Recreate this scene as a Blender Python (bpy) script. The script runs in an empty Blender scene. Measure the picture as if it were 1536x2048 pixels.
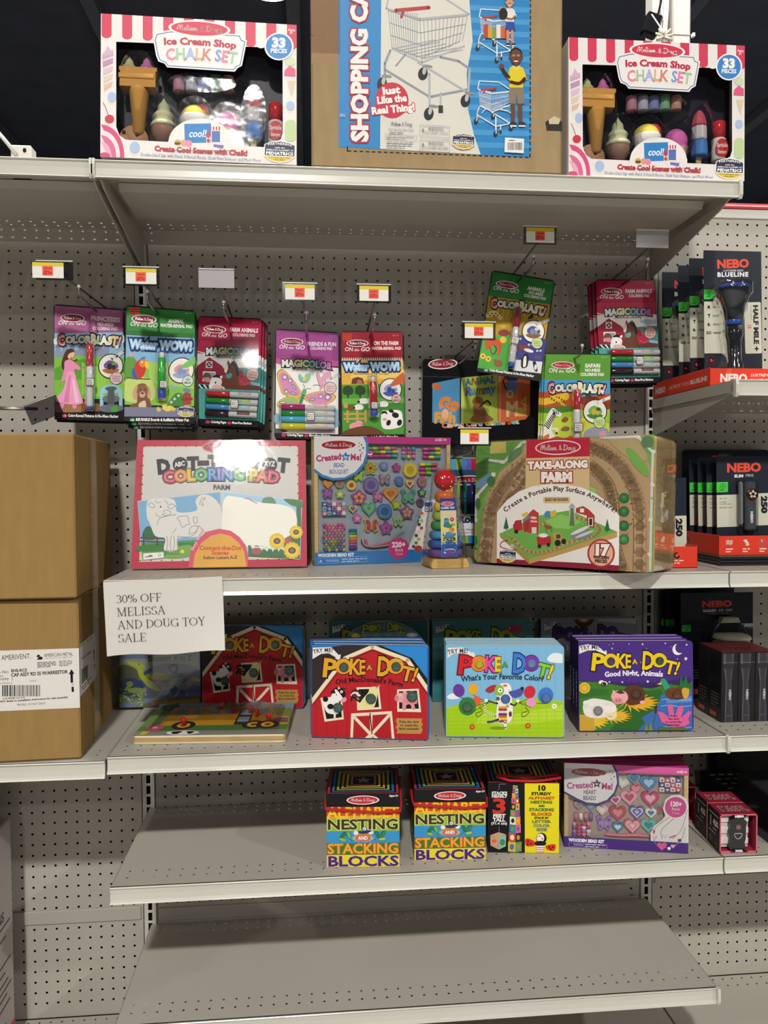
import bpy, math, random
import numpy as np
from mathutils import Vector, Matrix
from mathutils.geometry import tessellate_polygon
S = bpy.context.scene
C = S.collection
R = math.radians
ZO = 0.19                      # floor below the survey datum
IN = 0.0254
BW = 48 * IN                   # one bay of shelving

# ------------------------------------------------------------------ camera
def camera():
    cd = bpy.data.cameras.new('camera'); o = bpy.data.objects.new('camera', cd); C.objects.link(o)
    cd.sensor_fit = 'VERTICAL'; cd.sensor_height = 36; cd.lens = 27.752; cd.clip_start = .02; cd.clip_end = 200
    yaw, pit, rol = R(5.2938), R(2.2106), R(-.1894)
    r0 = Vector((math.cos(yaw), -math.sin(yaw), 0)); f0 = Vector((math.sin(yaw), math.cos(yaw), 0)); u0 = Vector((0, 0, 1))
    f = f0 * math.cos(pit) - u0 * math.sin(pit); u = u0 * math.cos(pit) + f0 * math.sin(pit)
    r = r0 * math.cos(rol) + u * math.sin(rol); u = u * math.cos(rol) - r0 * math.sin(rol)
    M = Matrix((r, u, -f)).transposed().to_4x4(); M.translation = (.3859, -1.8814, 1.218 + ZO)
    o.matrix_world = M; S.camera = o
camera()
# ------------------------------------------------------------------ light
w = bpy.data.worlds.new('world'); S.world = w; w.use_nodes = True
w.node_tree.nodes['Background'].inputs[0].default_value = (.80, .88, 1, 1)
w.node_tree.nodes['Background'].inputs[1].default_value = .06
def lamp(x, y, z, e, col=(1, .965, .9), size=.45):
    l = bpy.data.lights.new('high_bay_lamp', 'AREA'); l.shape = 'DISK'; l.size = size; l.energy = e; l.color = col
    o = bpy.data.objects.new('high_bay_lamp', l); C.objects.link(o); o.location = (x, y, z + ZO)
    o['label'] = 'round high bay ceiling lamp'; o['category'] = 'lamp'; o['kind'] = 'structure'
for x, e in ((-.2, 660), (7.5, 430), (-8.5, 300)): lamp(x, -6.4, 6.0, e)
for x, e in ((-.2, 125), (7.5, 100)): lamp(x, -10.7, 6.0, e)
for x, e in ((-.2, 165), (7.5, 115)): lamp(x, -16, 6.0, e)
lamp(.02, 6.17, 6.1, 240); lamp(5.4, 6.2, 6.0, 240)
lamp(.6, -.45, 6.0, 380)
S.view_settings.view_transform = 'Standard'; S.view_settings.look = 'None'
S.view_settings.exposure = 0.0; S.view_settings.gamma = 1; S.view_settings.use_curve_mapping = False
S.cycles.max_bounces = 6; S.cycles.transparent_max_bounces = 12
S.cycles.caustics_reflective = False; S.cycles.caustics_refractive = False

# ------------------------------------------------------------------ materials
def lin(c):
    if isinstance(c, (tuple, list)): return tuple(c[:3])
    h = c.lstrip('#')
    if len(h) == 3: h = ''.join(a + a for a in h)
    o = []
    for i in (0, 2, 4):
        s = int(h[i:i+2], 16) / 255
        o.append(s / 12.92 if s <= .04045 else ((s + .055) / 1.055) ** 2.4)
    return tuple(o)
MATS = {}
def mat(name, rough=.5, spec=.5, metal=0, coat=0, coat_rough=.05, vcol=True, col=None, noise=None, bump=None, emit=None):
    m = bpy.data.materials.new(name); m.use_nodes = True; nt = m.node_tree; n = nt.nodes; L = nt.links
    b = n['Principled BSDF']; I = b.inputs
    I['Roughness'].default_value = rough; I['Specular IOR Level'].default_value = spec; I['Metallic'].default_value = metal
    I['Coat Weight'].default_value = coat; I['Coat Roughness'].default_value = coat_rough
    src = None
    if vcol:
        a = n.new('ShaderNodeVertexColor'); a.layer_name = 'Col'; src = a.outputs[0]
    else:
        I['Base Color'].default_value = (*lin(col), 1)
    if noise:
        sc, amt, stretch = noise
        tc = n.new('ShaderNodeTexCoord'); mp = n.new('ShaderNodeMapping'); mp.inputs['Scale'].default_value = stretch
        nz = n.new('ShaderNodeTexNoise'); nz.inputs['Scale'].default_value = sc; nz.inputs['Detail'].default_value = 4
        L.new(tc.outputs['Object'], mp.inputs[0]); L.new(mp.outputs[0], nz.inputs['Vector'])
        mr = n.new('ShaderNodeMapRange'); mr.inputs[1].default_value = .3; mr.inputs[2].default_value = .7
        mr.inputs[3].default_value = 1 - amt; mr.inputs[4].default_value = 1 + amt
        L.new(nz.outputs['Fac'], mr.inputs[0])
        mx = n.new('ShaderNodeVectorMath'); mx.operation = 'SCALE'
        if src: L.new(src, mx.inputs[0])
        else: mx.inputs[0].default_value = lin(col)
        L.new(mr.outputs[0], mx.inputs['Scale']); src = mx.outputs[0]
    if src: L.new(src, I['Base Color'])
    if bump:
        sc, st, stretch, where = bump
        tc = n.new('ShaderNodeTexCoord'); mp = n.new('ShaderNodeMapping'); mp.inputs['Scale'].default_value = stretch
        nz = n.new('ShaderNodeTexNoise'); nz.inputs['Scale'].default_value = sc; nz.inputs['Detail'].default_value = 2
        L.new(tc.outputs['Object'], mp.inputs[0]); L.new(mp.outputs[0], nz.inputs['Vector'])
        bp = n.new('ShaderNodeBump'); bp.inputs['Strength'].default_value = st; bp.inputs['Distance'].default_value = .002
        L.new(nz.outputs['Fac'], bp.inputs['Height'])
        if 'n' in where: L.new(bp.outputs[0], I['Normal'])
        if 'c' in where: L.new(bp.outputs[0], I['Coat Normal'])
    MATS[name] = m
    return m
mat('print', .42, .22)                                             # printed card
mat('matte', .65, .3)
mat('gloss', .12, .5)                                             # plastic
mat('wrap', .4, .2, coat=.3, coat_rough=.035, bump=(14, .10, (1, 1, 1), 'c'))     # printed card under shrink film
mat('paper', .8, .2)
mat('steel', .42, .45, noise=(3, .04, (1, 1, 1)))                 # grey enamel
mat('rail', .25, .5, noise=(5, .03, (1, 1, 1)))
mat('chrome', .25, .5, metal=1)
mat('board', .85, .15, noise=(60, .06, (1, 1, .25)), bump=(40, .15, (1, 1, .2), 'n'))
mat('wood', .5, .35, noise=(25, .14, (1, 1, 9)))
mat('dark', .7, .2, noise=(2, .1, (1, 1, 1)))
mat('foil', .3, .5, metal=.7)
_e = mat('lamp_glow', .5); _e.node_tree.nodes['Principled BSDF'].inputs['Emission Color'].default_value = (1, .93, .8, 1); _e.node_tree.nodes['Principled BSDF'].inputs['Emission Strength'].default_value = 12
def clear(name, tint, r, f0, bump=None):
    m = bpy.data.materials.new(name); m.use_nodes = True; nt = m.node_tree; n = nt.nodes; L = nt.links
    n.remove(n['Principled BSDF']); out = n['Material Output']
    t = n.new('ShaderNodeBsdfTransparent'); t.inputs[0].default_value = (*lin(tint), 1)
    g = n.new('ShaderNodeBsdfGlossy'); g.inputs['Roughness'].default_value = r
    lw = n.new('ShaderNodeLayerWeight'); lw.inputs[0].default_value = .25
    mr = n.new('ShaderNodeMapRange'); mr.inputs[3].default_value = f0; mr.inputs[4].default_value = .6
    L.new(lw.outputs['Fresnel'], mr.inputs[0])
    mx = n.new('ShaderNodeMixShader'); L.new(mr.outputs[0], mx.inputs[0]); L.new(t.outputs[0], mx.inputs[1]); L.new(g.outputs[0], mx.inputs[2])
    L.new(mx.outputs[0], out.inputs[0])
    if bump:
        tc = n.new('ShaderNodeTexCoord'); nz = n.new('ShaderNodeTexNoise'); nz.inputs['Scale'].default_value = bump[0]
        L.new(tc.outputs['Object'], nz.inputs['Vector'])
        bp = n.new('ShaderNodeBump'); bp.inputs['Strength'].default_value = bump[1]; bp.inputs['Distance'].default_value = .003
        L.new(nz.outputs['Fac'], bp.inputs['Height']); L.new(bp.outputs[0], g.inputs['Normal']); L.new(bp.outputs[0], lw.inputs['Normal'])
    MATS[name] = m
clear('clear', '#fcfdfd', .04, .06)
clear('film', '#fdfdfd', .035, .025, (22, .14))
clear('blister', '#f8f9fb', .07, .045, (30, .25))
clear('smoke', '#b9b6bd', .12, .08)

# ------------------------------------------------------------------ mesh builder
class MB:
    def __init__(s): s.v = []; s.f = []; s.c = []; s.m = []; s.s = []; s.slots = []
    def slot(s, m):
        if m not in s.slots: s.slots.append(m)
        return s.slots.index(m)
    def add(s, V, F, col, m='print', M=None, smooth=False):
        k = len(s.v); c = lin(col); mi = s.slot(m)
        s.v += [tuple(M @ Vector(p)) for p in V] if M else [tuple(p) for p in V]
        for f in F:
            s.f.append([i + k for i in f]); s.c.append(c); s.m.append(mi); s.s.append(smooth)
    def box(s, lo, hi, col, m='print', b=.0008, M=None):
        x0, y0, z0 = lo; x1, y1, z1 = hi
        b = min(b, (x1-x0)*.45, (y1-y0)*.45, (z1-z0)*.45)
        V = []; ix = {}
        for i, x in enumerate((x0, x1)):
            for j, y in enumerate((y0, y1)):
                for k, z in enumerate((z0, z1)):
                    sx, sy, sz = (b, -b)[i], (b, -b)[j], (b, -b)[k]
                    for a, p in enumerate(((x, y+sy, z+sz), (x+sx, y, z+sz), (x+sx, y+sy, z))):
                        ix[i, j, k, a] = len(V); V.append(p)
        F = []
        for a in range(3):
            o = [q for q in range(3) if q != a]
            for e in (0, 1):
                def key(p, q):
                    t = [0, 0, 0]; t[a] = e; t[o[0]] = p; t[o[1]] = q; return tuple(t) + (a,)
                F.append([ix[key(0, 0)], ix[key(1, 0)], ix[key(1, 1)], ix[key(0, 1)]])
        for a in range(3):
            o = [q for q in range(3) if q != a]
            for p in (0, 1):
                for q in (0, 1):
                    def kk(e, w):
                        t = [0, 0, 0]; t[a] = e; t[o[0]] = p; t[o[1]] = q; return tuple(t) + (w,)
                    F.append([ix[kk(0, o[0])], ix[kk(1, o[0])], ix[kk(1, o[1])], ix[kk(0, o[1])]])
        for i in (0, 1):
            for j in (0, 1):
                for k in (0, 1): F.append([ix[i, j, k, 0], ix[i, j, k, 1], ix[i, j, k, 2]])
        ce = Vector(((x0+x1)/2, (y0+y1)/2, (z0+z1)/2)); G = []
        for f in F:
            p = [Vector(V[i]) for i in f]; nn = (p[1]-p[0]).cross(p[2]-p[0]); cc = sum(p, Vector()) / len(p) - ce
            G.append(f if nn.dot(cc) > 0 else f[::-1])
        s.add(V, G, col, m, M)
    def prism(s, P, d0, d1, col, m='print', M=None, ax='y', smooth=False):
        """outline P (u,v) extruded; ax 'y': (u,d,v), 'x': (d,u,v), 'z': (u,v,d)"""
        fn = {'y': lambda u, v, d: (u, d, v), 'x': lambda u, v, d: (d, u, v), 'z': lambda u, v, d: (u, v, d)}[ax]
        n = len(P); V = [fn(u, v, d0) for u, v in P] + [fn(u, v, d1) for u, v in P]
        T = tessellate_polygon([[Vector((u, v, 0)) for u, v in P]])
        s.add(V, [list(t) for t in T] + [[i + n for i in t][::-1] for t in T], col, m, M)
        s.add(V, [[i, (i+1) % n, (i+1) % n + n, i + n] for i in range(n)], col, m, M, smooth)
    def tube(s, P, r, col, m='chrome', n=8, M=None, closed=False):
        P = [Vector(p) for p in P]; V = []; up = Vector((0, 0, 1)); N = len(P); prev = None
        for i, p in enumerate(P):
            a = P[i-1] if (i or closed) else P[i]; b = P[(i+1) % N] if (i < N-1 or closed) else P[i]
            t = (b - a).normalized()
            if prev is None: x = t.orthogonal().normalized()
            else: x = (prev - t * prev.dot(t)).normalized()
            prev = x; y = t.cross(x)
            rr = r[i] if isinstance(r, (list, tuple)) else r
            V += [p + (x * math.cos(2*math.pi*k/n) + y * math.sin(2*math.pi*k/n)) * rr for k in range(n)]
        F = []
        for i in range(N if closed else N-1):
            for k in range(n):
                j = (i+1) % N
                F.append([i*n+k, i*n+(k+1) % n, j*n+(k+1) % n, j*n+k])
        if not closed: F += [list(range(n))[::-1], list(range((N-1)*n, N*n))]
        s.add(V, F, col, m, M, True)
    def lathe(s, P, col, m='gloss', n=20, M=None, smooth=True, caps=True):
        V = []; F = []
        for r, z in P: V += [(r*math.cos(2*math.pi*k/n), r*math.sin(2*math.pi*k/n), z) for k in range(n)]
        for i in range(len(P)-1):
            for k in range(n): F.append([i*n+k, i*n+(k+1) % n, (i+1)*n+(k+1) % n, (i+1)*n+k])
        if caps: F += [list(range(n))[::-1], list(range((len(P)-1)*n, len(P)*n))]
        s.add(V, F, col, m, M, smooth)
    def ball(s, c, r, col, m='gloss', n=16, M=None):
        if not isinstance(r, (tuple, list)): r = (r, r, r)
        T = Matrix.Translation(c) @ Matrix.Diagonal((*r, 1))
        s.lathe([(max(math.sin(math.pi*i/10), .001), -math.cos(math.pi*i/10)) for i in range(11)], col, m, n, (M @ T) if M else T)
    def quad(s, P, col, m='print', M=None): s.add(P, [[0, 1, 2, 3]], col, m, M)
    def build(s, name, parent=None, loc=None, rot=None):
        me = bpy.data.meshes.new(name); me.from_pydata(s.v, [], s.f)
        for k in s.slots: me.materials.append(MATS[k])
        me.polygons.foreach_set('material_index', s.m); me.polygons.foreach_set('use_smooth', s.s)
        ca = me.color_attributes.new('Col', 'FLOAT_COLOR', 'CORNER')
        a = np.repeat(np.c_[np.array(s.c), np.ones(len(s.c))], [len(f) for f in s.f], 0).astype('f4')
        ca.data.foreach_set('color', a.ravel()); me.update()
        o = bpy.data.objects.new(name, me); C.objects.link(o)
        if parent: o.parent = parent
        if loc: o.location = loc
        if rot: o.rotation_euler = rot
        return o
def thing(name, label, cat, loc=(0, 0, 0), rot=(0, 0, 0), group=None):
    o = bpy.data.objects.new(name, None); C.objects.link(o); o.empty_display_size = .03
    o.location = (loc[0], loc[1], loc[2] + ZO); o.rotation_euler = rot
    o['label'] = label; o['category'] = cat
    if group: o['group'] = group
    return o
def tag(o, label, cat, group=None, kind=None):
    o['label'] = label; o['category'] = cat
    if group: o['group'] = group
    if kind: o['kind'] = kind
    return o
def struct(o, label=None):
    o['kind'] = 'structure'
    if label: o['label'] = label; o['category'] = 'room'
    return o
KIDS = {}
def dup(o, loc, rot=None, label=None, group=None):
    def rec(a, par):
        c = a.copy(); C.objects.link(c); c.parent = par
        for k in [x for x in bpy.data.objects if x.parent == a]: rec(k, c)
        return c
    c = rec(o, None); c.location = (loc[0], loc[1], loc[2] + ZO)
    if rot is not None: c.rotation_euler = rot
    if label: c['label'] = label
    if group: c['group'] = group
    return c

# ------------------------------------------------------------------ lettering
GL = {}
def _mesh_of(body, b, res):
    cu = bpy.data.curves.new('t', 'FONT'); cu.body = body; cu.size = 1; cu.offset = b; cu.resolution_u = res; cu.fill_mode = 'FRONT'
    ob = bpy.data.objects.new('t', cu); C.objects.link(ob); dg = bpy.context.evaluated_depsgraph_get(); dg.update()
    me = bpy.data.meshes.new_from_object(ob.evaluated_get(dg)); V = [(v.co.x, v.co.y) for v in me.vertices]
    me.calc_loop_triangles(); T = [tuple(t.vertices) for t in me.loop_triangles]
    bpy.data.objects.remove(ob); bpy.data.curves.remove(cu); bpy.data.meshes.remove(me)
    return V, T
CAP = None
def glyph(ch, b, res):
    global CAP
    if CAP is None: CAP = max(v[1] for v in _mesh_of('H', 0, 2)[0])
    k = (ch, b, res)
    if k not in GL:
        V, T = _mesh_of(ch, b, res) if ch != ' ' else ([], [])
        if ('a', ch) not in GL:
            w = lambda q: max(v[0] for v in _mesh_of(q, 0, 1)[0])
            GL['a', ch] = (w('H' + ch + 'H') - w('HH')) / CAP
        GL[k] = ([(x / CAP, y / CAP) for x, y in V], T)
    return GL[k] + (GL['a', ch],)
def spl(P, closed=True, n=5):
    N = len(P); o = []
    for i in range(N if closed else N-1):
        p = [P[(i+k) % N] if closed else P[min(max(i+k, 0), N-1)] for k in (-1, 0, 1, 2)]
        for j in range(n):
            t = j / n
            o.append(tuple(.5*(2*p[1][a] + (p[2][a]-p[0][a])*t + (2*p[0][a]-5*p[1][a]+4*p[2][a]-p[3][a])*t*t + (3*p[1][a]-p[0][a]-3*p[2][a]+p[3][a])*t**3) for a in (0, 1)))
    if not closed: o.append(P[-1])
    return o
def pairs(a): return [(a[i], a[i+1]) for i in range(0, len(a), 2)]
class Art:
    """flat printed artwork on one face: picture coordinates -> the face's own metres"""
    def __init__(s, mb, corners, W, H, mat='print', M=None, y=0, clip=True, lay=2e-5):
        s.mb, s.W, s.H, s.mat, s.M, s.z, s.y = mb, W, H, mat, M, lay, y
        A = []; B = []
        for (x, y_), (u, v) in zip(corners, ((0, H), (W, H), (W, 0), (0, 0))):
            A += [[x, y_, 1, 0, 0, 0, -u*x, -u*y_], [0, 0, 0, x, y_, 1, -v*x, -v*y_]]; B += [u, v]
        s.h = np.append(np.linalg.solve(np.array(A, float), np.array(B, float)), 1).reshape(3, 3); s.clip = clip
    def tris(s, P, T, col):
        q = np.c_[np.array(P, float), np.ones(len(P))] @ s.h.T; q = q[:, :2] / q[:, 2:]
        V = []; F = []
        Wd, Hd = s.W, s.H
        ok = (q[:, 0] >= 0) & (q[:, 0] <= Wd) & (q[:, 1] >= 0) & (q[:, 1] <= Hd)
        mp = {}
        for t in T:
            if not s.clip or all(ok[i] for i in t):
                f = []
                for i in t:
                    if i not in mp: mp[i] = len(V); V.append(tuple(q[i]))
                    f.append(mp[i])
                F.append(f)
            else:
                p = [tuple(q[i]) for i in t]
                for ax, lim, sg in ((0, 0, 1), (0, Wd, -1), (1, 0, 1), (1, Hd, -1)):
                    o = []
                    for i in range(len(p)):
                        a, b = p[i], p[(i+1) % len(p)]
                        da, db = sg*(a[ax]-lim), sg*(b[ax]-lim)
                        if da >= 0: o.append(a)
                        if da*db < 0:
                            r = da/(da-db); o.append((a[0]+(b[0]-a[0])*r, a[1]+(b[1]-a[1])*r))
                    p = o
                    if len(p) < 3: break
                if len(p) >= 3:
                    F.append(list(range(len(V), len(V)+len(p)))); V += p
        if not F: return
        V3 = [(u - Wd/2, s.y - s.z, v) for u, v in V]
        G = []
        for f in F:
            a, b, c = V[f[0]], V[f[1]], V[f[2]]
            G.append(f if (b[0]-a[0])*(c[1]-a[1])-(b[1]-a[1])*(c[0]-a[0]) > 0 else f[::-1])
        s.mb.add(V3, G, col, s.mat, s.M); s.z += 1e-5
    def p(s, col, a, sm=0):
        P = pairs(a)
        if sm: P = spl(P)
        T = tessellate_polygon([[Vector((x, y, 0)) for x, y in P]]); s.tris(P, T, col)
    def e(s, col, cx, cy, rx, ry=None, rot=0, n=24, a0=0, a1=360):
        ry = rx if ry is None else ry; c, d = math.cos(R(rot)), math.sin(R(rot)); P = []
        for i in range(n + (a1-a0 < 360)):
            t = R(a0 + (a1-a0)*i/n); x, y = rx*math.cos(t), ry*math.sin(t); P.append((cx+x*c-y*d, cy+x*d+y*c))
        s.tris(P, [(0, i, i+1) for i in range(1, len(P)-1)], col)
    def r(s, col, x0, y0, x1, y1, k=0):
        if not k: P = [(x0, y0), (x1, y0), (x1, y1), (x0, y1)]
        else:
            P = []
            for cx, cy, a in ((x1-k, y0+k, -90), (x1-k, y1-k, 0), (x0+k, y1-k, 90), (x0+k, y0+k, 180)):
                P += [(cx+k*math.cos(R(a+i*30)), cy+k*math.sin(R(a+i*30))) for i in range(4)]
        s.tris(P, [(0, i, i+1) for i in range(1, len(P)-1)], col)
    def l(s, col, w, a, sm=0, closed=0):
        P = pairs(a) if not isinstance(a[0], tuple) else a
        if sm: P = spl(P, closed)
        V = []; T = []; h = w/2
        if closed: P = P + [P[0]]
        for i, (x, y) in enumerate(P):
            k = len(V); V += [(x+h*math.cos(R(60*j)), y+h*math.sin(R(60*j))) for j in range(6)]; T += [(k, k+j, k+j+1) for j in range(1, 5)]
            if i:
                a0, b0 = P[i-1]; dx, dy = x-a0, y-b0; d = math.hypot(dx, dy)
                if d < 1e-6: continue
                nx, ny = -dy/d*h, dx/d*h; k = len(V)
                V += [(a0+nx, b0+ny), (x+nx, y+ny), (x-nx, y-ny), (a0-nx, b0-ny)]; T += [(k, k+1, k+2), (k, k+2, k+3)]
        s.tris(V, T, col)
    def ring(s, col, w, cx, cy, rx, ry=None, rot=0, n=24):
        ry = rx if ry is None else ry; c, d = math.cos(R(rot)), math.sin(R(rot))
        s.l(col, w, [(cx+rx*math.cos(2*math.pi*i/n)*c-ry*math.sin(2*math.pi*i/n)*d, cy+rx*math.cos(2*math.pi*i/n)*d+ry*math.sin(2*math.pi*i/n)*c) for i in range(n)], closed=1)
    def star(s, col, cx, cy, r, k=.42, n=5, rot=-90):
        P = []
        for i in range(2*n):
            q = r if i % 2 == 0 else r*k; t = R(rot+180*i/n); P += [cx+q*math.cos(t), cy+q*math.sin(t)]
        s.p(col, P)
    def heart(s, col, cx, cy, r, rot=0):
        P = []; c, d = math.cos(R(rot)), math.sin(R(rot))
        for i in range(20):
            t = 2*math.pi*i/20; x = r*math.sin(t)**3; y = -r*(.81*math.cos(t)-.31*math.cos(2*t)-.125*math.cos(3*t)-.06*math.cos(4*t))
            P += [cx+x*c-y*d, cy+x*d+y*c]
        s.p(col, P)
    def flower(s, col, cx, cy, r, n=5, k=.5, mid=None, rot=0):
        for i in range(n):
            t = R(rot + 360*i/n); s.e(col, cx+r*(1-k)*math.cos(t), cy+r*(1-k)*math.sin(t), r*k, n=12)
        s.e(col, cx, cy, r*.5, n=12)
        if mid: s.e(mid, cx, cy, r*.3, n=12)
    def t(s, tx, x, y, h, col, w=None, b=0, rot=0, ol=None, olw=.1, cols=None, arc=0, al='l', res=2, sp=0, jit=None, sh=0, hs=None):
        """text with its baseline at (x, y), cap height h, total width w"""
        if not tx: return
        adv = [glyph(c, b, res)[2] + sp for c in tx]; tot = sum(adv)
        sx = (w / tot) if w else h
        W = tot * sx; off = 0 if al == 'l' else (-W/2 if al == 'c' else -W)
        c0, d0 = math.cos(R(rot)), math.sin(R(rot))
        for ps in ([('o', b + olw)] if ol else []) + [('f', b)]:
            cur = 0; groups = {}
            for i, ch in enumerate(tx):
                V, T, _ = glyph(ch, ps[1], res)
                if ch != ' ':
                    mid = (cur + adv[i]/2) * sx; u = mid / W if W else 0
                    ya = 4*arc*u*(1-u); sl = math.atan2(-4*arc*(1-2*u), W)
                    jr, jy, js = (jit[i % len(jit)] if jit else (0, 0, 1))
                    if hs: js *= hs[0] + (hs[1]-hs[0])*u
                    c, d = math.cos(sl + R(jr)), math.sin(sl + R(jr)); P = []
                    for vx, vy in V:
                        X = (vx - (adv[i]-sp)/2 + sh*vy) * sx * (js if w is None else 1); Y = -vy * h * js + h*.5*(js-1) if jit else -vy*h*js
                        xx = mid + off + X*c - Y*d; yy = -ya + X*d + Y*c + jy
                        P.append((x + xx*c0 - yy*d0, y + xx*d0 + yy*c0))
                    cl = ol if ps[0] == 'o' else (cols[i % len(cols)] if cols else col)
                    g = groups.setdefault(cl, [[], []]); k = len(g[0]); g[0] += P; g[1] += [tuple(q + k for q in t) for t in T]
                cur += adv[i]
            for cl, (P, T) in groups.items():
                s.tris(P, T, cl)
    def path(s, strokes, x, y, h, col, w, sx=1, rot=0, wd=None):
        c, d = math.cos(R(rot)), math.sin(R(rot))
        for st in strokes:
            P = [(x + a*h*sx*c + b*h*d, y + a*h*sx*d - b*h*c) for a, b in st]
            s.l(col, w, P, sm=len(P) > 2)
    def fine(s, x0, y0, x1, h, col, rot=0, n=1, gap=1.6, seed=0):
        """a line of print too small to read: dashes of word length"""
        rnd = random.Random(seed); c, d = math.cos(R(rot)), math.sin(R(rot)); V = []; T = []
        for k in range(n):
            cur = 0; yy = k*h*gap; L = (x1-x0) * (1 if k < n-1 else .7)
            while cur < L:
                wd = min(h*rnd.uniform(1.5, 4.5), L-cur); q = len(V)
                V += [(x0+a*c-b*d, y0+a*d+b*c) for a, b in ((cur, yy), (cur+wd, yy), (cur+wd, yy+h*.62), (cur, yy+h*.62))]
                T += [(q, q+1, q+2), (q, q+2, q+3)]; cur += wd + h*.6
        s.tris(V, T, col)
# handwriting of the toy maker's oval
SCRIPT = [[(0, .05), (.1, .6), (.22, .95), (.32, .9), (.34, .4), (.36, .12), (.5, .7), (.64, .95), (.7, .8), (.68, .3), (.76, .04), (.9, .1), (1.06, .32), (1.14, .46), (1.06, .54), (.97, .4), (.98, .14), (1.1, .02), (1.24, .12), (1.4, .6), (1.46, .92), (1.38, 1.0), (1.33, .7), (1.34, .15), (1.44, .02), (1.56, .2), (1.62, .48), (1.62, .12), (1.7, .02), (1.84, .25), (1.94, .52), (2.0, .3), (1.96, .04), (1.86, .06), (2.06, .12), (2.22, .52), (2.28, .3), (2.24, .04), (2.14, .06), (2.34, .1), (2.6, .46), (2.48, .5), (2.4, .26), (2.46, .04), (2.58, .14), (2.66, .46), (2.66, .12), (2.76, .02), (2.9, .12)],
          [(1.63, .74), (1.65, .78)],
          [(3.62, .3), (3.5, .08), (3.34, .04), (3.26, .2), (3.4, .42), (3.5, .7), (3.4, .9), (3.3, .72), (3.4, .44), (3.62, .02)],
          [(4.14, .92), (4.12, .4), (4.1, .05)], [(3.98, .06), (4.3, .0), (4.62, .3), (4.6, .72), (4.36, .96), (4.02, .92)],
          [(4.95, .48), (4.8, .4), (4.78, .14), (4.9, .02), (5.04, .2), (4.98, .46), (5.14, .4)], [(5.2, .48), (5.2, .16), (5.3, .02), (5.44, .24), (5.48, .48), (5.46, .14), (5.54, .02)],
          [(5.96, .46), (5.8, .5), (5.7, .3), (5.76, .06), (5.92, .12), (5.98, .46), (5.98, -.1), (5.9, -.36), (5.6, -.4), (5.4, -.3), (5.7, -.2), (6.1, -.1)]]
def logo(A, cx, cy, rx, ry, rot=0, red='#b3202c', ring='#efe6e2', rw=.12, ink='#f6efec'):
    A.e(ring, cx, cy, rx*(1+rw*.5), ry*(1+rw*1.2), rot, 32); A.e(red, cx, cy, rx*.97, ry*.93, rot, 32)
    h = ry*.72; sx = rx*1.52/6.1/h; c, d = math.cos(R(rot)), math.sin(R(rot)); X, Y = -rx*.76, h*.42
    A.path(SCRIPT, cx + X*c - Y*d, cy + X*d + Y*c, h, ink, max(ry*.11, rx*.028), sx, rot)
def badge(A, x0, y0, x1, y1, rot=0):
    """round-shouldered navy and yellow award badge"""
    w, h = x1-x0, y1-y0; cx = (x0+x1)/2; c, d = math.cos(R(rot)), math.sin(R(rot)); cy = (y0+y1)/2
    def q(P): return [v for u, t in P for v in (cx+(u-.5)*w*c-(t-.5)*h*d, cy+(u-.5)*w*d+(t-.5)*h*c)]
    out = [(-.03, .16), (.2, .02), (.5, -.05), (.8, .02), (1.03, .16), (1.03, .72), (.8, .95), (.5, 1.03), (.2, .95), (-.03, .72)]
    A.p('#f3ecd8', q(out)); A.p('#232a55', q([(0, .18), (.2, .06), (.5, 0), (.8, .06), (1, .18), (1, .68), (0, .68)])); A.p('#e3c24a', q([(0, .72), (1, .72), (.8, .9), (.5, .98), (.2, .9)]))
    def tt(s, u, t, hh, ww, col, arc=0, b=.02): A.t(s, *q([(u, t)]), h*hh, col, w*ww, b, rot, arc=arc*h, al='c', res=1)
    tt('PARTNERING', .5, .21, .1, .8, '#f3ecd8', .06); tt('with the', .5, .33, .07, .35, '#f3ecd8'); tt('AMERICAN ACADEMY OF', .5, .45, .075, .92, '#f3ecd8'); tt('PEDIATRICS', .5, .64, .14, .92, '#fff', 0, .04)
    tt('TO FOSTER EARLY CHILD', .5, .8, .05, .75, '#3b3a2c'); tt('DEVELOPMENT', .5, .9, .05, .4, '#3b3a2c')
def barcode(A, x0, y0, x1, y1, seed=1, col='#222'):
    rnd = random.Random(seed); x = x0; V = []; T = []
    while x < x1:
        w = (x1-x0) * rnd.choice((.012, .012, .02, .03)); q = len(V); e = min(x+w, x1)
        V += [(x, y0), (e, y0), (e, y1), (x, y1)]; T += [(q, q+1, q+2), (q, q+2, q+3)]; x += w + (x1-x0)*rnd.choice((.01, .015, .025))
    A.tris(V, T, col)
# ------------------------------------------------------------------ the room
zA, dA, zB, dB, zC, dC, zD, dD, zE, dE, zR, dR = 1.797, .3995, 1.0364, .3784, .7022, .3764, .45, .3718, .1693, .3576, 1.4169, .388
GREY = '#b1aca2'; PALE = '#c8c6bc'
def plane(name, lo, hi, col, m='matte'):
    mb = MB(); mb.box(lo, hi, col, m, .001); return struct(mb.build(name))
f = plane('floor', (-9, -20, -.05), (9, 21, 0), '#8b8985')
c = plane('ceiling', (-16, -2.5, 6.95), (16, 21, 7.05), '#686c7a', 'dark')
b = plane('wall_back', (-16, 20, 0), (16, 20.2, 7), '#4a4e5c', 'dark')
for k in range(9):
    mb = MB(); mb.box((-9.06 + 2.3*k, -2.4, 6.80), (-8.9 + 2.3*k, 20, 6.95), '#82858f', 'dark', .01); struct(mb.build('trim_%d' % (k+1)))
mb = MB()
mb.box((1.725, 1.0, 0), (1.805, 1.12, 6.9), '#d8d3cb', 'matte', .006); mb.box((1.668, 1.02, 0), (1.725, 1.10, 6.9), '#dcd9d2', 'matte', .01)
mb.box((1.725, .998, 3.06), (1.805, 1.0, 3.063), '#aaa69e', 'matte')
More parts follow.
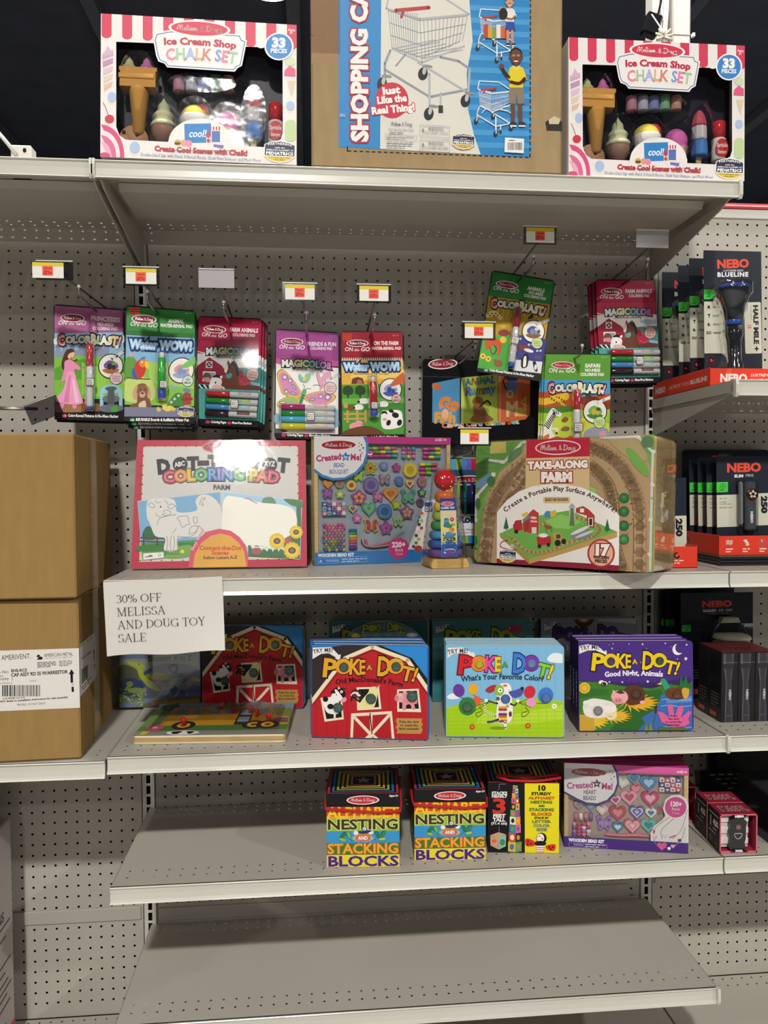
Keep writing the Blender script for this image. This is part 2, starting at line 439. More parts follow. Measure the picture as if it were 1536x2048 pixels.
for xx in (1.682, 1.70, 1.714): mb.tube([(xx, 1.012, 0), (xx, 1.012, 6.9)], .006, '#eceae4', 'matte')
mb.box((1.804, .985, 3.05), (1.814, .998, 3.064), '#eee', 'matte')
struct(mb.build('column'))

t = thing('ceiling_lamp', 'bright round high bay lamp hanging from the dark ceiling, at the top edge', 'lamp', (.02, 6.17, 6.105))
mb = MB(); mb.lathe([(.245, -.004), (.25, .02), (.2, .09), (.09, .2), (.06, .3)], '#3a3b40', 'matte', 28); mb.tube([(0, 0, .3), (0, 0, .65)], .012, '#3a3b40', 'matte'); mb.build('housing', t)
mb = MB(); mb.lathe([(.23, -.012), (.235, -.006), (.23, -.004)], '#ffffff', 'lamp_glow', 28); mb.build('lens', t)

# ------------------------------------------------------------------ perforated steel
def holes(mb, x0, x1, y0, y1, pitch, r, col, to3, m='steel', stag=0, off=(.5, .5), n=8):
    """sheet with round holes on a square grid; to3 maps (u, v) into space; cells outside the grid stay solid"""
    nx = int((x1-x0)/pitch + 1e-6); ny = int((y1-y0)/pitch + 1e-6)
    ox = x0 + (x1-x0-nx*pitch)/2; oy = y1 - ny*pitch
    V = []; F = []
    def q(a, b, c, d):
        if c-a > 1e-6 and d-b > 1e-6:
            k = len(V); V.extend((to3(a, b), to3(c, b), to3(c, d), to3(a, d))); F.append([k, k+1, k+2, k+3])
    q(x0, y0, ox, y1); q(ox+nx*pitch, y0, x1, y1); q(ox, y0, ox+nx*pitch, oy)
    h = pitch/2
    for j in range(ny):
        for i in range(nx):
            cx, cy = ox+(i+.5)*pitch, oy+(j+.5)*pitch; k = len(V)
            for a in range(n):
                t = 2*math.pi*a/n; c, s = math.cos(t), math.sin(t); e = h/max(abs(c), abs(s))
                V.append(to3(cx+c*e, cy+s*e)); V.append(to3(cx+c*r, cy+s*r))
            for a in range(n):
                b_ = (a+1) % n; F.append([k+2*a, k+2*b_, k+2*b_+1, k+2*a+1])
    mb.add(V, F, col, m)
def panel(x0, x1, z0, z1, label, y=0):
    mb = MB(); holes(mb, x0, x1, z0 + ZO, z1 + ZO, IN, .0029, GREY, lambda u, v: (u, y, v))
    mb.box((x0, y+.0005, z0+ZO), (x0+.012, y+.02, z1+ZO), GREY, 'steel'); mb.box((x1-.012, y+.0005, z0+ZO), (x1, y+.02, z1+ZO), GREY, 'steel')
    return tag(mb.build('pegboard_panel'), label, 'panel', 'pegboard panels of the shelving back')
g = .017
panel(-BW+g, -g, .1835, 1.883, 'grey pegboard back panel of the left bay, behind the cardboard cartons')
panel(g, BW-g, .1775, 1.883, 'large grey pegboard back panel of the middle bay, behind the hanging colouring pads')
panel(BW+g, BW+.8, .2065, 1.86, 'grey pegboard back panel of the right bay, behind the flashlight packs')
panel(-BW+g, -g, -.044, .182, 'low grey pegboard strip at the foot of the left bay')
panel(g, BW-g, -.044, .176, 'low grey pegboard strip behind the lowest empty shelf of the middle bay')
panel(BW+g, BW+.8, -.044, .205, 'low grey pegboard strip at the foot of the right bay')
def rail(x0, x1, z0, z1, label):
    mb = MB(); mb.box((x0, -.005, z0+ZO), (x1, -.0004, z1+ZO), GREY, 'steel', .0012)
    return tag(mb.build('back_rail'), label, 'rail')
rail(-BW+g, -.021, .183, .2145, 'narrow horizontal grey rail between the two left bay pegboard panels')
rail(g+.003, BW-.045, .177, .2075, 'narrow horizontal grey rail behind the lowest empty shelf, middle bay')
rail(BW+g+.005, BW+.8, .206, .2195, 'narrow horizontal grey rail low on the right bay')
mb = MB(); mb.box((BW+g, -.004, 1.861+ZO), (BW+.8, .03, 1.884+ZO), PALE, 'rail', .002)
mb.box((BW+g, -.006, 1.885+ZO), (BW+.8, .03, 1.898+ZO), '#c9474f', 'print', .002); mb.box((BW+g, -.0065, 1.890+ZO), (BW+.8, -.0055, 1.893+ZO), '#eec9c9', 'print')
tag(mb.build('top_cap'), 'pale cap with a red strip along the top of the right bay panel', 'trim')
mb = MB(); mb.box((-BW, .05, 0), (BW+.8, .056, 1.84+ZO), '#2b2b2c', 'dark', .001)  # unseen far side panel, coloured dark for the shade behind the holes
tag(mb.build('hole_shade_sheet'), 'unseen sheet coloured dark for the shade behind the pegboard holes', 'panel')
def upright(X, label):
    t = thing('shelving_upright', label, 'upright', (X, 0, -ZO), group='slotted uprights of the shelving')
    mb = MB(); w, sw, sh = .0161, .0046, .0095; V = []; F = []
    for k in range(82):
        z0 = .01 + k*IN; xs = (-w, -sw, sw, w); zs = (z0, z0+.5*IN-sh, z0+.5*IN+sh, z0+IN)
        for i in range(3):
            for j in range(3):
                if i == 1 and j == 1: continue
                q = len(V); V += [(xs[i], -.003, zs[j]), (xs[i+1], -.003, zs[j]), (xs[i+1], -.003, zs[j+1]), (xs[i], -.003, zs[j+1])]; F.append([q, q+1, q+2, q+3])
    mb.add(V, F, PALE, 'steel')
    for sx in (-1, 1):
        x0, x1 = sorted((sx*.0135, sx*.0161)); mb.box((x0, -.003, .01), (x1, .03, .01+82*IN), PALE, 'steel', .0004)
    mb.build('slotted_face', t)
    mb = MB(); mb.box((-.011, .018, .01), (.011, .03, .01+82*IN), '#151516', 'dark'); mb.build('channel', t)  # near-black strip, colours in the shade seen through the slots
upright(0, 'grey slotted upright between the carton bay and the toy bay')
upright(BW, 'grey slotted upright between the toy bay and the flashlight bay')

# ------------------------------------------------------------------ shelves
def shelf(X0, X1, z, d, label, caps=(), trim=(1, 1), brackets=True, under=True, rail_h=.0315):
    t = thing('gondola_shelf', label, 'shelf', (X0, 0, z), group='grey metal gondola shelves')
    L = X1-X0; e = .0018; mb = MB()
    top = lambda u, v: (u, v, 0)
    y1 = -.004; yb = y1-.052; ys = -d+.022; yf = ys+.052
    holes(mb, e, L-e, yb, y1, IN, .0026, GREY, top); holes(mb, e, L-e, ys, yf, IN, .0026, GREY, top)
    mb.quad([(e, yf, 0), (L-e, yf, 0), (L-e, yb, 0), (e, yb, 0)], GREY, 'steel'); mb.quad([(e, -d+.001, 0), (L-e, -d+.001, 0), (L-e, ys, 0), (e, ys, 0)], GREY, 'steel')
    mb.box((e, y1-.001, -.034), (L-e, y1, 0), GREY, 'steel', .0003)                       # rear flange
    for x in (e, L-e-.0012): mb.box((x, -d+.004, -.024), (x+.0012, y1, 0), GREY, 'steel', .0003)
    if under:
        mb.prism([(-d+.105, -.0015), (-d+.112, -.016), (-.135, -.016), (-.12, -.0015)], .02, L-.02, GREY, 'steel', ax='x')
    mb.build('deck', t)
    mb = MB(); h = rail_h
    prof = [(-d+.004, 0), (-d-.0015, 0), (-d-.0025, -.0012), (-d-.0015, -.0028), (-d+.0008, -.0038), (-d+.0014, -h*.45), (-d+.0006, -h*.8), (-d-.0012, -h*.93), (-d-.0032, -h*.96), (-d-.0038, -h), (-d-.001, -h-.0008), (-d+.004, -h)]
    mb.prism(prof, e, L-e, PALE, 'rail', ax='x'); mb.build('price_rail', t)
    for x in caps:
        mb = MB(); xx = e if x == 0 else L-e
        mb.prism([(-d-.006, .001), (-d-.0075, -.01), (-d-.0075, -h+.004), (-d-.004, -h-.003), (-d+.004, -h-.002), (-d+.004, .001)], xx-.003, xx+.003, PALE, 'rail', ax='x'); mb.build('end_cap', t)
    if brackets:
        for x in (.005, L-.008):
            mb = MB(); mb.prism([(0, -.024), (0, -.088), (-.02, -.088), (-d+.06, -.034), (-d+.03, -.024)], x, x+.0028, GREY, 'steel', ax='x'); mb.build('bracket', t)
    return t
shelf(0, BW, zA, dA, 'top grey metal shelf of the toy bay, under the chalk sets and shopping cart carton', caps=(0, 1))
shelf(0, BW, zB, dB, 'grey metal shelf under the dot-to-dot pad, with a paper sale sign on its edge')
shelf(0, BW, zC, dC, 'grey metal shelf holding the pop button board books')
shelf(0, BW, zD, dD, 'grey metal shelf holding the nesting block boxes and heart bead kit')
shelf(0, BW, zE, dE, 'lowest raised grey metal shelf of the toy bay, empty', caps=(1,))
shelf(-BW, 0, zA, dA, 'empty top grey metal shelf of the left bay with a white metal bracket on it', caps=(1,))
shelf(-BW, 0, zC-.006, dC+.004, 'grey metal shelf of the left bay under the cardboard cartons')
shelf(BW, BW+.8, zR, dR, 'grey metal shelf of the right bay under the large flashlight packs', caps=(0,))
shelf(BW, BW+.8, zB, dB, 'grey metal shelf of the right bay under the slim light packs')
shelf(BW, BW+.8, zC, dC, 'grey metal shelf of the right bay under the lantern and flashlight boxes', caps=(0,))
shelf(BW, BW+.8, zD, dD, 'grey metal shelf of the right bay under the small maroon light boxes')
for x0, x1, lb in ((-BW, 0, 'grey base deck at the foot of the left bay'), (0, BW, 'grey base deck under the lowest empty shelf of the toy bay'), (BW, BW+.8, 'grey base deck at the foot of the right bay')):
    shelf(x0, x1, -.044, .45, lb, brackets=False, under=False, rail_h=.06)
# ------------------------------------------------------------------ packages
def pose(o, tilt, yaw, roll=0): o.rotation_mode = 'YXZ'; o.rotation_euler = (R(-tilt), R(roll), R(yaw))
def pack(name, label, cat, x, y, z, yaw=0, tilt=0, roll=0, T=.02, group=None):
    t = thing(name, label, cat, (x, y, z + .0008 + T*math.sin(R(max(tilt, 0)))), group=group); pose(t, tilt, yaw, roll); return t
def ring_panel(A, outer, hole, col):
    P = pairs(outer); Q = pairs(hole)
    A.tris(P + Q, tessellate_polygon([[Vector((x, y, 0)) for x, y in P], [Vector((x, y, 0)) for x, y in Q]]), col)
def shell(mb, W, H, T, col, m='print', back='#222'):
    """box without a front: four sides and a back"""
    b = .0012
    mb.box((-W/2, 0, 0), (-W/2+b, T, H), col, m, .0004); mb.box((W/2-b, 0, 0), (W/2, T, H), col, m, .0004)
    mb.box((-W/2, 0, 0), (W/2, T, b), col, m, .0004); mb.box((-W/2, 0, H-b), (W/2, T, H), col, m, .0004)
    mb.box((-W/2+b, T-b, b), (W/2-b, T, H-b), back, m, .0004)
def pix(A, x, y):
    q = A.h @ np.array([x, y, 1.]); return q[0]/q[2] - A.W/2, q[1]/q[2]

def chalk_set():
    W, H, T = .350, .260, .055
    t = pack('chalk_set_box', 'ice cream chalk window box with red awning stripes, left of the brown cart carton', 'toy box', .189, -.400, zA, .3, 3.2, .4, T, 'boxed ice cream chalk sets')
    mb = MB(); shell(mb, W, H, T, '#e4ddd8', back='#2a2434')
    A = Art(mb, ((75, 100), (1443, 183), (1440, 1165), (70, 1110)), W, H)
    win = [182, 300, 1345, 345, 1345, 940, 1330, 985, 1210, 1040, 250, 990, 205, 960, 182, 900]
    ring_panel(A, [75, 100, 1443, 183, 1440, 1165, 70, 1110], win, '#e6dfdc')
    for k in range(10):
        x = 80 + 144*k; yt = 100 + .0607*(x-75); c = '#cf3a58'; L = 148 if k not in (4, 5) else 60
        A.p('#e6dfdc', [x+58, yt, x+160, yt+6, x+160, yt+150, x+58, yt+145]); A.e('#e6dfdc', x+108, yt+155, 38, 30)
        A.p(c, [x, yt, x+70, yt+4, x+70, yt+L, x, yt+L]); A.e(c, x+35, yt+L, 35, 27)
    # side pictures
    for i, c in enumerate(('#caa3b8', '#b98fb4', '#d9b8c8', '#d6c7b0', '#d9b6a2')): A.p(c, [85+i*3, 385+i*55, 160, 360+i*55, 165-i*5, 395+i*55, 85+i*3, 425+i*55])
    A.p('#cdaec6', [125, 330, 160, 390, 85, 400]); A.e('#a9bddd', 152, 690, 30, 36); A.e('#a9bddd', 312, 1045, 36, 40)
    A.l('#8d3038', 4, [90, 730, 110, 770, 125, 815], 1); A.e('#c6384a', 135, 845, 33, 30)
    for r_, c in ((215, '#d34f7c'), (175, '#efd9de'), (140, '#d86a93'), (95, '#e9a9c0')): A.e(c, 75, 1100, r_*.76, r_, 0, 20, -90, 20)
    A.p('#e6dfdc', [70, 1110, 240, 1118, 240, 1200, 70, 1200]); A.e('#d34f7c', 100, 1105, 40, 25)
    A.e('#c8d7b0', 1400, 440, 36, 30); A.p('#d65a80', [1355, 540, 1435, 545, 1435, 495, 1395, 470, 1360, 500]); A.p('#d8c4a6', [1375, 575, 1435, 575, 1410, 680])
    A.e('#a9bddd', 1398, 750, 30, 32); A.r('#bccf9a', 1360, 850, 1437, 1000, 30)
    # name board
    bd = [452, 236, 565, 218, 1055, 250, 1066, 282, 1098, 292, 1090, 330, 1062, 470, 1030, 488, 1012, 512, 540, 482, 520, 455, 478, 440, 462, 400, 440, 280]
    A.p('#e9e3e0', [v + (d > 0)*0 for v, d in zip(bd, bd)]); A.l('#3d6ea8', 6, [470, 250, 565, 232, 1045, 262, 1055, 290, 1082, 302, 1050, 462, 1022, 476, 1003, 498, 545, 470, 528, 446, 490, 430, 476, 396, 456, 288], closed=1)
    logo(A, 765, 210, 205, 52, 3.5, '#cf3650')
    A.t('Ice Cream Shop', 515, 322, 46, '#b6304c', 505, .05, 3.4, arc=12)
    A.t('CHALK SET', 530, 432, 78, '#6f94c4', 490, .03, 3, cols=['#d65a7c', '#7fb08a', '#7f8fd0', '#d58a4a', '#c0605a', '#fff', '#5b7fc0', '#d0507c', '#7fae86'], arc=16, ol='#f4efec', olw=.05)
    A.t('CHALK SET', 530, 432, 78, '#b9c6dc', 490, -.012, 3, cols=['#e3a0b0', '#b3d0a8', '#b8c2e8', '#e8bd8c', '#d99a80', '#fff', '#98b0dc', '#e59ab4', '#b2d0b0'], arc=16)
    A.e('#f1ecea', 1320, 335, 102, 98); A.e('#3a7fc4', 1320, 335, 91, 88)
    A.t('33', 1318, 340, 62, '#f4efe9', 96, .06, 2, al='c'); A.t('PIECES', 1318, 380, 28, '#f4efe9', 116, .03, 2, al='c')
    A.t('Ages', 1408, 228, 18, '#f4e4e2', 50, .02, 5, al='c'); A.t('3+', 1405, 250, 17, '#f4e4e2', 24, .02, 5, al='c')
    # foot
    A.e('#e9e2de', 770, 1010, 222, 168, 0, 28, 180, 360); A.r('#e6dfdc', 545, 1000, 995, 1065)
    A.p('#2f7fc4', [658, 880, 845, 876, 850, 1012, 662, 1015]); A.t('cool!', 688, 972, 50, '#e8eef4', 122, .02, 0, sh=.25)
    A.p('#e8e2dc', [845, 900, 912, 908, 912, 1015, 845, 1010]); A.r('#5670b0', 850, 930, 908, 1008)
    for k in range(4): A.r('#c23a56', 838+k*20, 898, 848+k*20, 925)
    A.r('#e4dcd8', 812, 950, 842, 1035, 8); A.e('#c23a44', 827, 958, 15, 22); A.e('#c23a44', 827, 998, 12, 15)
    A.e('#c9a648', 612, 1012, 24, 22); A.e('#4b4038', 612, 1018, 23, 9); A.e('#d6a080', 655, 1015, 22, 24); A.e('#e48aa6', 688, 1018, 26, 24); A.p('#7a6cb4', [862, 1022, 935, 1030, 928, 1055, 862, 1040])
    A.t('Create Cool Scenes with Chalk!', 450, 1068, 34, '#b23340', 650, .05, 3)
    A.t('Double-Sided Sign with Stand, 3 Stencil Sheets, Chalk Paint Stamper, and Much More!', 352, 1105, 22, '#6c80b0', 845, 0, 2.8, res=1)
    badge(A, 1220, 1003, 1426, 1150, 2.5)
    mb.build('carton', t)
    f = MB(); f.box((-W/2+.004, .0015, .03), (W/2-.004, .0018, H-.04), '#fff', 'film', .0001); f.build('window_film', t, None, (R(-3), 0, R(1)))
    D = .026
    def at(x, y): u, v = pix(A, x, y); return Matrix.Translation((u, D, v))
    k = W/1368
    def soft(name, x, yb, yt, r, col, cone=None, cr=0, cb=0):
        m = MB(); h = (yb-yt)*k; P = []
        for i in range(25):
            q = i/24; rr = r*k*(1-q**1.6)*(1 + .13*math.sin(q*19)) + .0008; P.append((rr, q*h))
        m.lathe(P, col, 'matte', 16, at(x, yb)); m.build(name, t)
        if cone:
            m = MB(); h = (cb-yb)*k; m.lathe([(cr*k*.72, 0), (cr*k*.9, h*.45), (cr*k, h*.5), (cr*k*1.05, h*.92), (cr*k, h)], cone, 'matte', 16, at(x, cb)); m.build('cone', t)
    soft('chalk_swirl', 253, 480, 345, 55, '#d9d79a'); soft('chalk_swirl', 378, 480, 345, 52, '#e07cc2')
    m = MB(); m.prism([(a*k, b*k) for a, b in ((-125, 0), (125, 0), (125, 110), (135, 112), (135, 140), (-128, 140), (-128, 112), (-120, 110))], -.016, .012, '#d99c4c', 'matte', at(322, 592)); m.box((-.034, -.018, .014), (.03, -.015, .024), '#e0a656', 'matte', .002, at(322, 592))
    m.lathe([(26*k, -325*k), (42*k, -310*k), (70*k, -20*k), (75*k, 2*k)], '#dba14e', 'matte', 14, at(322, 592)); m.build('double_cone', t)
    soft('chalk_swirl', 497, 865, 640, 82, '#d8d8ae', '#9a7466', 84, 1000)
    m = MB(); m.lathe([(104*k*math.cos(R(i*9)), 104*k*.95*math.sin(R(i*9))) for i in range(10)] + [(.0005, 104*k*.96)], '#e0c84e', 'matte', 18, at(722, 800)); m.ball((.012, -.004, .010), (.0155, .0155, .0155), '#cf3b40', 'matte', 14, at(722, 800)); m.build('snow_ball', t)
    m = MB(); m.lathe([(80*k, -160*k), (112*k, -5*k), (106*k, 8*k)], '#d9d3cf', 'matte', 18, at(722, 800)); m.build('paper_cup', t)
    m = MB(); m.ball((0, 0, 0), (90*k, 70*k, 95*k), '#de6cb4', 'matte', 16, at(957, 830)); m.ball((0, 0, -.014), (94*k, 75*k, 40*k), '#d964ae', 'matte', 16, at(957, 830)); m.build('chalk_scoop', t)
    m = MB(); m.lathe([(55*k, -200*k), (85*k, -20*k)], '#9a7466', 'matte', 16, at(957, 870)); m.build('cone', t)
    for nm, y0, y1, r0, r1, c in (('pop_tip', 720, 600, 58, 22, '#e2606c'), ('pop_middle', 825, 718, 58, 57, '#e6e0de'), ('pop_base', 945, 822, 66, 60, '#4f86cf')):
        m = MB(); h = (y0-y1)*k; m.lathe([(r0*k*.9, 0), (r0*k, h*.08), ((r0*.6+r1*.4)*k, h*.6), (r1*k, h*.93), (r1*k*.6, h)], c, 'matte', 8, at(1140, y0), smooth=False); m.build(nm, t)
    m = MB(); m.box((-.0055, -.002, -.03), (.0055, .003, 0), '#d9c48a', 'wood', .001, at(1135, 940)); m.build('pop_stick', t)
    m = MB(); m.lathe([(50*k, -300*k), (54*k, -290*k), (54*k, -135*k), (48*k, -130*k)], '#e4dcd8', 'print', 18, at(1293, 690)); m.build('can_body', t)
    m = MB(); m.lathe([(52*k, -130*k), (52*k, -10*k), (44*k, 0)], '#cc2f38', 'gloss', 18, at(1293, 690)); m.build('can_lid', t)
    m = MB(); B = Art(m, ((0, 0), (100, 0), (100, 60), (0, 60)), .025, .040, y=-.0141, M=at(1293, 975)); B.e('#cc2f38', 50, 30, 52, 27); B.t('Sprinkle', 50, 28, 12, '#f2e6e4', 88, .02, al='c'); B.t('Stamper', 50, 46, 10, '#f2e6e4', 70, .02, al='c'); m.build('can_label', t)
    for i, (x, c) in enumerate(((605, '#cf8fa0'), (695, '#c9c4d6'), (780, '#8a96c8'), (865, '#8fbd96'), (955, '#d6a48e'))):
        m = MB(); m.lathe([(.0102, 0), (.0107, .001), (.0107, .026), (.0102, .027)], c, 'matte', 14, at(x, 600)); m.build('chalk_stick', t)
    m = MB(); m.lathe([(.026, -.004), (.027, 0), (.026, .004)], '#cf9e74', 'matte', 20, at(285, 945) @ Matrix.Rotation(R(90), 4, 'X'))
    for x, y in ((215, 895), (262, 962), (310, 912), (340, 980)): m.ball((0, -.005, 0), (.0035, .002, .0035), '#4a3028', 'matte', 10, at(x, y))
    m.build('cookie', t)
    # vacuum formed tray
    m = MB(); rnd = random.Random(4)
    for x, y, a, b in ((322, 640, 150, 330), (497, 830, 115, 200), (722, 790, 130, 140), (957, 830, 120, 140), (1140, 790, 90, 220), (780, 560, 240, 70)):
        u, v = pix(A, x, y)
        V = [(u + a*k*.98*math.cos(2*math.pi*i/22) * (1+.05*rnd.random()), D-.014 if j else D+.02, v + b*k*.98*math.sin(2*math.pi*i/22)*(1+.05*rnd.random())) for j in (0, 1) for i in range(22)]
        m.add(V, [[i, (i+1) % 22, 22+(i+1) % 22, 22+i] for i in range(22)] + [list(range(22, 44))], '#fff', 'blister', None, False)
    m.build('plastic_tray', t)
    return t
ck = chalk_set()
o = dup(ck, (1.053, -.397, zA + .055*math.sin(R(1.2))), label='ice cream chalk window box with red awning stripes, right of the brown cart carton'); pose(o, 1.2, 0)

def wire_cart(A, x, y, s, c='#94999f', c2='#b2b6ba', red='#b8403c', big=1):
    """shopping trolley picture; local drawing box 0..100 x 0..140"""
    def q(*a): return [v for i in range(0, len(a), 2) for v in (x + a[i]*s, y + a[i+1]*s)]
    w = 1.3*s*big
    for i in range(13): A.l(c, w*.5, q(8+i*2.6, 22+i*.2, 12+i*2.2, 62+i*1.0)); A.l(c, w*.5, q(42+i*4.3, 30-i*.2, 44+i*3.7, 74-i*1.8))
    for k in range(4): A.l(c, w*.6, q(8+k*1.2, 22+k*13, 42+k*.6, 32+k*13, 94-k*3, 26+k*9))
    for k in range(6): A.l(c, w*.5, q(14+k*6, 62+k*2, 58+k*6, 52+k*2))
    A.l(c2, w*1.3, q(6, 20, 42, 30, 96, 24, 60, 2, 10, 0, 6, 20), 0)
    A.l(c2, w*1.4, q(12, 62, 44, 76, 90, 58)); A.l(red, w*3, q(16, 22, 52, 18)); A.l(red, w*2, q(24, 24, 22, 29))
    A.l(c, w*1.8, q(10, 64, 4, 78, 4, 100)); A.l(c, w*1.8, q(4, 84, 52, 112, 94, 104, 96, 82, 84, 74, 64, 70)); A.l(c2, w*1.8, q(52, 88, 52, 128)); A.l(c2, w*1.8, q(96, 82, 94, 112)); A.l(c, w*1.3, q(16, 80, 26, 68)); A.l(c, w*1.6, q(54, 112, 92, 104)); A.l(c2, w*1.6, q(40, 76, 92, 106))
    A.l(c2, w*1.5, q(64, 108, 64, 124)); A.r('#333', x+61.5*s, y+121*s, x+66.5*s, y+129*s)
    for a, b in ((2, 97), (46, 86), (52, 128), (92, 114)):
        A.e('#2a2a2c', x+(a-1)*s, y+(b+2)*s, 5.2*s, 6.8*s, 12); A.e('#b9bcbf', x+(a+.5)*s, y+(b-1)*s, 2*s, 4*s, 10); A.e('#8d8f92', x+(a+4)*s, y+(b-6)*s, 5.5*s, 1.6*s, 5)
def child(A, x, y, s, skin, top, bot, hair, boots='#33363c', girl=False):
    def q(*a): return [v for i in range(0, len(a), 2) for v in (x + a[i]*s, y + a[i+1]*s)]
    for k in (-1, 1): A.p(skin, q(k*7-5, 62, k*7+5, 62, k*8+4, 118, k*8-4, 118), 0); A.e(boots, x+(k*9+2)*s, y+121*s, 8*s, 5*s); A.r('#e9e9ea', x+(k*9-5)*s, y+123*s, x+(k*9+9)*s, y+126*s)
    A.p(bot, q(-14, 45, 14, 45, 17, 80, 2, 80, 0, 60, -2, 80, -16, 80) if not girl else q(-12, 45, 13, 45, 19, 75, -17, 75))
    A.p(top, q(-13, 8, -5, 4, 6, 4, 15, 9, 23, 32, 14, 35, 14, 48, -15, 48, -14, 34, -19, 30), 0); A.l(skin, 7*s, q(18, 30, 6, 40, -12, 37), 1); A.l(skin, 6.5*s, q(-15, 28, -24, 18, -30, 8), 1); A.e(skin, x-30*s, y+6*s, 5*s)
    A.r(skin, x-4*s, y-4*s, x+4*s, y+6*s); A.e(hair, x, y-17*s, 13.5*s, 15*s); A.e(skin, x, y-13*s, 12*s, 15*s)
    for k in (-1, 1): A.e('#f0ece6', x+k*4.6*s, y-16*s, 2.4*s, 1.7*s); A.e('#2a1c14', x+k*4.6*s, y-16*s, 1.3*s); A.e(skin, x+k*12.5*s, y-13*s, 2.4*s, 4*s)
    A.e('#f4efe8', x, y-5.5*s, 5*s, 2.4*s, 0, 14, 0, 180); A.e('#5a3324', x, y-10*s, 2.4*s, 1.4*s)
    A.l('#e9e3c8', 1.6*s, q(-7, 5, 0, 13, 7, 5))
def cart_carton():
    W, H, T = .473, .58, .27
    t = pack('shopping_cart_carton', 'large worn brown carton printed with a toy shopping cart, between the chalk sets', 'carton', .628, -.397, zA, -.2, 0, 0, T)
    mb = MB(); mb.box((-W/2, 0, 0), (W/2, T, H), '#a48c68', 'board', .004)
    A = Art(mb, ((60, -800), (1497, -775), (1465, 980), (68, 935)), W, H, 'matte')
    for y0, y1 in ((50, 235), (240, 390)): A.p('#a88363', [68, y0, 218, y0+4, 218, y1, 70, y1-4])
    mb.build('carton', t)
    mb = MB(); A = Art(mb, ((60, -800), (1497, -775), (1465, 980), (68, 935)), W, H, 'wrap', lay=.0004)
    A.p('#2f86c4', [218, -900, 1298, -900, 1278, 882, 214, 828])
    for k in range(26): y = -832 + k*68; A.p('#4a9bd2', [930, y, 1296, y+6, 1295, y+36, 930, y+30]) if y < 820 else None
    A.p('#ddd9cf', [462, -900, 905, -900, 945, 60, 960, 250, 925, 420, 930, 620, 962, 760, 1000, 868, 440, 838])
    A.e('#c22a3a', 945, -30, 90, 52)
    wire_cart(A, 447, -20, 5.15)
    A.e('#c9344c', 506, 578, 92, 96); 
    for s_, x, y, w_ in (('Just', 455, 548, 96), ('Like the', 425, 598, 165), ('Real Thing!', 395, 655, 240)): A.t(s_, x, y, 36, '#f6efe6', w_, .05, -6, ol='#c9344c', olw=.09)
    A.t('SHOPPING CART', 370, 800, 84, '#eeece6', 965, .05, -90, ol='#a8324a', olw=.07)
    wire_cart(A, 985, 75, 2.15, '#d6dce0', '#eceff0', '#b8403c', 1.4); wire_cart(A, 972, 470, 2.2, '#d6dce0', '#eceff0', '#b8403c', 1.4)
    for k, c in enumerate(('#b8483a', '#d6a03c', '#7a9c4a', '#e2ddd4', '#c86a3a', '#b33')): A.r(c, 1022+k*24, 160+(k % 3)*12, 1048+k*24, 235)
    child(A, 1172, 60, 1.72, '#c98f70', '#e4e0da', '#2f4ea0', '#4a2e22', girl=True); A.e('#2c1c16', 1135, 100, 24, 32)
    child(A, 1205, 372, 2.75, '#6b432e', '#e2c92a', '#8a7a66', '#221712')
    A.path(SCRIPT, 500, 715, 18, '#4a5a80', 1.6, 1.05)
    A.t('A product for little hands', 485, 740, 12, '#7a7f88', 140, 0, 2, res=1); A.fine(490, 752, 600, 9, '#8a8f94')
    A.l('#9aa0a6', 1.5, [468, 760, 642, 768, 640, 796, 467, 786], closed=1); A.fine(475, 768, 630, 7, '#9aa0a4', 2, 2); A.fine(475, 800, 620, 8, '#9aa0a4', 2, 3)
    for y in (712, 790): A.l('#8f959b', 2, [660, y, 824, y+8, 822, y+70, 658, y+58], closed=1); A.t('WARNING:', 705, y+28, 20, '#7f858c', 88, 0, 2); A.p('#8f959b', [668, y+30, 676, y+14, 684, y+31])
    A.t('CHOKING HAZARD - Small Parts', 668, 756, 11, '#7f858c', 148, 0, 2, res=1); A.t('ADULT ASSEMBLY REQUIRED', 666, 838, 13, '#7f858c', 150, 0, 2, res=1)
    badge(A, 842, 760, 962, 842, 2)
    A.p('#eeece6', [1137, 778, 1246, 785, 1243, 864, 1133, 858]); barcode(A, 1150, 805, 1236, 846, 3); A.fine(1158, 792, 1215, 8, '#555')
    A.t('EN', 222, 672, 16, '#d8e4ee', 26)
    mb.build('picture_panel', t)
    mb = MB(); A = Art(mb, ((60, -800), (1497, -775), (1465, 980), (68, 935)), W, H, 'matte', lay=.0003)
    for i in range(31): x = 262 + i*33; A.p('#1c1a18', [x, 846+(x-262)*.034, x+20, 847+(x-262)*.034, x+20, 853+(x-262)*.034, x, 852+(x-262)*.034])
    for i in range(51): y = -788 + i*33; A.p('#1c1a18', [1290-y*.014, y, 1297-y*.014, y, 1297-y*.014, y+20, 1290-y*.014, y+20])
    A.p('#1c1a18', [258, 826, 264, 826, 264, 850, 258, 850])
    mb.build('cut_line', t)
    for nm, sh in (('torn_hole', (('#2c241e', [1372, 690, 1400, 668, 1440, 660, 1470, 690, 1497, 722, 1490, 738, 1380, 735]), ('#cdbd9c', [1390, 676, 1425, 655, 1460, 672, 1450, 700, 1395, 700]))), ('puncture', (('#3a3028', [330, 545, 352, 530, 358, 548, 380, 560, 375, 585, 345, 580, 330, 592, 322, 565]),))):
        mb = MB(); A = Art(mb, ((60, -800), (1497, -775), (1465, 980), (68, 935)), W, H, 'matte', lay=.0006)
        for c_, q_ in sh: A.p(c_, q_)
        mb.build(nm, t)
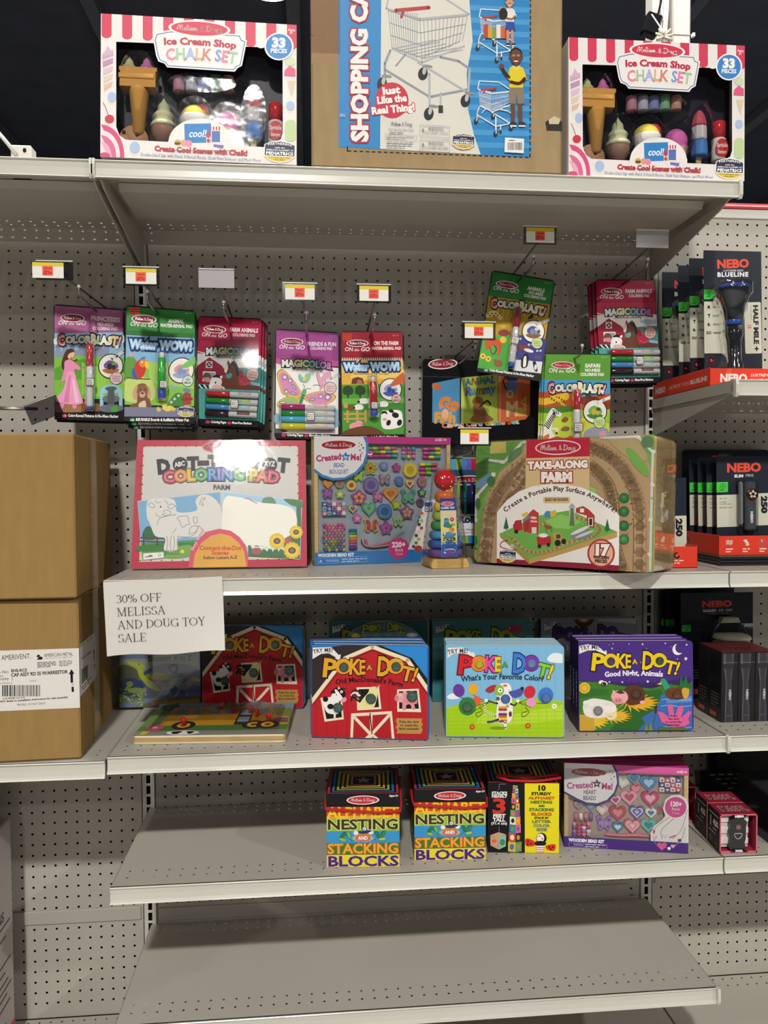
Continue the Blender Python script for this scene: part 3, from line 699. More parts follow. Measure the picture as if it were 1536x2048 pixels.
    f = MB(); f.box((-W/2+.001, -.0012, .44*.47), (-W/2+.054, -.0009, .315), '#fff', 'film', .0001); f.box((-W/2-.0006, -.001, .2), (-W/2-.0003, .05, .315), '#fff', 'film', .0001); f.build('packing_tape', t)
cart_carton()
# metal display bracket on the left top shelf
t = thing('display_bracket', 'white perforated metal bracket with a slanting rod on the left top shelf', 'bracket', (-.155, -.30, zA))
mb = MB(); mb.box((-.022, 0, 0), (.016, .03, .062), '#dcdad4', 'rail', .002)
for x, z in ((.004, .052), (.004, .030), (-.014, .030)): mb.prism([(x+.0035*math.cos(R(i*45)), z+.0045*math.sin(R(i*45))) for i in range(8)], -.0004, .002, '#1a1a1c', 'dark')
mb.build('perforated_box', t)
mb = MB(); mb.tube([(-.010, -.004, .043), (-.03, -.008, .068), (-.10, -.02, .150)], .0036, '#d6d5d2', 'rail'); mb.build('rod', t)
# power adapter on the column
t = thing('power_adapter', 'black power adapter tied to a white cable in front of the pale column', 'adapter', (1.648, .965, 2.885))
mb = MB(); M = Matrix.Rotation(R(18), 4, 'Y'); mb.box((-.038, -.02, -.05), (.02, .02, .03), '#1b1c20', 'gloss', .006, M); mb.box((-.006, -.022, -.05), (.0, -.02, .03), '#e4e2dc', 'matte', .001, M @ Matrix.Rotation(R(-55), 4, 'Y')); mb.build('housing', t)
mb = MB(); mb.tube([(.03, 0, .28), (.024, 0, .08), (.012, 0, .03)], .004, '#222', 'gloss'); mb.tube([(.042, 0, .28), (.04, -.01, .05), (.036, 0, -.06), (.04, 0, -.3)], .011, '#e6e3dc', 'matte'); mb.build('cable', t)
mb = MB()
for a in range(7): mb.tube([(.03, -.012, -.05), (.03+.035*math.cos(R(a*40-30)), -.02, -.05+.03*math.sin(R(a*40-30)))], .004, '#e9dfc8', 'matte')
mb.build('cable_tie', t)
# ------------------------------------------------------------------ hooks and hanging pads
def plate(mb, outer, hole, y0, y1, col, m='print'):
    L = [outer] + ([hole] if hole else []); T = tessellate_polygon([[Vector((u, v, 0)) for u, v in l] for l in L])
    P = [p for l in L for p in l]
    for y in (y0, y1): mb.add([(u, y, v) for u, v in P], [list(t) for t in T], col, m)
    for l in L:
        n = len(l); mb.add([(u, y0, v) for u, v in l] + [(u, y1, v) for u, v in l], [[i, (i+1) % n, (i+1) % n+n, i+n] for i in range(n)], col, m)
def rrect(x0, z0, x1, z1, r, n=4):
    return [(cx + r*math.cos(R(a + i*90/n)), cz + r*math.sin(R(a + i*90/n))) for cx, cz, a in ((x1-r, z1-r, 0), (x0+r, z1-r, 90), (x0+r, z0+r, 180), (x1-r, z0+r, 270)) for i in range(n+1)]
def hook(X, z, tz=None, tx=0, price=True, label='', ztilt=0, L=.235, seed=0):
    t = thing('peg_hook', label, 'hook', (X, 0, z), group='wire hooks on the pegboard')
    mb = MB(); mb.box((-.024, -.006, -.004), (.024, -.0035, .03), '#77767a', 'steel', .001)
    for s_ in (-1, 1): mb.tube([(s_*.0127, -.004, .022), (s_*.0127, -.0004, .022), (s_*.0127, -.0004, .028)], .002, '#999')
    mb.build('back_plate', t)
    mb = MB(); mb.tube([(0, -.005, 0), (0, -L+.02, .002), (0, -L, .006), (0, -L-.004, .014), (0, -L-.004, .02)], .0026, '#9a979c'); mb.ball((0, -L-.004, .022), .0042, '#c9c6c4', 'gloss', 8); mb.build('prong', t)
    if tz is None: return t
    h = tz - z
    mb = MB(); mb.tube([(0, -.006, .024), (0, -.02, .026), (tx*.5, -.262, h-.012), (tx*.5, -.266, h)], .0022, '#8d8a90'); mb.build('label_arm', t)
    mb = MB(); mb.box((tx-.035, -.2715, h-.019), (tx+.035, -.2705, h+.019), '#aeaaad', 'smoke' if price else 'gloss', .0002)  # empty holders: plastic's reflection put in as opaque light grey
    mb.box((tx-.035, -.2735, h+.0165), (tx+.035, -.2705, h+.019), '#cfcdd2', 'gloss', .0004); mb.build('label_holder', t)
    if price:
        px_ = tx - (.012 if seed % 3 == 1 else 0)
        m = MB(); m.box((px_-.0295, -.2728, h-.0155), (px_+.0295, -.272, h+.0145), '#e9e6df', 'print', .0002)
        A = Art(m, ((0, 0), (100, 0), (100, 52), (0, 52)), .059, .030, M=Matrix.Translation((px_, -.2728, h-.0155)))
        A.r('#dcc83a', 0, 0, 100, 13); A.r('#ee5d4e', 32, 12, 66, 44); A.t('$%d.99' % (4 + seed), 36, 40, 8, '#8f2a20', 26, .02); A.fine(38, 18, 62, 6, '#b03a2e', 0, 2, seed=seed); m.build('price_label', t)
    return t
hk = 'wire peg hook with a yellow-topped price label '
hook(-.073, 1.587, 1.632, -.036, label=hk+'above the princess colouring pad', seed=1)
hook(.060, 1.580, 1.624, -.004, label=hk+'above the green animal water pad', seed=2)
hook(.212, 1.562, 1.623, -.010, False, 'wire peg hook with an empty label holder above the glare-lit farm animals pad', seed=3)
hook(.379, 1.543, 1.599, -.012, label=hk+'above the butterfly colouring pad', seed=5)
hook(.520, 1.541, 1.599, -.004, label=hk+'above the red farm water pad', seed=6)
hook(.856, 1.668, 1.724, .004, label=hk+'above the tilted jungle animals pad', seed=2)
hook(1.104, 1.668, 1.723, -.004, False, 'wire peg hook with an empty label holder above the right farm animals pad')
hook(.732, 1.490, 1.527, 0, label=hk+'left of the tilted jungle animals pad', seed=8)
hook(.727, 1.277, 1.310, -.004, label=hk+'above the felt pen roll', seed=9)
hook(.974, 1.489, None, 0, False, 'bare wire prong hook holding the light green safari pad', L=.2)
# a hook turned sideways above the cartons
t = thing('peg_hook', 'wire hook swung sideways with a cracked grey label holder above the cartons', 'hook', (-.2, 0, 1.372), group='wire hooks on the pegboard')
mb = MB()
for dz in (0, .006): mb.tube([(-.35, -.02, .012+dz), (-.12, -.12, .004+dz*.6), (.015, -.155, dz*.3)], .0024, '#8d8d88')
mb.build('prong', t)
mb = MB(); M = Matrix.Translation((.03, -.16, 0)) @ Matrix.Rotation(R(-22), 4, 'Y'); mb.box((-.036, -.001, -.022), (.034, 0, .022), '#fff', 'smoke', .0003, M); mb.tube([(-.036, -.001, .02), (.034, -.001, .02)], .0012, '#c9c7cc', 'gloss', 6, M); mb.build('label_holder', t)

def blast(A, x, y, w, h, rot):
    J = [(-6, 0, 1.25), (4, 0, .8), (-4, 0, .85), (5, 0, .85), (-3, 0, .9), (-4, 0, 1.3), (3, 0, .95), (-3, 0, 1.05), (5, 0, 1), (2, 0, 1.1), (10, 0, 1.1)]
    A.t('COLORBLAST!', x, y, h, '#f3ead8', w, .07, rot, '#15131a', .1, ['#f0b6b0', '#e6e0dc', '#d9d4e0', '#c9d4c0', '#e6dccc', '#f0e7c4', '#dfe6c0', '#eef0e0', '#efe6cc', '#e9cf9c', '#e2a0b8'], 8, jit=J)
    A.t('C', x, y, h*1.25, '#cf4a52', w*.085, .02, rot-6)
def magic(A, x, y, w, h, rot):
    A.t('MAGICOLOR', x, y, h, '#fff', w, .06, rot, '#1c1a1c', .1, ['#eee', '#e6e6d6', '#efe7c0', '#e9e6b0', '#bfdcae', '#7fb0a0', '#8a9cd0', '#a98ac0', '#b86aa6'], 8)
def wow(A, x, y, w, h, rot):
    A.t('Water WOW!', x, y, h, '#8fc1ea', w, .1, rot, '#1b2a5e', .14); A.t('Water WOW!', x, y-h*.06, h*.95, '#cfe6f6', w, .03, rot)
def onthego(A, x, y, w, rot): A.t('ON', x, y, w*.155, '#eee3ea', w*.33, .02, rot, sh=.2); A.t('the', x+w*.38, y+w*.38*math.sin(R(rot)), w*.1, '#eee3ea', w*.2, .01, rot, sh=.2); A.t('GO', x+w*.64, y+w*.64*math.sin(R(rot)), w*.155, '#eee3ea', w*.36, .02, rot, sh=.2)
def lens(A, cx, cy, r, kind=0):
    A.e('#1c1a1c', cx, cy, r*1.06); A.e('#efe9e2', cx, cy, r*.98)
    c = (('#b66a3c', '#6b5aa0', '#2c2a2c', '#7aa04a'), ('#9aa6d0', '#d89a9a', '#7a9cc4', '#cfd6e4'), ('#8a5a3a', '#47528c', '#7d8aa8', '#d8d2c8'), ('#3f8a3c', '#7ab04a', '#c9b24a', '#2f5a2c'), ('#4a62b0', '#8fa0d6', '#3a4a90', '#cfd6ea'))[kind]
    A.p(c[0], [cx-r*.7, cy+r*.3, cx, cy+r*.15, cx+r*.7, cy+r*.3, cx+r*.3, cy+r*.6, cx-r*.3, cy+r*.6], 1); A.p(c[1], [cx-r*.55, cy-r*.2, cx-r*.1, cy-r*.5, cx+r*.5, cy-r*.25, cx+r*.6, cy+r*.15, cx, cy+r*.2, cx-r*.5, cy+r*.15], 1)
    A.e(c[2], cx-r*.1, cy+r*.02, r*.2, r*.28); A.e(c[3], cx+r*.3, cy-r*.2, r*.2, r*.15); A.e(c[2], cx+r*.25, cy+r*.1, r*.16, r*.2)
def blob(A, cx, cy, r, c, lines=('Scenes', 'REVEAL in', 'COLOR!')):
    A.e('#1c1a1c', cx, cy, r*1.08); A.e(c, cx, cy, r)
    for i, s_ in enumerate(lines): A.t(s_, cx, cy + r*(-.22 + .4*i), r*.26, '#3a2a30', r*1.3, .01, 4, al='c', res=1)
def foot(A, q, tx, x, y, w, rot, col='#d24a7c', n='24'):
    A.p('#131214', q); A.e(col, x-22, y-6, 17, 12); A.t(n, x-22, y-1, 9, '#f3e6ea', 18, .03, rot, al='c', res=1); A.t(tx, x, y, 17, '#efe9e6', w, .05, rot, res=1)
PADS = {}
def pad(key, label, x, y, z, yaw, tilt, roll, W, H, corners, art, n=1, group='hanging colouring pads', dy=.007):
    t = thing('colouring_pad', label, 'colouring pad', (x, y, z), group=group); pose(t, tilt, yaw, roll)
    mb = MB(); sx = -.008; plate(mb, rrect(-W/2, 0, W/2, H, .008), rrect(sx-.014, H-.021, sx+.014, H-.008, .003), 0, .0025, '#17161a')
    mb.box((-W/2+.003, .0026, .006), (W/2-.003, .006, H*.78), '#e6e2da', 'paper', .0006)
    A = Art(mb, corners, W, H); art(A); mb.build('cover_card', t)
    PADS[key] = (t, A, W, H)
    return t, A
def behind(key, k, label, dx=.004, dz=-.004, dy=.008):
    t = PADS[key][0]; o = t.copy(); C.objects.link(o); M = t.matrix_basis
    o.location = t.matrix_basis @ Vector((dx*k, dy*k, dz*k)); o['label'] = label
    for ch in [c for c in t.children if c.name.startswith('cover_card')]:
        c = ch.copy(); C.objects.link(c); c.parent = o
def pen_up(t, A, x0, y0, x1, y1, r, bands, kind='marker', tip=None, tw=.6):
    """slim pen lying on the card from (x0,y0) down to (x1,y1); bands: (fraction, colour)"""
    a = Vector((*pix(A, x0, y0), 0)); b = Vector((*pix(A, x1, y1), 0)); a3 = Vector((a.x, -r*1.02, a.y)); b3 = Vector((b.x, -r*1.02, b.y))
    f0 = 0; m = None
    for i, (f1, c, rr) in enumerate(bands):
        p, q = a3.lerp(b3, f0), a3.lerp(b3, f1); m = MB(); rr *= r; d = q - p
        m.tube([p, p + d*.04, q - d*.04, q], [rr*.86, rr, rr, rr*.86], c, 'gloss', 12)
        if i == 0: first = m.build(kind, t)
        else: m.build(('barrel', 'end_plug', 'tip')[min(i-1, 2)], first)
        f0 = f1
    return first
def pen_blister(t, A, x0, y0, x1, y1, r):
    a = pix(A, x0, y0); b = pix(A, x1, y1); m = MB()
    d = (Vector((b[0], 0, b[1])) - Vector((a[0], 0, a[1]))); L = d.length; d /= L; s_ = Vector((d.z, 0, -d.x))
    V = []; n = 8
    P0 = Vector((a[0], 0, a[1]))
    for k, tt in enumerate((-.02, .02, .06, .94, .98, 1.02)):
        hh = (0.05, .8, 1, 1, .8, .05)[k]
        for i in range(n+1):
            g = math.pi*i/n; V.append(P0 + d*(tt*L) + s_*(math.cos(g)*r*1.25*(.85 if k in (0, 5) else 1)) + Vector((0, -1, 0))*(math.sin(g)*r*2.35*hh + .0004))
    m.add(V, [[k*(n+1)+i, k*(n+1)+i+1, (k+1)*(n+1)+i+1, (k+1)*(n+1)+i] for k in range(5) for i in range(n)], '#fff', 'blister', None, True); m.build('blister', t)
def sticker(t, A, x, y, w, h, r, lines=('Built-In', 'Marker', 'Storage!'), rot=0):
    u, v = pix(A, x, y); m = MB(); Bm = Matrix.Translation((u, -r, v)) @ Matrix.Rotation(R(rot), 4, 'Y'); k = A.W/450
    plate(m, rrect(-w*k/2, -h*k/2, w*k/2, h*k/2, min(w, h)*k*.3), None, -.0004, 0, '#e7e4de'); m.v = [tuple(Bm @ Vector(p)) for p in m.v]
    B = Art(m, ((0, 0), (100, 0), (100, 100), (0, 100)), w*k, h*k, M=Bm @ Matrix.Translation((0, -.0005, -h*k/2)))
    B.l('#222', 7, [14, 4, 86, 4, 96, 14, 96, 86, 86, 96, 14, 96, 4, 86, 4, 14], closed=1)
    for i, s_ in enumerate(lines): B.t(s_, 50, 38 + i*22, 14, '#3a3438', 70, .02, al='c', res=1)
    m.build('sticker', t)
def four(t, A, rows, xa, xc, xb, r, slope):
    """four fat markers lying across the card"""
    for y, c, bar, tone in rows:
        p = [Vector((pix(A, x, y + slope*(x-xa))[0], -r*1.02, pix(A, x, y + slope*(x-xa))[1])) for x in (xa, xc, xb)]
        m = MB(); d = p[1]-p[0]; m.tube([p[0], p[0]+d*.06, p[1]-d*.02, p[1]], [r*.6, r*.98, r, r*.92], c, 'gloss', 12); mk = m.build('marker', t)
        m = MB(); d = p[2]-p[1]; m.tube([p[1], p[1]+d*.02, p[2]-d*.03, p[2]], [r*.9, r*.94, r*.94, r*.82], '#d9d6d4', 'gloss', 12)
        m.tube([p[1]+d*.3 + Vector((0, -r*.35, r*.25)), p[1]+d*.75 + Vector((0, -r*.35, r*.25))], r*.68, tone, 'gloss', 8); m.build('barrel', mk)
    y0 = rows[0][0]; y1 = rows[-1][0]
    q = [pix(A, xa-14, y0-24), pix(A, xb+14, y1 + slope*(xb-xa)+24)]; m = MB(); x0, z1 = q[0]; x1, z0 = q[1]
    b = .003; d = -r*2.1
    m.add([(x0, -.0006, z0), (x1, -.0006, z0), (x1, -.0006, z1), (x0, -.0006, z1), (x0+b, d, z0+b), (x1-b, d, z0+b), (x1-b, d, z1-b), (x0+b, d, z1-b)], [[4, 5, 6, 7], [0, 1, 5, 4], [1, 2, 6, 5], [2, 3, 7, 6], [3, 0, 4, 7]], '#fff', 'blister'); m.build('blister', t)

def a_princess(A):
    A.p('#a8608f', [150, 345, 590, 393, 592, 535, 152, 528]); logo(A, 268, 432, 74, 24, 4, '#8e1f3c'); onthego(A, 172, 472, 182, 3)
    A.t('PRINCESSES', 385, 450, 28, '#eadbe6', 188, .04, 6); A.t('NO-MESS', 425, 486, 20, '#eadbe6', 108, .04, 5); A.t('COLORING PAD', 397, 512, 20, '#eadbe6', 160, .04, 4); A.t('Ages 5+', 525, 402, 9, '#d9b8d0', 48, 0, 6, res=1)
    A.p('#93bddb', [152, 528, 592, 535, 600, 700, 152, 690]); A.p('#d9e2ea', [160, 560, 300, 540, 420, 575, 590, 555, 592, 600, 160, 600], 1)
    for x in (160, 205, 250, 310, 430, 470): A.p('#8b93ad', [x, 620, x+34, 620, x+34, 700, x, 700]); A.p('#6f7796', [x-4, 622, x+17, 585, x+38, 622])
    A.p('#8b93ad', [155, 645, 500, 640, 500, 720, 155, 720])
    A.p('#79c03c', [152, 690, 330, 680, 600, 700, 602, 960, 158, 955]); A.p('#5aa02e', [155, 760, 350, 700, 470, 760, 600, 740, 600, 820, 158, 830], 1); A.p('#95d04e', [330, 720, 602, 800, 602, 960, 330, 930])
    A.p('#8f5a34', [160, 950, 420, 985, 600, 1035, 160, 1040], 0); A.p('#a97a4a', [160, 985, 330, 1000, 330, 1040, 160, 1040])
    for i in range(12): A.flower('#d86a8c', 170+(i*97) % 170, 745+(i*53) % 180, 6)
    # girl in a pink gown
    A.p('#4a2a1c', [232, 640, 268, 632, 282, 655, 262, 690, 242, 700, 240, 750, 212, 765, 200, 730, 212, 680], 1); A.e('#ecb78e', 258, 670, 25, 27); A.p('#4a2a1c', [228, 660, 245, 640, 285, 650, 270, 655, 245, 668, 236, 700, 222, 690], 1)
    A.e('#d43a5a', 262, 692, 6, 4); A.l('#ecb78e', 13, [255, 705, 285, 712, 300, 702], 1); A.p('#e88fb8', [222, 712, 262, 706, 285, 722, 320, 755, 318, 772, 285, 765, 280, 800, 235, 800, 228, 832, 200, 840, 218, 765], 1)
    A.p('#f0a4c8', [240, 788, 285, 790, 300, 850, 325, 930, 336, 985, 250, 990, 165, 960, 215, 890], 1); A.p('#e283b0', [250, 800, 262, 800, 250, 980, 215, 975]); A.p('#f6c6dd', [270, 830, 282, 830, 318, 975, 290, 980])
    A.e('#e58fb6', 205, 998, 16, 24, 20); A.e('#e58fb6', 287, 1003, 15, 18)
    # fountain
    A.e('#9fd0e4', 517, 925, 72, 58, 0, 24, 180, 360); A.p('#9fd0e4', [446, 920, 468, 915, 470, 1010, 448, 1010]); A.p('#9fd0e4', [565, 915, 590, 920, 590, 1010, 568, 1010]); A.e('#6f7880', 517, 960, 55, 26); A.r('#59626a', 497, 890, 538, 1010); A.e('#59626a', 517, 895, 38, 14); A.e('#6f7880', 517, 1020, 80, 26); A.e('#5ab03c', 540, 1025, 24, 18)
    blast(A, 180, 600, 390, 50, 3); A.star('#f0e6ee', 552, 630, 18, .45, 8)
    lens(A, 515, 752, 76, 0); A.l('#dcd9d6', 22, [520, 708, 555, 690, 600, 655]); blob(A, 550, 830, 38, '#e9c4c8')
    foot(A, [160, 1040, 604, 1060, 606, 1110, 160, 1090], 'Color-Reveal Pictures & No-Mess Marker', 245, 1068, 318, 2.2)
t, A = pad('pr', 'princess colouring pad with a mauve header, leftmost of the hanging pads', -.086, -.124, 1.351, 14, 2.4, .4, .142, .246, ((143, 335), (597, 385), (605, 1105), (160, 1085)), a_princess)
pen_up(t, A, 382, 612, 384, 1032, .0085, [(.34, '#bf3a44', 1), (.95, '#dedcdc', .96), (1, '#2f55b4', .8)]); pen_blister(t, A, 382, 612, 384, 1032, .0092); sticker(t, A, 386, 858, 54, 52, .0205)
behind('pr', 1, 'princess colouring pad hanging directly behind the front princess pad')

def a_animalwow(A):
    A.p('#3a8a3f', [612, 372, 1036, 415, 1042, 578, 612, 545]); logo(A, 720, 453, 74, 24, 5, '#8e1f3c'); onthego(A, 632, 492, 174, 5); A.r('#e2533a', 632, 378, 692, 422); A.fine(636, 386, 686, 9, '#b02e20', 0, 3)
    A.t('ANIMAL', 872, 480, 24, '#eef0e6', 98, .03, 3); A.t('WATER-REVEAL PAD', 822, 503, 19, '#eef0e6', 204, .04, 4); A.t('Ages 3+', 975, 425, 9, '#cfe0c8', 44, 0, 5, res=1)
    A.p('#86b6d8', [612, 548, 1042, 580, 1046, 760, 612, 740])
    for k in range(26): A.e('#1f5a2a', 620+k*16.2, 535+k*1.15, 5, 16, 20, 10); A.e('#3a8a3f', 621+k*16.2, 537+k*1.15, 2, 9, 20, 8)
    A.p('#8abf4c', [612, 735, 1046, 755, 1050, 1010, 612, 985]); A.p('#5d9a3c', [612, 700, 660, 690, 690, 740, 690, 810, 612, 820], 1); A.p('#a5cf62', [760, 720, 1046, 740, 1046, 900, 760, 850]); A.p('#c2d47a', [615, 830, 770, 830, 790, 960, 615, 960], 1)
    for p in ((650, 675, 18), (920, 885, 22)): A.p('#e8a09a' if p[0] < 700 else '#7ab0d8', [p[0], p[1], p[0]-p[2], p[1]-p[2], p[0]-p[2]*.9, p[1]+4, p[0]-8, p[1]+p[2]*.8, p[0]+4, p[1]+4, p[0]+p[2], p[1]+8, p[0]+p[2], p[1]-p[2]*.5])
    # parrot
    A.p('#2f5fb8', [655, 770, 680, 745, 700, 790, 690, 830, 660, 815], 1); A.p('#c8382c', [668, 740, 705, 705, 740, 730, 735, 790, 705, 825, 680, 800], 1); A.e('#e2882c', 722, 728, 26, 26); A.p('#f0c83a', [735, 715, 760, 735, 752, 765, 735, 750], 1); A.p('#3a78c0', [700, 705, 715, 690, 735, 688, 730, 705]); A.e('#fff', 715, 722, 5); A.l('#7a5230', 8, [625, 815, 680, 825, 765, 830], 1)
    # dog
    A.p('#7a5038', [680, 880, 720, 855, 755, 880, 770, 960, 780, 1010, 740, 1045, 670, 1040, 640, 1020, 655, 985, 690, 970], 1); A.p('#c8a078', [672, 880, 690, 865, 690, 945, 672, 955, 660, 920], 1); A.p('#c8a078', [745, 870, 770, 890, 775, 945, 755, 945], 1); A.e('#8c5e44', 722, 905, 36, 42); A.e('#caa588', 722, 925, 18, 20); A.e('#2a1a14', 722, 917, 8, 6); A.e('#1c1412', 708, 895, 4, 5); A.e('#1c1412', 738, 895, 4, 5); A.p('#d8c4a8', [700, 985, 740, 965, 745, 1020, 715, 1030], 1)
    # duckling, hydrant, bird, bush
    A.p('#7b7f96', [612, 1000, 1050, 1020, 1052, 1080, 612, 1060]); A.p('#e2cf6a', [865, 1010, 900, 1000, 915, 1020, 895, 1036, 870, 1034, 850, 1018], 1); A.e('#e2cf6a', 862, 1000, 15); 
    for x in (828, 920): A.e('#d8c25a', x, 1025, 14, 11); A.e('#d8c25a', x-6, 1014, 8)
    A.p('#3f8a3c', [885, 985, 930, 925, 975, 935, 985, 1005, 890, 1000], 1); A.p('#a0473a', [978, 930, 1000, 918, 1028, 930, 1032, 1000, 975, 1000], 0); A.r('#8a3a30', 968, 955, 1040, 972); A.e('#6a86b8', 1000, 908, 24, 13, 10)
    for x, y in ((925, 960), (950, 940), (905, 980)): A.flower('#e8c4d4', x, y, 9)
    wow(A, 635, 632, 390, 52, 4); A.t('Color with Water, Let Dry, Color Again!', 700, 655, 13, '#23305a', 255, .01, 4.5, res=1)
    lens(A, 963, 782, 78, 1); A.p('#7ec26a', [960, 760, 1005, 720, 1048, 700, 1050, 740, 1000, 765], 1); A.e('#1c1a1c', 1006, 850, 36); A.e('#cfe0d2', 1006, 850, 33); A.t('NO', 1006, 848, 15, '#3a4a44', 26, .02, 4, al='c'); A.t('MESS!', 1006, 868, 13, '#3a4a44', 44, .02, 4, al='c')
    badge(A, 950, 1010, 1048, 1076, 4); foot(A, [612, 1062, 1054, 1080, 1056, 1122, 614, 1088], 'REUSABLE Boards & Refillable Water Pen', 685, 1090, 335, 2.6, '#4aa86a', '4')
t, A = pad('aw', 'animal water-reveal pad with a green header, second hanging pad from the left', .066, -.150, 1.345, 12, 6, 1.4, .146, .251, ((603, 362), (1043, 408), (1060, 1125), (612, 1090)), a_animalwow)
pen_up(t, A, 838, 672, 842, 965, .0085, [(.12, '#e4e6e6', .6), (.78, '#2fae3c', 1), (1, '#2a46b0', .95)], 'water_pen'); pen_blister(t, A, 836, 665, 843, 968, .0105); sticker(t, A, 850, 878, 48, 50, .021, ('Built-In', 'Water Pen', 'Storage!'))
behind('aw', 1, 'animal water-reveal pad hanging directly behind the front green one', .004, -.006, .009); behind('aw', 2, 'animal water-reveal pad at the back of the green stack', .004, -.006, .009)

def a_farm(A):
    A.p('#a81740', [983, 445, 1412, 445, 1425, 625, 985, 625]); logo(A, 1096, 522, 74, 23, 1, '#8e1533'); onthego(A, 1005, 572, 178, 1)
    A.t('FARM ANIMALS', 1198, 533, 26, '#efdfe2', 198, .04, 0); A.t('COLORING PAD', 1222, 562, 19, '#efdfe2', 156, .04, 0); A.t('Ages 3+', 1345, 468, 9, '#e0a8b4', 46, 0, 0, res=1)
    A.p('#b82448', [985, 600, 1425, 600, 1428, 690, 983, 690]); A.p('#ece6e2', [980, 690, 1200, 684, 1430, 688, 1440, 800, 980, 780]); A.l('#ece6e2', 6, [983, 676, 1060, 690])
    A.p('#a8bfd6', [1300, 735, 1345, 722, 1400, 730, 1435, 745, 1400, 755, 1330, 752], 1); A.p('#3f8a84', [980, 790, 1440, 770, 1456, 1150, 990, 1150])
    A.p('#9c1c38', [985, 775, 1070, 712, 1160, 765, 1190, 800, 1190, 900, 985, 900]); A.l('#f0e6e2', 7, [985, 772, 1070, 708, 1165, 765, 1195, 805]); 
    for k in range(14): A.l('#7c142c', 2, [992+k*14, 790, 992+k*14, 900])
    A.r('#f0e6e2', 1048, 740, 1094, 786); A.r('#2a1c20', 1053, 745, 1089, 781); A.l('#f0e6e2', 4, [1053, 745, 1089, 781]); A.l('#f0e6e2', 4, [1089, 745, 1053, 781]); A.r('#e8dedc', 1030, 810, 1120, 880); A.r('#8a9cb0', 1040, 818, 1112, 880); A.e('#6a4a34', 1060, 850, 30, 30)
    # horse
    A.p('#6b3a28', [1180, 795, 1200, 760, 1235, 745, 1265, 770, 1285, 830, 1290, 930, 1165, 940, 1170, 880, 1215, 830, 1190, 815], 1); A.p('#1d1418', [1225, 745, 1250, 735, 1275, 770, 1290, 830, 1272, 830, 1255, 780], 1); A.p('#6b3a28', [1195, 760, 1200, 725, 1216, 748]); A.p('#6b3a28', [1236, 748, 1245, 722, 1254, 752]); A.p('#efe6e0', [1180, 800, 1198, 762, 1205, 780, 1195, 815], 1); A.e('#1c1214', 1215, 775, 5, 7); A.p('#57a39c', [1200, 830, 1230, 815, 1235, 840, 1210, 855], 1)
    # rooster
    A.p('#b8304c', [1285, 830, 1310, 790, 1322, 830, 1350, 815, 1372, 860, 1355, 900, 1320, 915, 1290, 890], 1); A.p('#8e1f38', [1285, 800, 1300, 790, 1318, 840, 1300, 850]); A.l('#d86a74', 4, [1300, 870, 1330, 890, 1360, 880], 1)
    A.p('#6a3c30', [1290, 905, 1440, 880, 1448, 940, 1290, 950]); A.p('#8ab4c8', [1370, 870, 1440, 880, 1440, 900, 1380, 892])
    # cow
    A.p('#f2ece8', [1085, 880, 1110, 840, 1150, 842, 1170, 880, 1165, 905, 1190, 920, 1185, 940, 1090, 945], 1); A.p('#1c1a1e', [1098, 850, 1120, 832, 1150, 836, 1160, 855, 1130, 850], 1); A.p('#d88a94', [1030, 860, 1075, 852, 1085, 880, 1060, 885], 1); A.p('#f2ece8', [1150, 845, 1170, 835, 1168, 855], 1); A.e('#fff', 1125, 885, 13, 15); A.e('#1c1a1e', 1124, 886, 6, 8); A.e('#e8b8b4', 1140, 922, 42, 20, 8); A.l('#5a2a30', 3, [1118, 930, 1150, 938, 1180, 922], 1)
    for k in range(5): A.l('#efe9e6' if k % 2 else '#141216', 9, [990+k*18, 905, 1010+k*16, 925, 1050+k*8, 938], 1)
    magic(A, 1045, 695, 345, 44, 0); A.t('Mess-Free Coloring', 1118, 714, 18, '#222', 200, .01, 0, res=1)
    A.l('#c9cdd0', 18, [1350, 775, 1390, 750, 1436, 725]); blob(A, 1382, 820, 43, '#d0a8a4', ('Colors', 'ONLY on', 'Paper'))
    A.p('#57a8a0', [985, 930, 1450, 930, 1456, 1150, 990, 1150]); foot(A, [990, 1148, 1458, 1148, 1462, 1195, 994, 1195], 'Coloring Pages', 1108, 1175, 112, 0, '#c0306c', ''); A.e('#c0306c', 1242, 1170, 15, 11); A.t('Mess-Free Markers', 1262, 1175, 16, '#efe9e6', 142, .05, 0, res=1)
FARMROWS = ((965, '#cc2a34', 0, '#e4b8c4'), (1016, '#2f8a34', 0, '#b8d878'), (1060, '#4f92c8', 0, '#b4dce0'), (1106, '#3a1f20', 0, '#8a6858'))
fc = ((975, 437), (1418, 437), (1462, 1195), (1000, 1195))
t, A = pad('fr', 'farm animals colouring pad with a crimson header, right of the safari pad', 1.117, -.124, 1.440, 1.6, 4.7, -1.7, .144, .242, fc, a_farm)
four(t, A, FARMROWS, 1068, 1238, 1440, .0068, .012); sticker(t, A, 1278, 1035, 56, 60, .0172)
behind('fr', 1, 'farm animals colouring pad hanging behind the right-hand crimson one', -.006, -.003); behind('fr', 2, 'farm animals colouring pad last of the right-hand crimson stack', -.006, -.003)
t2, A2 = pad('fl', 'farm animals colouring pad with bright glare, third hanging pad from the left', .204, -.108, 1.341, -4.3, -1.5, 2.3, .140, .238, fc, a_farm)
four(t2, A2, FARMROWS, 1068, 1238, 1440, .0068, .012); sticker(t2, A2, 1278, 1035, 56, 60, .0172)
f_ = MB(); f_.box((-.066, -.0022, 0), (.066, -.0019, .115), '#fff', 'clear', .0001); f_.build('glare_sheet', t2, (0, -.0205, .088), (R(-5.3), 0, R(5.2)))  # clear sheet added off the card, angled to mirror a lamp as glare
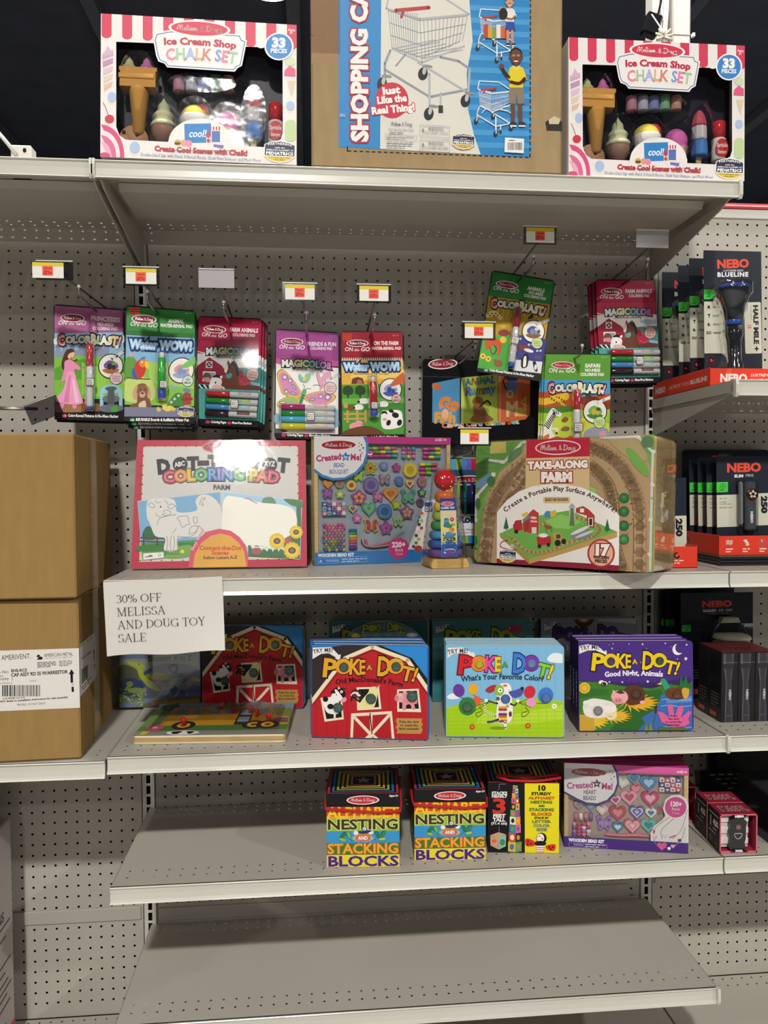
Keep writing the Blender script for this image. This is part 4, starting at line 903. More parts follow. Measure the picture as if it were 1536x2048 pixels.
behind('fl', 1, 'farm animals colouring pad behind the glare-lit crimson one', .005, -.003); behind('fl', 2, 'farm animals colouring pad last in the glare-lit crimson stack', .005, -.003)

def a_butterfly(A):
    A.p('#a2488f', [80, 430, 520, 452, 522, 690, 78, 660]); logo(A, 192, 513, 74, 23, 2, '#8e1f3c'); onthego(A, 97, 562, 182, 2)
    A.t('FRIENDS & FUN', 295, 541, 26, '#eadcea', 210, .04, 1); A.t('COLORING PAD', 320, 569, 19, '#eadcea', 158, .04, 1); A.t('Ages 3+', 455, 473, 9, '#d9a8cc', 46, 0, 2, res=1)
    A.p('#c85a9c', [78, 630, 522, 650, 522, 690, 78, 690]); A.p('#f0ece8', [78, 672, 522, 700, 522, 1180, 74, 1165]); A.l('#f0ece8', 6, [80, 668, 120, 690])
    for sc, c in ((1.1, '#1d1a1e'), (1.06, '#e8c04a'), (.92, '#d98fb8')):
        def w(P, cx, cy): return [v for i in range(0, len(P), 2) for v in (cx+(P[i]-cx)*sc, cy+(P[i+1]-cy)*sc)]
        A.p(c, w([255, 880, 200, 790, 130, 720, 92, 750, 110, 830, 130, 880, 190, 900, 240, 905], 170, 820), 1); A.p(c, w([280, 905, 340, 880, 420, 870, 490, 900, 470, 940, 390, 965, 310, 940], 385, 915), 1); A.p(c if c != '#d98fb8' else '#9fc07a', w([235, 920, 180, 900, 110, 930, 95, 970, 160, 985, 230, 960], 165, 945), 1)
    for x, y, r_ in ((140, 765, 18), (178, 790, 14), (150, 868, 14), (395, 905, 15), (445, 910, 20)): A.e('#1d1a1e', x, y, r_*1.15); A.e('#b5a0d0', x, y, r_); A.e('#efe8d8', x, y, r_*.5)
    for x, y, a in ((205, 835, 50), (200, 880, 20), (335, 925, -20), (125, 945, 10)): A.e('#1d1a1e', x, y, 24, 9, a); A.e('#a8cdd8' if x > 150 else '#e8e2c0', x, y, 20, 6, a)
    A.p('#3f9a6a', [262, 880, 285, 885, 262, 955, 238, 955], 0); A.e('#57b57c', 278, 870, 17, 19)
    for k in range(4): A.l('#1d1a1e', 3, [266-k*7, 895+k*17, 284-k*7, 899+k*17])
    A.l('#1d1a1e', 3, [274, 852, 280, 832, 268, 818], 1); A.l('#1d1a1e', 3, [284, 854, 305, 845, 326, 852], 1)
    for P, c in (([275, 770, 245, 740, 240, 770, 262, 800, 300, 800, 322, 770, 318, 740, 290, 745], '#8fc4b0'), ([395, 840, 365, 750, 378, 730, 400, 770, 420, 740, 462, 720, 470, 770, 430, 820], '#e0a4bc')): A.p('#1d1a1e', [v*1.0+(-2, 2)[i % 2] for i, v in enumerate(P)], 1); A.p(c, P, 1)
    A.e('#e8d24a', 280, 775, 12, 16, 20); A.l('#1d1a1e', 3, [396, 830, 360, 820, 340, 830], 1); A.e('#d6a0b0', 400, 838, 10, 26, 25)
    A.l('#dcd6da', 20, [425, 800, 470, 775, 525, 745]); blob(A, 463, 845, 42, '#e6c2c6', ('Colors', 'ONLY on', 'Paper'))
    magic(A, 118, 690, 352, 46, 3.5); A.t('Mess-Free Coloring', 193, 712, 18, '#222', 210, .01, 3, res=1)
    for x, y in ((85, 1060), (500, 1030), (505, 1090)): A.e('#7fb4c8', x, y, 20, 40)
    A.p('#57555e', [74, 1130, 160, 1150, 74, 1165], 1); foot(A, [72, 1162, 524, 1178, 526, 1222, 70, 1202], 'Coloring Pages', 155, 1184, 115, 2, '#c0306c', ''); A.e('#c0306c', 292, 1184, 15, 11); A.t('Mess-Free Markers', 312, 1190, 16, '#efe9e6', 150, .05, 2, res=1)
t, A = pad('bf', 'butterfly colouring pad with a purple-pink header and four markers', .378, -.120, 1.312, 5.7, 4.9, 1.2, .143, .244, ((72, 422), (527, 445), (527, 1220), (66, 1200)), a_butterfly)
four(t, A, ((982, '#b32f78', 0, '#e6c0d0'), (1027, '#2f8f3c', 0, '#dce4c8'), (1068, '#57b4dc', 0, '#d4e6ea'), (1118, '#dcd23a', 0, '#ece8c0')), 112, 280, 490, .0075, .03); sticker(t, A, 318, 1055, 56, 60, .018)
behind('bf', 1, 'butterfly colouring pad hanging directly behind the front butterfly pad', .003, -.003)

def a_farmwow(A):
    A.p('#9c1f30', [546, 445, 982, 447, 984, 640, 544, 640]); logo(A, 660, 524, 74, 22, 0, '#7c1a2c'); onthego(A, 567, 580, 178, 0); A.r('#c8402e', 556, 456, 618, 506); A.fine(560, 464, 612, 9, '#962a1e', 0, 4)
    A.t('ON THE FARM', 775, 537, 26, '#efe2de', 178, .04, 0); A.t('WATER-REVEAL PAD', 760, 570, 19, '#efe2de', 212, .05, 0); A.t('Ages 3+', 910, 472, 9, '#d8a0a0', 46, 0, 0, res=1)
    A.p('#d9c27a', [544, 640, 986, 640, 990, 770, 544, 770])
    for k in range(28): A.r('#efe4cc', 550+k*15.6, 618, 556+k*15.6, 642); A.e('#4a1c22', 553+k*15.6, 622, 4, 5)
    A.p('#e2b04a', [544, 740, 700, 700, 986, 690, 990, 830, 544, 830]); A.p('#efca6a', [650, 730, 986, 710, 986, 760, 650, 790], 1); A.p('#6a3a30', [612, 815, 622, 775, 660, 765, 695, 775, 705, 815]); A.p('#b06a5c', [650, 815, 655, 790, 672, 782, 690, 792, 692, 815])
    A.p('#4f9a3c', [544, 820, 990, 815, 994, 1190, 544, 1180]); A.p('#6fb44a', [544, 920, 990, 915, 990, 960, 544, 970]); A.p('#3f8434', [544, 960, 990, 955, 994, 1010, 544, 1010])
    for x in (588, 675): A.r('#3a2a1c', x-6, 880, x+6, 915); A.p('#2c4a24', [x-38, 870, x-30, 838, x, 826, x+32, 840, x+40, 870, x+25, 892, x-25, 892], 1)
    for x, y in ((665, 985), (845, 965), (700, 942)): A.p('#ece8e2', [x-34, y, x-20, y-20, x+15, y-22, x+34, y-4, x+22, y+16, x-22, y+16], 1); A.e('#2a2624', x-36, y+2, 10, 9)
    A.p('#8a4a34', [585, 990, 600, 965, 625, 985, 610, 1010], 1); A.p('#c89a5c', [555, 960, 580, 950, 585, 985, 560, 985], 1)
    for x in (575, 645, 705): A.r('#c8a05c', x, 1005, x+16, 1095)
    for y in (1025, 1060): A.r('#c8a05c', 556, y, 722, y+14)
    A.p('#e6a0a4', [598, 1110, 640, 1092, 680, 1100, 690, 1130, 650, 1155, 605, 1150], 1); A.e('#e6a0a4', 670, 1105, 24); A.p('#e6a0a4', [650, 1092, 655, 1075, 668, 1088]); A.e('#d88890', 684, 1108, 9); A.p('#6b4a2c', [544, 1170, 600, 1140, 720, 1120, 810, 1150, 830, 1190, 544, 1190], 1)
    A.p('#f2efec', [830, 1020, 870, 1010, 960, 1010, 982, 1060, 970, 1130, 840, 1140], 1)
    for x, y, a, b in ((850, 1030, 22, 18), (930, 1045, 26, 20), (960, 1100, 18, 24), (900, 1015, 20, 12), (880, 1100, 16, 22)): A.e('#1e1c1e', x, y, a, b, 20)
    A.e('#f2efec', 850, 1055, 22, 26); A.e('#e0a0a0', 852, 1075, 15, 10); A.l('#4f9a3c', 5, [900, 985, 950, 1000, 980, 985], 1)
    wow(A, 562, 718, 398, 52, 0); A.t('Color with Water, Let Dry, Color Again!', 630, 748, 12, '#4a3a20', 255, .01, 0, res=1)
    lens(A, 895, 858, 78, 4); A.p('#c8643c', [890, 830, 930, 780, 990, 735, 992, 800, 930, 830], 1); A.e('#1c1a1c', 938, 925, 36); A.e('#dcb8ac', 938, 925, 33); A.t('NO', 938, 922, 15, '#4a3430', 26, .02, 0, al='c'); A.t('MESS!', 938, 944, 13, '#4a3430', 44, .02, 0, al='c')
    foot(A, [544, 1186, 996, 1186, 998, 1230, 544, 1225], 'REUSABLE Boards & Refillable Water Pen', 620, 1212, 330, 0, '#c0405c', '4')
t, A = pad('fw', 'farm water-reveal pad with a red header, left of the black game set', .526, -.117, 1.310, .6, .9, -.5, .141, .243, ((538, 437), (988, 440), (998, 1230), (540, 1225)), a_farmwow)
pen_up(t, A, 765, 768, 770, 1058, .0085, [(.13, '#dcd8d2', .6), (.8, '#c02c34', 1), (1, '#2650b8', .95)], 'water_pen'); pen_blister(t, A, 764, 760, 771, 1062, .0105); sticker(t, A, 772, 978, 48, 50, .021, ('Built-In', 'Water Pen', 'Storage!'))
behind('fw', 1, 'farm water-reveal pad hanging directly behind the front red one', .003, -.003)

def a_jungle(A):
    A.p('#2f7a38', [222, 405, 655, 478, 632, 638, 190, 575]); logo(A, 323, 498, 76, 22, 9, '#8e1f3c'); onthego(A, 220, 530, 185, 9)
    A.t('ANIMALS', 468, 532, 24, '#e6eadf', 122, .04, 10); A.t('NO-MESS', 476, 560, 19, '#e6eadf', 104, .04, 10); A.t('COLORING PAD', 442, 580, 19, '#e6eadf', 160, .04, 10); A.t('Ages 5+', 588, 488, 9, '#b4d0ac', 46, 0, 10, res=1)
    A.p('#b8931c', [190, 575, 632, 638, 600, 880, 150, 870]); 
    for k in range(9): a = R(-160+k*17); A.l('#d8b434', 6, [300, 800, 300+150*math.cos(a), 800+150*math.sin(a)])
    A.p('#4aa83c', [148, 860, 360, 850, 330, 1120, 105, 1095]); A.p('#3a3a86', [395, 850, 608, 880, 580, 1060, 375, 1040]); A.p('#dcdce2', [370, 1030, 580, 1045, 570, 1130, 365, 1110])
    for k in range(7): A.e('#c9cfe6', 420+(k*61) % 160, 880+(k*43) % 130, 8)
    A.p('#e8d49a', [172, 700, 215, 680, 255, 690, 290, 730, 270, 745, 240, 715, 180, 730], 1)
    for k in range(7): A.e('#5a3a1c', 185+k*14, 700+(k % 2)*14, 6, 5)
    A.e('#8c2c2c', 300, 838, 42, 24); A.p('#c8501c', [165, 895, 200, 865, 240, 880, 275, 890, 282, 930, 270, 1000, 250, 1005, 250, 945, 210, 935, 180, 965, 160, 930], 1); A.e('#e8c43a', 295, 888, 24); A.l('#8c3a10', 8, [195, 940, 215, 995]); A.l('#3a2412', 7, [232, 930, 245, 960, 225, 995], 1)
    for x, y in ((145, 1008), (185, 1028)): A.flower('#e8c83a', x, y, 22, 10, .3, '#5a3a1c')
    A.e('#8c5a34', 258, 1060, 32, 26); A.e('#8c5a34', 235, 1040, 12)
    A.p('#17171c', [440, 1000, 465, 985, 480, 1010, 470, 1080, 430, 1090, 425, 1040], 1); A.p('#ecebe6', [445, 1015, 462, 1010, 460, 1075, 440, 1080], 1); A.p('#17171c', [510, 1050, 530, 1045, 545, 1110, 525, 1110], 1); A.e('#e6e4de', 530, 1085, 9, 20)
    A.e('#7a3c2c', 445, 945, 46, 20, 10); A.e('#e8e2dc', 480, 965, 36, 12, 15); A.e('#5f4a6a', 545, 1015, 28, 16); A.p('#2c2a22', [470, 740, 500, 705, 510, 730], 1)
    blast(A, 207, 652, 385, 50, 9); A.star('#f0e6ee', 570, 708, 18, .45, 8)
    lens(A, 512, 828, 78, 2); A.l('#dcd9d6', 22, [530, 778, 575, 762, 628, 742]); blob(A, 540, 912, 38, '#c8dc9a')
    foot(A, [100, 1098, 572, 1135, 566, 1190, 98, 1122], 'Color-Reveal Pictures & No-Mess Marker', 190, 1118, 330, 7, '#3a9a5a')
t, A = pad('ju', 'tilted jungle animals colouring pad with a dark green header above the game set', .827, -.145, 1.451, -4.1, 9, 9.5, .145, .239, ((215, 395), (662, 470), (570, 1190), (98, 1120)), a_jungle)
pen_up(t, A, 398, 672, 347, 1095, .0085, [(.33, '#9c2430', 1), (.93, '#d6d4d2', .96), (1, '#2f55b4', .8)]); pen_blister(t, A, 398, 670, 347, 1097, .0092); sticker(t, A, 370, 912, 54, 52, .0205, rot=8)

def a_safari(A):
    A.p('#5f9c3a', [618, 985, 1090, 990, 1092, 1172, 602, 1165]); logo(A, 742, 1062, 80, 22, 1, '#b5262e'); onthego(A, 635, 1115, 198, 0)
    A.t('SAFARI', 905, 1078, 25, '#eef0e4', 112, .05, 0); A.t('NO-MESS', 905, 1108, 20, '#eef0e4', 112, .05, 0); A.t('COLORING PAD', 874, 1138, 20, '#eef0e4', 172, .05, 0); A.t('Ages 5+', 1020, 1012, 9, '#c8dcb0', 50, 0, 0, res=1)
    A.p('#4f9cd0', [602, 1165, 1092, 1172, 1098, 1290, 600, 1290]); A.p('#b5542c', [600, 1255, 760, 1240, 900, 1290, 1100, 1265, 1100, 1440, 598, 1440], 0); A.p('#8c3c24', [900, 1290, 1100, 1320, 1100, 1380, 880, 1340], 1); A.p('#9fc83a', [596, 1395, 1100, 1380, 1105, 1790, 592, 1790]); A.p('#c6d84a', [598, 1480, 800, 1440, 1105, 1490, 1105, 1600, 595, 1600], 1); A.p('#4f7a2c', [600, 1370, 800, 1360, 800, 1400, 600, 1410], 1)
    A.p('#e2b83a', [608, 1330, 640, 1290, 700, 1275, 745, 1265, 775, 1270, 788, 1300, 760, 1320, 700, 1330, 640, 1345], 1); A.e('#e2b83a', 765, 1285, 28, 26)
    for k in range(16): A.e('#5a3a14', 625+(k*37) % 130, 1288+(k*23) % 42, 5)
    A.p('#e2b83a', [600, 1310, 625, 1300, 640, 1340, 600, 1350], 1); A.l('#e2b83a', 14, [720, 1330, 765, 1355], 0)
    A.p('#efece6', [598, 1560, 625, 1440, 665, 1375, 700, 1390, 735, 1415, 725, 1440, 690, 1430, 670, 1480, 660, 1540, 690, 1600, 600, 1600], 1)
    for k in range(9): A.l('#1a1a1c', 8, [606+k*9, 1500-k*12, 640+k*6, 1530-k*12], 0)
    for k in range(4): A.l('#1a1a1c', 6, [672+k*14, 1385+k*4, 676+k*12, 1420])
    A.l('#efece6', 14, [660, 1530, 705, 1530, 700, 1565], 0); A.l('#efece6', 12, [640, 1560, 680, 1590]); A.r('#1a1a1c', 692, 1555, 708, 1570)
    A.p('#9c5a34', [735, 1465, 760, 1440, 790, 1450, 775, 1475, 750, 1480], 1); A.p('#8c6a44', [730, 1540, 760, 1510, 800, 1520, 785, 1545], 1); A.p('#d8742c', [600, 1590, 640, 1570, 640, 1600, 610, 1610], 1); A.p('#c84a2c', [600, 1650, 690, 1590, 760, 1600, 830, 1590, 830, 1790, 596, 1790], 1)
    A.p('#9c9cae', [905, 1570, 960, 1520, 1040, 1510, 1100, 1550, 1104, 1680, 930, 1680], 1); A.p('#d89aa4', [1020, 1560, 1060, 1540, 1080, 1580, 1050, 1610], 1); A.p('#5a3a2c', [915, 1280, 940, 1255, 960, 1285, 1010, 1295, 960, 1305, 920, 1300], 1); A.p('#e0b02c', [880, 1480, 920, 1470, 905, 1540, 870, 1545], 1)
    blast(A, 640, 1258, 410, 56, 1); A.star('#f4ecf0', 1035, 1250, 20, .45, 8)
    lens(A, 988, 1398, 86, 3); A.l('#e9e6e2', 24, [1000, 1335, 1050, 1312, 1104, 1290]); blob(A, 1025, 1478, 42, '#d3e29a')
    foot(A, [592, 1738, 1106, 1738, 1106, 1790, 590, 1790], 'Color-Reveal Pictures & No-Mess Marker', 680, 1772, 370, 0, '#3a9a5a')
t, A = pad('sf', 'safari colouring pad with a light green header, above the wooden farm board', .979, -.150, 1.259, -5.4, -1, 1, .149, .243, ((610, 978), (1097, 985), (1105, 1790), (590, 1790)), a_safari)
t['label'] = 'safari colouring pad with a light green header and zebra, above the wooden farm board'
pen_up(t, A, 843, 1240, 848, 1690, .0085, [(.33, '#c02a34', 1), (.93, '#e0dede', .96), (1, '#2f55b4', .8)]); pen_blister(t, A, 843, 1238, 848, 1692, .0092); sticker(t, A, 850, 1520, 62, 62, .0205)
behind('sf', 1, 'safari colouring pad hanging directly behind the front zebra one', -.004, .001, .009); behind('sf', 2, 'safari colouring pad last of the light green stack', -.004, .001, .009)

# black card game set
t = thing('card_game_set', 'black hanging case with three boxed card games behind a window', 'game set', (.685+.108, -.055, 1.315)); pose(t, 1, 0, 1)
W, H = .298, .185; gc = ((813, 730), (1083, 762), (1083, 905), (814, 893))
mb = MB(); plate(mb, rrect(-W/2, 0, W/2, H, .006), None, 0, .03, '#17171a', 'gloss'); A = Art(mb, gc, W, H)
A.l('#34343a', 1.2, [813, 766, 1083, 792]); logo(A, 860, 744.5, 32, 9.5, 3, '#8e1f30')
for i, ch in enumerate('Classic Card Game Set'): pass
A.t('Classic Card Game Set', 861, 873, 10, '#d9c8c0', 166, .06, -.6, cols=['#e07a4a', '#dcb8c0', '#e2b088', '#c8a8a0', '#e0c8b0', '#d8a0a0', '#e8d8c8', '#e0d8c0'] + ['#e07a4a', '#d9a0a8', '#e6cfa0', '#c0b8d8', '#ddd'] + ['#d8a04a', '#e0c8c8', '#7ab0d8', '#e0b070', '#ddd', '#d8542c', '#7ac0d8', '#d8d4a0'])
mb.build('case', t)
mb = MB(); A = Art(mb, gc, W, H, 'wrap', lay=.0008)
P = [837, 782, 900, 776, 902, 866, 838, 861]; A.p('#4f93c4', P); A.p('#4f93c4', [837, 782, 900, 776, 902, 866, 838, 861])
A.e('#c8703c', 847, 790, 12, 6, 20); A.t('Go', 852, 836, 24, '#e08a4a', 46, .08, 5); A.t('Fish', 842, 862, 20, '#e0a04a', 50, .06, 2); A.e('#e8b08a', 868, 845, 8, 10); mb.build('game_box', t)['label'] = 'blue fish card game box'
mb = MB(); A = Art(mb, gc, W, H, 'wrap', lay=.0008)
A.p('#a9bd4a', [903, 776, 982, 775, 984, 868, 904, 866]); A.p('#c4d468', [903, 776, 910, 776, 911, 866, 904, 866]); A.t('ANIMAL', 914, 792, 13, '#3a5a8c', 62, .05, -1, cols=['#3a6a9c', '#8c5a34', '#3a6a9c', '#4a8a5a', '#3a6a9c', '#5a4a8c'], jit=[(-6, 0, 1), (5, 0, 1)]); A.t('Rummy', 913, 812, 16, '#3a6aa0', 64, .05, -2, cols=['#4a5a9c', '#3a8a9c', '#8c6a34'], jit=[(6, 0, 1), (-5, 0, 1)])
A.p('#8a5a34', [930, 832, 945, 825, 955, 838, 962, 850, 975, 862, 950, 866, 925, 862, 932, 848], 1); A.e('#8a5a34', 940, 824, 12, 9); A.l('#5a3a20', 4, [945, 835, 960, 825, 968, 832], 1); mb.build('game_box', t)['label'] = 'lime animal card game box'
mb = MB(); A = Art(mb, gc, W, H, 'wrap', lay=.0008)
A.p('#d0683c', [983, 775, 1048, 772, 1049, 855, 1040, 864, 986, 868]); A.p('#e08a5a', [983, 775, 989, 775, 991, 868, 985, 868]); A.e('#6a76b4', 1012, 800, 13, 14); A.p('#3a3a4a', [1000, 788, 1004, 778, 1012, 784, 1022, 780, 1022, 790], 1); A.l('#3a3a4a', 3, [1000, 805, 994, 790, 1000, 780], 1); A.t('M', 1000, 856, 26, '#e8c88a', 26, .04); A.t('ai', 1024, 856, 20, '#e8b45a', 18, .06); A.t('O', 1000, 822, 14, '#c0c86a', 16, .03); A.t('d', 1030, 836, 14, '#e8b45a', 12, .03); mb.build('game_box', t)['label'] = 'orange card game box'

# rolled felt pens behind the wooden farm
t = thing('pen_roll_pack', 'felt pen roll with rainbow stripes behind the stacking toy', 'pen set', (.752, -.062, 1.066)); pose(t, 2, 0)
W, H = .105, .205; pc = ((480, 300), (1010, 300), (1010, 1520), (480, 1520))
mb = MB(); plate(mb, rrect(-W/2, 0, W/2, H, .004), rrect(-.02, H-.016, .008, H-.006, .003), 0, .004, '#22242a', 'print'); A = Art(mb, pc, W, H)
for i, c in enumerate(('#b9c63a', '#4f9ad0', '#8fb83a', '#3f7fc4', '#6a5ab0', '#b8203c', '#d0502c')): A.p(c, [485+i*62, 305, 545+i*62, 305, 545+i*62, 460, 485+i*62, 460]); A.p(c, [560+i*62, 1375, 622+i*62, 1375, 622+i*62, 1480, 560+i*62, 1480])
A.r('#2c4a6a', 545, 455, 1005, 640); A.e('#7c1a28', 760, 602, 220, 62); logo(A, 745, 602, 215, 60, -2, '#8e1a2c')
A.p('#e9e7ea', [485, 1060, 1005, 1080, 1005, 1372, 485, 1372]); A.t('Washable', 400, 1105, 46, '#1d2350', 235, .04); A.t('Pen-Roll', 400, 1190, 88, '#1d2350', 430, .06); A.t('Fine-Line Washable Pens', 560, 1300, 26, '#3a3c44', 400, .02, res=1); A.t('Perfect for Travel', 580, 1345, 26, '#3a3c44', 300, .02, res=1); mb.build('backing_card', t)
for i, c in enumerate(('#d8b41c', '#9cb81c', '#2a8a9c', '#1f2f8c', '#4a3a8c')):
    m = MB(); u0, v0 = pix(A, 545+i*83, 630); u1, v1 = pix(A, 545+i*83, 1075); m.tube([(u0, -.0045, v0), (u0, -.0045, v1)], .0042, c, 'gloss', 10); m.tube([(u0, -.0045, (v0+v1)/2+.001), (u0, -.0045, (v0+v1)/2-.001)], .0045, '#2a2a30', 'gloss', 10); m.build('felt_pen', t)
# ------------------------------------------------------------------ middle shelf
def cow_line(A, k='#4a4a50'):
    L = lambda *a: A.l(k, 3, list(a), 1)
    L(285, 745, 300, 700, 350, 680, 430, 665); L(215, 590, 235, 575, 260, 590, 262, 612, 232, 610, 215, 590); L(425, 600, 400, 585, 372, 592, 368, 612, 395, 620, 425, 600)
    L(268, 560, 285, 575, 312, 568); L(340, 560, 362, 570, 358, 590); L(275, 655, 285, 675, 315, 684); L(330, 645, 355, 630, 385, 640, 388, 660, 365, 668, 340, 678, 325, 665, 350, 655)
    A.e(k, 310, 606, 6, 8); L(440, 690, 470, 678, 520, 680, 525, 710, 535, 740, 505, 745, 490, 762, 470, 755, 460, 720, 440, 700, 440, 690); L(562, 690, 590, 685, 592, 730, 570, 728, 562, 690); L(530, 815, 540, 770, 575, 750, 598, 765, 580, 800, 530, 815)
    L(400, 810, 420, 790, 432, 765); L(450, 835, 520, 838, 575, 815, 605, 750); L(605, 750, 650, 805); L(610, 590, 625, 545, 655, 540, 632, 570, 640, 595, 620, 590)
    for x in (372, 425): L(x-14, 830, x-6, 880, x-14, 945); L(x+22, 830, x+14, 880, x+20, 945); A.l(k, 3, [x-24, 972, x-20, 945, x+18, 942, x+22, 970, x-24, 972]); A.l(k, 3, [x, 945, x-2, 970])
def dot_pad():
    W, H, T = .360, .281, .012
    t = pack('dot_to_dot_pad', 'red-framed dot-to-dot coloring pad with a white cow, leaning back on the shelf', 'coloring pad', .197, -.222, zB, 1.0, 17.5, 0, T)
    mb = MB(); mb.box((-W/2, 0, 0), (W/2, T, H), '#d8d2cc', 'wrap', .002); A = Art(mb, ((127, 90), (1420, 95), (1435, 1058), (82, 1083)), W, H, 'wrap')
    A.p('#cf3552', [60, 80, 1450, 80, 1450, 1100, 60, 1100]); A.p('#efdfc4', [175, 140, 1362, 138, 1372, 1002, 146, 1030]); A.p('#e6e2de', [186, 150, 1352, 148, 1360, 994, 160, 1020])
    for k in range(15): A.e('#2a2026', 182+k*80, 138-(k > 6)*0, 5); A.e('#2a2026', 155+k*82, 1020-k*1.0, 5)
    for k in range(12): A.e('#2a2026', 178-k*2.2, 140+k*73, 5); A.e('#2a2026', 1358+k*.8, 140+k*72, 5)
    for k in range(12): A.e('#7a2434', 160-k*2.2, 215+k*73, 4); A.e('#7a2434', 1382+k*.9, 160+k*72, 4)
    A.e('#e6b8bc', 780, 147, 152, 46); A.e('#c9304e', 780, 147, 145, 40); A.path(SCRIPT, 670, 162, 30, '#e6b8bc', 5, 1.25)
    A.t('D', 288, 350, 100, '#34343a', 98, .07, -6); A.e('#34343a', 460, 278, 58, 56); A.t('T', 520, 320, 92, '#34343a', 80, .07, -2); A.t('-', 605, 300, 92, '#34343a', 66, .1, -2); A.t('T', 676, 310, 96, '#55555c', 80, .07); A.e('#6a6a70', 838, 262, 58, 55); A.e('#e6e2de', 838, 262, 34, 32); A.t('-', 890, 300, 92, '#55555c', 66, .1, 2); A.t('D', 975, 318, 92, '#45454b', 92, .07, 3); A.e('#34343a', 1146, 282, 58, 55); A.t('T', 1205, 330, 96, '#34343a', 82, .07, 6)
    A.t('ABC', 420, 300, 34, '#efece8', 80, .04, -10); A.t('XYZ', 1105, 290, 36, '#efece8', 80, .04, 3)
    cs = ['#c9455a', '#dd8a4a', '#d8b83a', '#5aa868', '#5a86c8', '#8a7ac0', '#5a86c8', '#5fae70', '#000', '#d8c04a', '#d87a5a', '#d04a66']
    A.t('COLORING PAD', 335, 420, 80, '#fff', 880, .09, 0, '#4a3a44', .05, cs, 25); A.t('COLORING PAD', 335, 420, 80, '#fff', 880, -.015, 0, cols=['#e6a0a8', '#efc09a', '#efe08a', '#a8d8ae', '#a8c4ec', '#c8bce6', '#a8c4ec', '#a8dab0', '#fff', '#f0e49a', '#efb49a', '#e8a0ae'], arc=25)
    A.t('FARM', 714, 472, 34, '#5a5a60', 132, .04)
    # left sheet
    A.p('#d9d4cc', [132, 562, 772, 488, 782, 950, 170, 1022]); A.p('#7fb6dd', [136, 566, 768, 494, 774, 870, 160, 900]); A.p('#4f9a48', [158, 885, 780, 850, 780, 950, 172, 1015]); A.p('#3f7f3c', [158, 905, 540, 880, 540, 930, 165, 950], 1); A.p('#7ab04a', [400, 930, 540, 900, 540, 985, 350, 1000], 1)
    A.p('#2f6a48', [170, 830, 185, 780, 215, 755, 255, 780, 280, 830, 265, 860, 185, 860], 1)
    for y in (835, 862): A.l('#5a4038', 12, [160, y+10, 360, y+16])
    for x in (180, 285, 345): A.l('#5a4038', 12, [x, 820, x+2, 900])
    A.p('#e9e5e0', [205, 580, 235, 545, 310, 540, 400, 545, 428, 580, 435, 640, 500, 650, 590, 630, 580, 560, 620, 515, 690, 520, 750, 570, 780, 640, 785, 800, 700, 800, 640, 830, 560, 840, 450, 850, 440, 940, 340, 940, 345, 850, 270, 830, 230, 740, 205, 680], 1)
    cow_line(A); A.e('#e6d45a', 480, 950, 14); A.p('#6a9a4a', [172, 958, 340, 948, 340, 1002, 174, 1018]); A.p('#e9e6e0', [178, 966, 334, 956, 336, 998, 180, 1014]); A.fine(190, 990, 270, 10, '#555', -3); A.e('#777', 235, 985, 18, 8); A.e('#777', 305, 978, 12, 12); A.e('#e9e6e0', 305, 978, 8)
    # right sheet
    A.p('#c9d4d8', [785, 488, 1398, 556, 1378, 1010, 790, 960]); A.p('#9cc4de', [790, 494, 1396, 560, 1384, 1005, 795, 955]); A.p('#4a7a4a', [1260, 545, 1396, 560, 1392, 610, 1330, 600, 1290, 580], 1); A.r('#4a6a4c', 1352, 600, 1388, 770); A.p('#5f8a6c', [1100, 540, 1160, 530, 1195, 570, 1180, 620, 1110, 610, 1090, 575], 1)
    A.p('#e9e6da', [795, 560, 900, 530, 1050, 570, 1240, 590, 1340, 640, 1345, 780, 1200, 880, 1100, 920, 900, 900, 795, 900], 1); A.l('#e6a8ac', 7, [960, 545, 990, 540, 1010, 560, 1050, 580], 1); A.p('#3f6a44', [985, 900, 1100, 905, 1160, 930, 1250, 880, 1310, 820, 1385, 780, 1380, 1005, 985, 985], 0)
    for k in range(12): A.p('#d8e0d4', [1000+k*22, 900+(k % 3)*12, 1020+k*22, 935+(k % 2)*16, 1040+k*22, 900+(k % 2)*10])
    A.e('#a0565a', 1050, 945, 40, 26); A.e('#b0505a', 1290, 870, 28, 34)
    for x, y, r_ in ((1205, 868, 62), (1350, 800, 52), (1320, 940, 66)): A.flower('#d8b830', x, y, r_, 14, .22); A.e('#e2c83a', x, y, r_*.72); A.e('#6a4434', x, y, r_*.45, r_*.38); A.e('#8a6a7a', x, y, r_*.25, r_*.2)
    A.p('#d04a64', [525, 1075, 540, 960, 590, 870, 660, 800, 760, 775, 850, 790, 920, 840, 965, 900, 985, 980, 985, 1075], 0); A.p('#d9a03a', [562, 1075, 575, 975, 625, 885, 700, 830, 770, 812, 850, 830, 915, 885, 955, 950, 975, 1075], 0)
    A.t('Easy & fun!', 560, 945, 22, '#e9b0b8', 190, .03, -62, res=1); A.t('Connect-the-Dot', 612, 938, 32, '#c4502c', 320, .04, 0); A.t('Scenes', 705, 975, 32, '#c4502c', 130, .04, 0); A.t('Follow Letters A-Z', 642, 1010, 24, '#5a3a2c', 260, .03, -1)
    mb.build('cover', t)
    m = MB(); m.box((-W/2-.001, -.0015, -.0005), (W/2+.001, -.001, H+.001), '#fff', 'film', .0003); m.build('shrink_film', t)
dot_pad()

